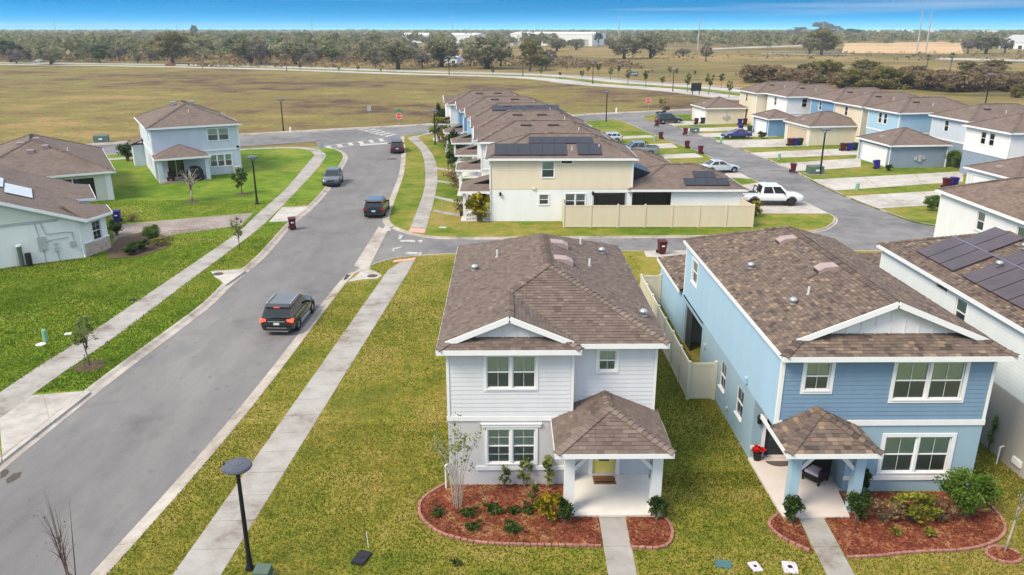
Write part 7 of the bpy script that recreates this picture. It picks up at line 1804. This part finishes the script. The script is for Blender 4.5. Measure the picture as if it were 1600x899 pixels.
SHRUBS = [(79.0,254.1,10.8,6.4,'r'),(81.2,254.4,6.9,3.7,'g'),(86.0,258.4,13.8,6.2,'r'),(85.8,251.1,13.3,6.0,'r'),(89.7,248.4,15.6,5.3,'r'),(87.9,233.4,10.5,5.7,'r'),(97.6,249.9,13.7,7.1,'g'),(99.7,244.1,11.4,7.7,'g'),(96.7,228.3,9.2,5.5,'r'),(99.4,226.8,11.9,5.8,'g'),(106.7,234.6,10.7,5.6,'r'),(131.2,289.2,13.0,6.0,'g'),(113.7,243.1,13.4,5.8,'g'),(108.6,226.1,9.9,6.4,'g'),(125.1,260.4,7.1,4.6,'g'),(112.8,226.2,11.5,5.2,'g'),(118.5,232.0,12.4,7.2,'r'),(118.3,222.0,10.4,6.1,'r'),(124.0,229.0,10.2,6.0,'r'),(121.8,215.6,13.7,6.3,'r'),(130.8,226.4,10.9,5.1,'g'),(182.5,314.8,8.6,4.5,'g'),(129.5,217.5,9.2,6.1,'r'),(138.0,227.9,11.3,7.2,'r'),(193.9,314.7,12.6,5.0,'g'),(138.6,221.6,11.4,5.5,'r'),(138.7,216.0,11.0,5.0,'r'),(127.6,196.1,4.7,3.5,'g'),(147.8,225.6,9.4,5.1,'g')]
for i, (x, y, w, h, k) in enumerate(SHRUBS):
    far_tree({'r':RUS,'g':RUG}[k], (x,y), w, h, f'{ORD[i]} {"russet" if k == "r" else "dull green"} thicket bush from the left behind the row of houses', 'bush', 'thicket behind the houses')
for i, (x, y, h) in enumerate([(166.6,314.9,6.5),(175.9,314.9,7.3)]): far_tree(PLM, (x,y), h*.5, h, f'{["left","right"][i]} of two cabbage palms rising from the thicket', 'palm', 'palms in the thicket')

# the wood that closes the view: one mass
rg = np.random.default_rng(99)
def wood_pts(n, x0, x1, y0, y1): return np.stack([rg.uniform(x0,x1,n), np.sqrt(rg.uniform(y0*y0,y1*y1,n))],1)
Wd = np.concatenate([wood_pts(2200,-1000,1100,900,1500),wood_pts(2600,-2000,2200,1500,3200),wood_pts(1500,-560,-60,450,900),wood_pts(90,-330,-60,405,460),wood_pts(420,-160,60,520,900),wood_pts(700,180,760,760,1300),wood_pts(240,150,330,640,900)])
keep = np.ones(len(Wd), bool)
for (bx0,bx1,by0,by1) in [(-.20,-.02,560,860),(-.02,.115,440,740),(.38,.60,350,760),(.13,.30,350,600)]: keep &= ~((Wd[:,0]/Wd[:,1] > bx0) & (Wd[:,0]/Wd[:,1] < bx1) & (Wd[:,1] > by0) & (Wd[:,1] < by1))
Wd = Wd[keep]; nW = len(Wd)
hW = 5.5+9.5*rg.uniform(0,1,nW)**1.5; wW = hW*rg.uniform(.34,.62,nW); tW = rg.uniform(0,1,nW); Q, T_ = [], []
for near, m_, sz in ((True,64,.19),(False,22,.34)):
    i_ = np.nonzero((Wd[:,1] < 1100) == near)[0]; n_ = len(i_)
    d = rg.normal(size=(n_,m_,3)); d /= np.linalg.norm(d,axis=2)[:,:,None]; d[:,:,2] = np.abs(d[:,:,2])*1.1-.35
    C = np.stack([Wd[i_,0],Wd[i_,1],hW[i_]*.52],1)[:,None,:] + d*np.stack([wW[i_],wW[i_],hW[i_]*.46],1)[:,None,:]*rg.uniform(.5,1,(n_,m_,1))
    C[:,:,2] = np.maximum(C[:,:,2], .3)
    Q.append(leaf_quads(C.reshape(-1,3), np.repeat(wW[i_]*sz,m_), rg, .1, .85)); T_.append((tW[i_][:,None]*.85+rg.normal(.07,.14,(n_,m_))).ravel())
wood = link('woodland', quads_mesh('woodland', np.concatenate(Q), np.concatenate(T_)), M['leaf_wood']); tag(wood, 'distant mixed wood closing the horizon', None, None, 'stuff')

# rough scrub between the boulevard and the wood
Sc = np.concatenate([wood_pts(1600,-330,-60,410,540),wood_pts(900,-140,40,350,470),wood_pts(300,10,60,340,410),wood_pts(260,70,420,420,560)]); nS = len(Sc); hS = rg.uniform(.4,1.6,nS); m_ = 9
d = rg.normal(size=(nS,m_,3)); d /= np.linalg.norm(d,axis=2)[:,:,None]; d[:,:,2] = np.abs(d[:,:,2])
C = np.stack([Sc[:,0],Sc[:,1],np.zeros(nS)],1)[:,None,:] + d*np.stack([hS*1.3,hS*1.3,hS],1)[:,None,:]
scrub = link('scrub', quads_mesh('scrub', leaf_quads(C.reshape(-1,3), np.repeat(hS*.4,m_), rg, .2, .7), (rg.uniform(0,1,nS)[:,None]+rg.normal(0,.15,(nS,m_))).ravel()), M['leaf_dry']); tag(scrub, 'low russet scrub along the boulevard', None, None, 'stuff')

# ---- far structures
sheet('sand_field', [(232.29, 553.76),(308.16, 539.01),(532.23, 941.49),(545.37, 1007.79),(381.09, 903.25)], -.05, 'sand')
sheet('far_road', [(162.79, 636.98),(291.03, 773.77),(313.42, 833.71),(175.71, 687.97)], -.06, 'driveway_concrete'); sheet('far_road', [(235.76, 439.15),(276.36, 405.04),(292.94, 429.68),(252.13, 463.02)], -.06, 'driveway_concrete'); sheet('far_road', [(170.62, 533.55),(221.84, 513.76),(227.25, 526.42),(174.06, 544.41)], -.06, 'driveway_concrete')
def shed(label, a, b, depth, h, wallm='white_siding', roofm='white_trim', doors=4, slope=.06, group='pale buildings far off'):
    ax, ay = a; bx, by = b; L = math.dist(a,b); rz = math.atan2(by-ay,bx-ax)
    t = empty('warehouse' if L > 40 else 'far_house', (ax,ay,-.1), rz, label, 'warehouse' if L > 40 else 'house', group)
    for p0, p1 in (((0,0),(L,0)),((L,0),(L,depth)),((L,depth),(0,depth)),((0,depth),(0,0))): wall(t,'wall',p0,p1,-.1,h,wallm)
    r_ = h+depth/2*slope if L > 40 else h+depth/2*.4
    mb = MB(); mb.face([(-.3,-.3,h),(L+.3,-.3,h),(L+.3,depth/2,r_),(-.3,depth/2,r_)]); mb.face([(L+.3,depth+.3,h),(-.3,depth+.3,h),(-.3,depth/2,r_),(L+.3,depth/2,r_)])
    for x in (0,L): mb.face([(x,0,h),(x,depth,h),(x,depth/2,r_)])
    mb.build('roof', M[roofm], t)
    for k in range(doors): x = L*(k+.5)/doors; MB().box(x-L/doors*.22,x+L/doors*.22,-.06,-.01,0,h*.55).build('door', M['screen_and_shade' if k%3 else 'utility_grey'], t)
shed('long white warehouse roof behind the mossy oaks, left of the two', (-124.15, 947.68), (-33.71, 926.57), 60, 9)
shed('white warehouse with dark bays behind the big oak, right of the two', (5.68, 805.42), (84.08, 775.72), 55, 11, doors=7)
shed('pale blue-roofed shed among the trees by the boulevard', (-29.44, 392.90), (-22.98, 389.26), 6, 2.6, 'pale_blue', 'pale_blue', 2)
for i, (a, b, c1, c2) in enumerate((((-450.79, 780.76),(-437.28, 780.63),'white_siding','white_trim'),((-475.36, 780.99),(-461.85, 780.86),'grey_blue','roof_warm'),((-514.51, 875.20),(-503.51, 875.09),'pale_blue','roof_warm'),((-425.46, 809.48),(-415.27, 809.39),'beige_stucco','roof_warm'),((-473.24, 874.81),(-463.62, 874.72),'white_siding','roof_warm'),((-227.88, 908.99),(-213.55, 908.85),'beige_stucco','white_trim'),((-467.27, 753.95),(-460.15, 753.88),'white_siding','white_trim'))):
    shed(f'{ORD[i]} far small house from the left among trees' if i else 'white-gabled far house among the trees at the left edge', a, b, 9, 4.2, c1, c2, 2)
for i, (a, b) in enumerate((((879.73, 1810.87),(916.99, 1810.52)),((1138.23, 2173.36),(1169.18, 2173.07)),((694.42, 1204.40),(703.53, 1171.44)),((696.33, 1551.93),(727.03, 1551.65)),((414.77, 674.85),(423.04, 654.04)))): shed(f'{ORD[i]} pale far building from the left on the right horizon', a, b, 30, 7 if i < 4 else 5, 'white_siding', 'utility_grey', 3)
def power_pole(p, h, label, arms=True, r=.62):
    t = empty('power_pole', (p[0],p[1],-.1), 0, label, 'power pole', 'tall power poles'); MB().tube([(0,0,0),(0,0,h)],[r,r*.5],8).build('mast', M['pole_concrete'], t)
    if arms:
        for k, z in enumerate((h-1.2,h-3.4,h-5.6)): MB().beam((0,0,z),(1.8 if k%2 else -1.8,0,z+.3),.18,.18).build('cross_arm', M['pole_grey'], t)
for (x, yb, yt, lab) in (): pass
for (q, h, lab) in [((-545.6,994.9),28.0,'leftmost tall power pole against the sky'),((-626.4,1564.4),38.2,'tall power pole second from the left on the skyline'),((-270.6,1149.5),32.5,'tall power pole third from the left on the skyline'),((-72.5,1147.6),32.5,'tall power pole above the left warehouse'),((105.5,748.5),27.4,'tall power pole beside the dark oak group'),((152.7,637.1),25.3,'tall power pole near the grey bare tree'),((533.0,1358.0),35.5,'tall power pole behind the yellow-olive tree'),((291.4,568.0),27.3,'left of the twin power poles on the right'),((290.1,553.2),26.2,'right of the twin power poles on the right'),((-473.7,994.2),13.3,'short far pole among the left woods'),((-221.9,1091.4),11.4,'short far pole left of the warehouses'),((-514.6,841.5),12.6,'short pole at the left edge'),((154.1,804.0),11.5,'short pole right of the dark oak group')]: power_pole(q, h, lab)

# ---- grass: tufts standing over the near lawns
rg = np.random.default_rng(123)
def vnoise(x, y, seed):
    tb = np.random.default_rng(seed).uniform(0,1,(256,256)); xi, yi = np.floor(x).astype(int), np.floor(y).astype(int); fx, fy = x-xi, y-yi; fx = fx*fx*(3-2*fx); fy = fy*fy*(3-2*fy)
    g = lambda i, j: tb[(xi+i)%256,(yi+j)%256]
    return (g(0,0)*(1-fx)+g(1,0)*fx)*(1-fy)+(g(0,1)*(1-fx)+g(1,1)*fx)*fy
def grass(name, label, n, boxes, blocks, polys, size, m, tone0, seed):
    rg = np.random.default_rng(seed); Xs, Ys = [], []
    tot = sum((b[1]-b[0])*(b[3]-b[2])*b[4] for b in boxes)
    for (x0,x1,y0,y1,wt) in boxes:
        k = int(n*(x1-x0)*(y1-y0)*wt/tot); Xs.append(rg.uniform(x0,x1,k)); Ys.append(rg.uniform(y0,y1,k))
    X, Y = np.concatenate(Xs), np.concatenate(Ys); ok = np.ones(len(X), bool)
    for (x0,x1,y0,y1) in blocks: ok &= ~((X > x0) & (X < x1) & (Y > y0) & (Y < y1))
    for inc, pl in polys:
        i_ = inside(pl, X, Y); ok &= i_ if inc else ~i_
    X, Y = X[ok], Y[ok]; k = len(X)
    pat = .5+.34*(vnoise(X/7,Y/7,seed)-.5)*2+.26*(vnoise(X/2.3,Y/2.3,seed+1)-.5)*2+.22*(vnoise(X/.75,Y/.75,seed+2)-.5)*2
    h = size*rg.uniform(.5,1.5,k); a = rg.uniform(0,2*math.pi,k); w = size*rg.uniform(.25,.6,k); lx, ly = rg.normal(0,.55,k)*h, rg.normal(0,.55,k)*h
    B0 = np.stack([X-np.cos(a)*w,Y-np.sin(a)*w,np.full(k,-.01)],1); B1 = np.stack([X+np.cos(a)*w,Y+np.sin(a)*w,np.full(k,-.01)],1)
    T1 = np.stack([X+lx+np.cos(a)*w*.3,Y+ly+np.sin(a)*w*.3,h],1); T0 = np.stack([X+lx-np.cos(a)*w*.3,Y+ly-np.sin(a)*w*.3,h],1)
    o = link(name, quads_mesh(name, np.stack([B0,B1,T1,T0],1), tone0+(pat-.5)*1.0+rg.normal(0,.11,k)), M[m]); tag(o, label, None, None, 'stuff')
walkR = [(-10.52,6),(-10.5,20.2),(-8.3,52.9),(-7.35,55.3),(-6.7,55.6),(-6.75,52.8),(-8.93,20.2),(-9.0,6)]
grass('grass', 'mown yellow-green turf of the near lawns', 300000, [(-13.5,-2.1,15.5,30,1.2),(-2.1,20,15.5,26,1.2),(5.4,9.7,25,46,1.0),(17.2,19.7,24,40,1.0),(-12,-2.1,30,46,.7),(-11.5,-2.1,46,56,.4),(-2.1,9.7,38.5,56,.3)],
      [(-2.13,5.55,25.15,38.0),(4.4,5.45,23.1,25.8),(2.28,5.47,23.12,25.8),(3.2,4.2,10,23.2),(9.68,17.22,24.6,46),(8.35,8.5,32.1,45.4),(19.68,30,24,40)],
      [(True, KR+[(75,3),(40,-5)]), (False, walkR), (False, [(9.6,26.7),(9.68,23.0),(12.1,22.95),(12.3,24.7),(12.3,27)]), (False, [(-10.74, 49.50),(-10.41, 51.49),(-10.11, 53.64),(-9.53, 53.47),(-9.54, 52.69),(-8.40, 51.18),(-8.69, 50.18),(-9.60, 49.91)]), (False, [(9.7,12),(10.06,20),(10.25,23),(11.17,23),(10.97,20),(10.67,12)])]+[(False,b) for b in BEDS], .043, 'grass_blade', .40, 7)
walkL = [(-24.6,6),(-23.84, 33.09),(-23.37, 39.34),(-22.98, 48.41),(-22.45, 62.31),(-22.86, 69.21),(-23.50, 81.29),(-21.66, 81.27),(-20.94, 69.45),(-20.99, 63.79),(-21.52, 49.95),(-21.79, 39.60),(-22.16, 33.15),(-22.8,6)]
grass('grass', 'bright green turf left of the street', 190000, [(-34,-18.4,28,40,1.0),(-38,-18.2,40,48,.9),(-46,-18.0,48,56,.75),(-48,-17.8,56,62,.65),(-46,-18,62,76,.35)],
      [], [(False,[(-31.3,55.9),(-43.4,48.7),(-52,62),(-38,72),(-30.6,59)]), (True, KL+[(-150,3)]), (False, walkL), (False,[(-23.74, 32.83),(-19.77, 33.46),(-19.93, 27.01),(-20.40, 22.05),(-27.40, 31.52)]), (False, BEDS[-1]), (False,[(-21.82, 73.49),(-18.86, 73.75),(-18.89, 66.73),(-21.14, 66.51)]), (False,[(-20.91, 52.34),(-20.03, 52.79),(-18.81, 53.25),(-18.15, 52.31),(-18.56, 48.76),(-19.98, 50.85)]), (False,[(-34.44, 66.17),(-23.38, 70.90),(-22.68, 65.37),(-28.58, 63.86),(-31.18, 59.60)])], .055, 'grass_green', .5, 8)

bp_ = BEDS[0]
grass('weeds', 'thin green weeds coming up through the red mulch', 2600, [(-2.9,2.2,21.6,24.2,1.0)], [], [(True, bp_), (False, [(-2.6,23.6),(2.2,23.9),(2.2,24.6),(-2.6,24.6)])], .06, 'grass_blade', .2, 9)
# ---- the air: thin haze over the whole place
hz = MB().box(-2600,2600,-40,4200,-4.5,33).build('haze', None); tag(hz, kind='stuff')
hm = bpy.data.materials.new('haze'); hm.use_nodes = True; hn = hm.node_tree; hn.nodes.clear()
ho = hn.nodes.new('ShaderNodeOutputMaterial'); hv = hn.nodes.new('ShaderNodeVolumePrincipled')
hv.inputs['Color'].default_value = (.80,.88,.96,1); hv.inputs['Density'].default_value = .00023; hv.inputs['Anisotropy'].default_value = .2
hn.links.new(hv.outputs['Volume'], ho.inputs['Volume']); hz.data.materials.append(hm)
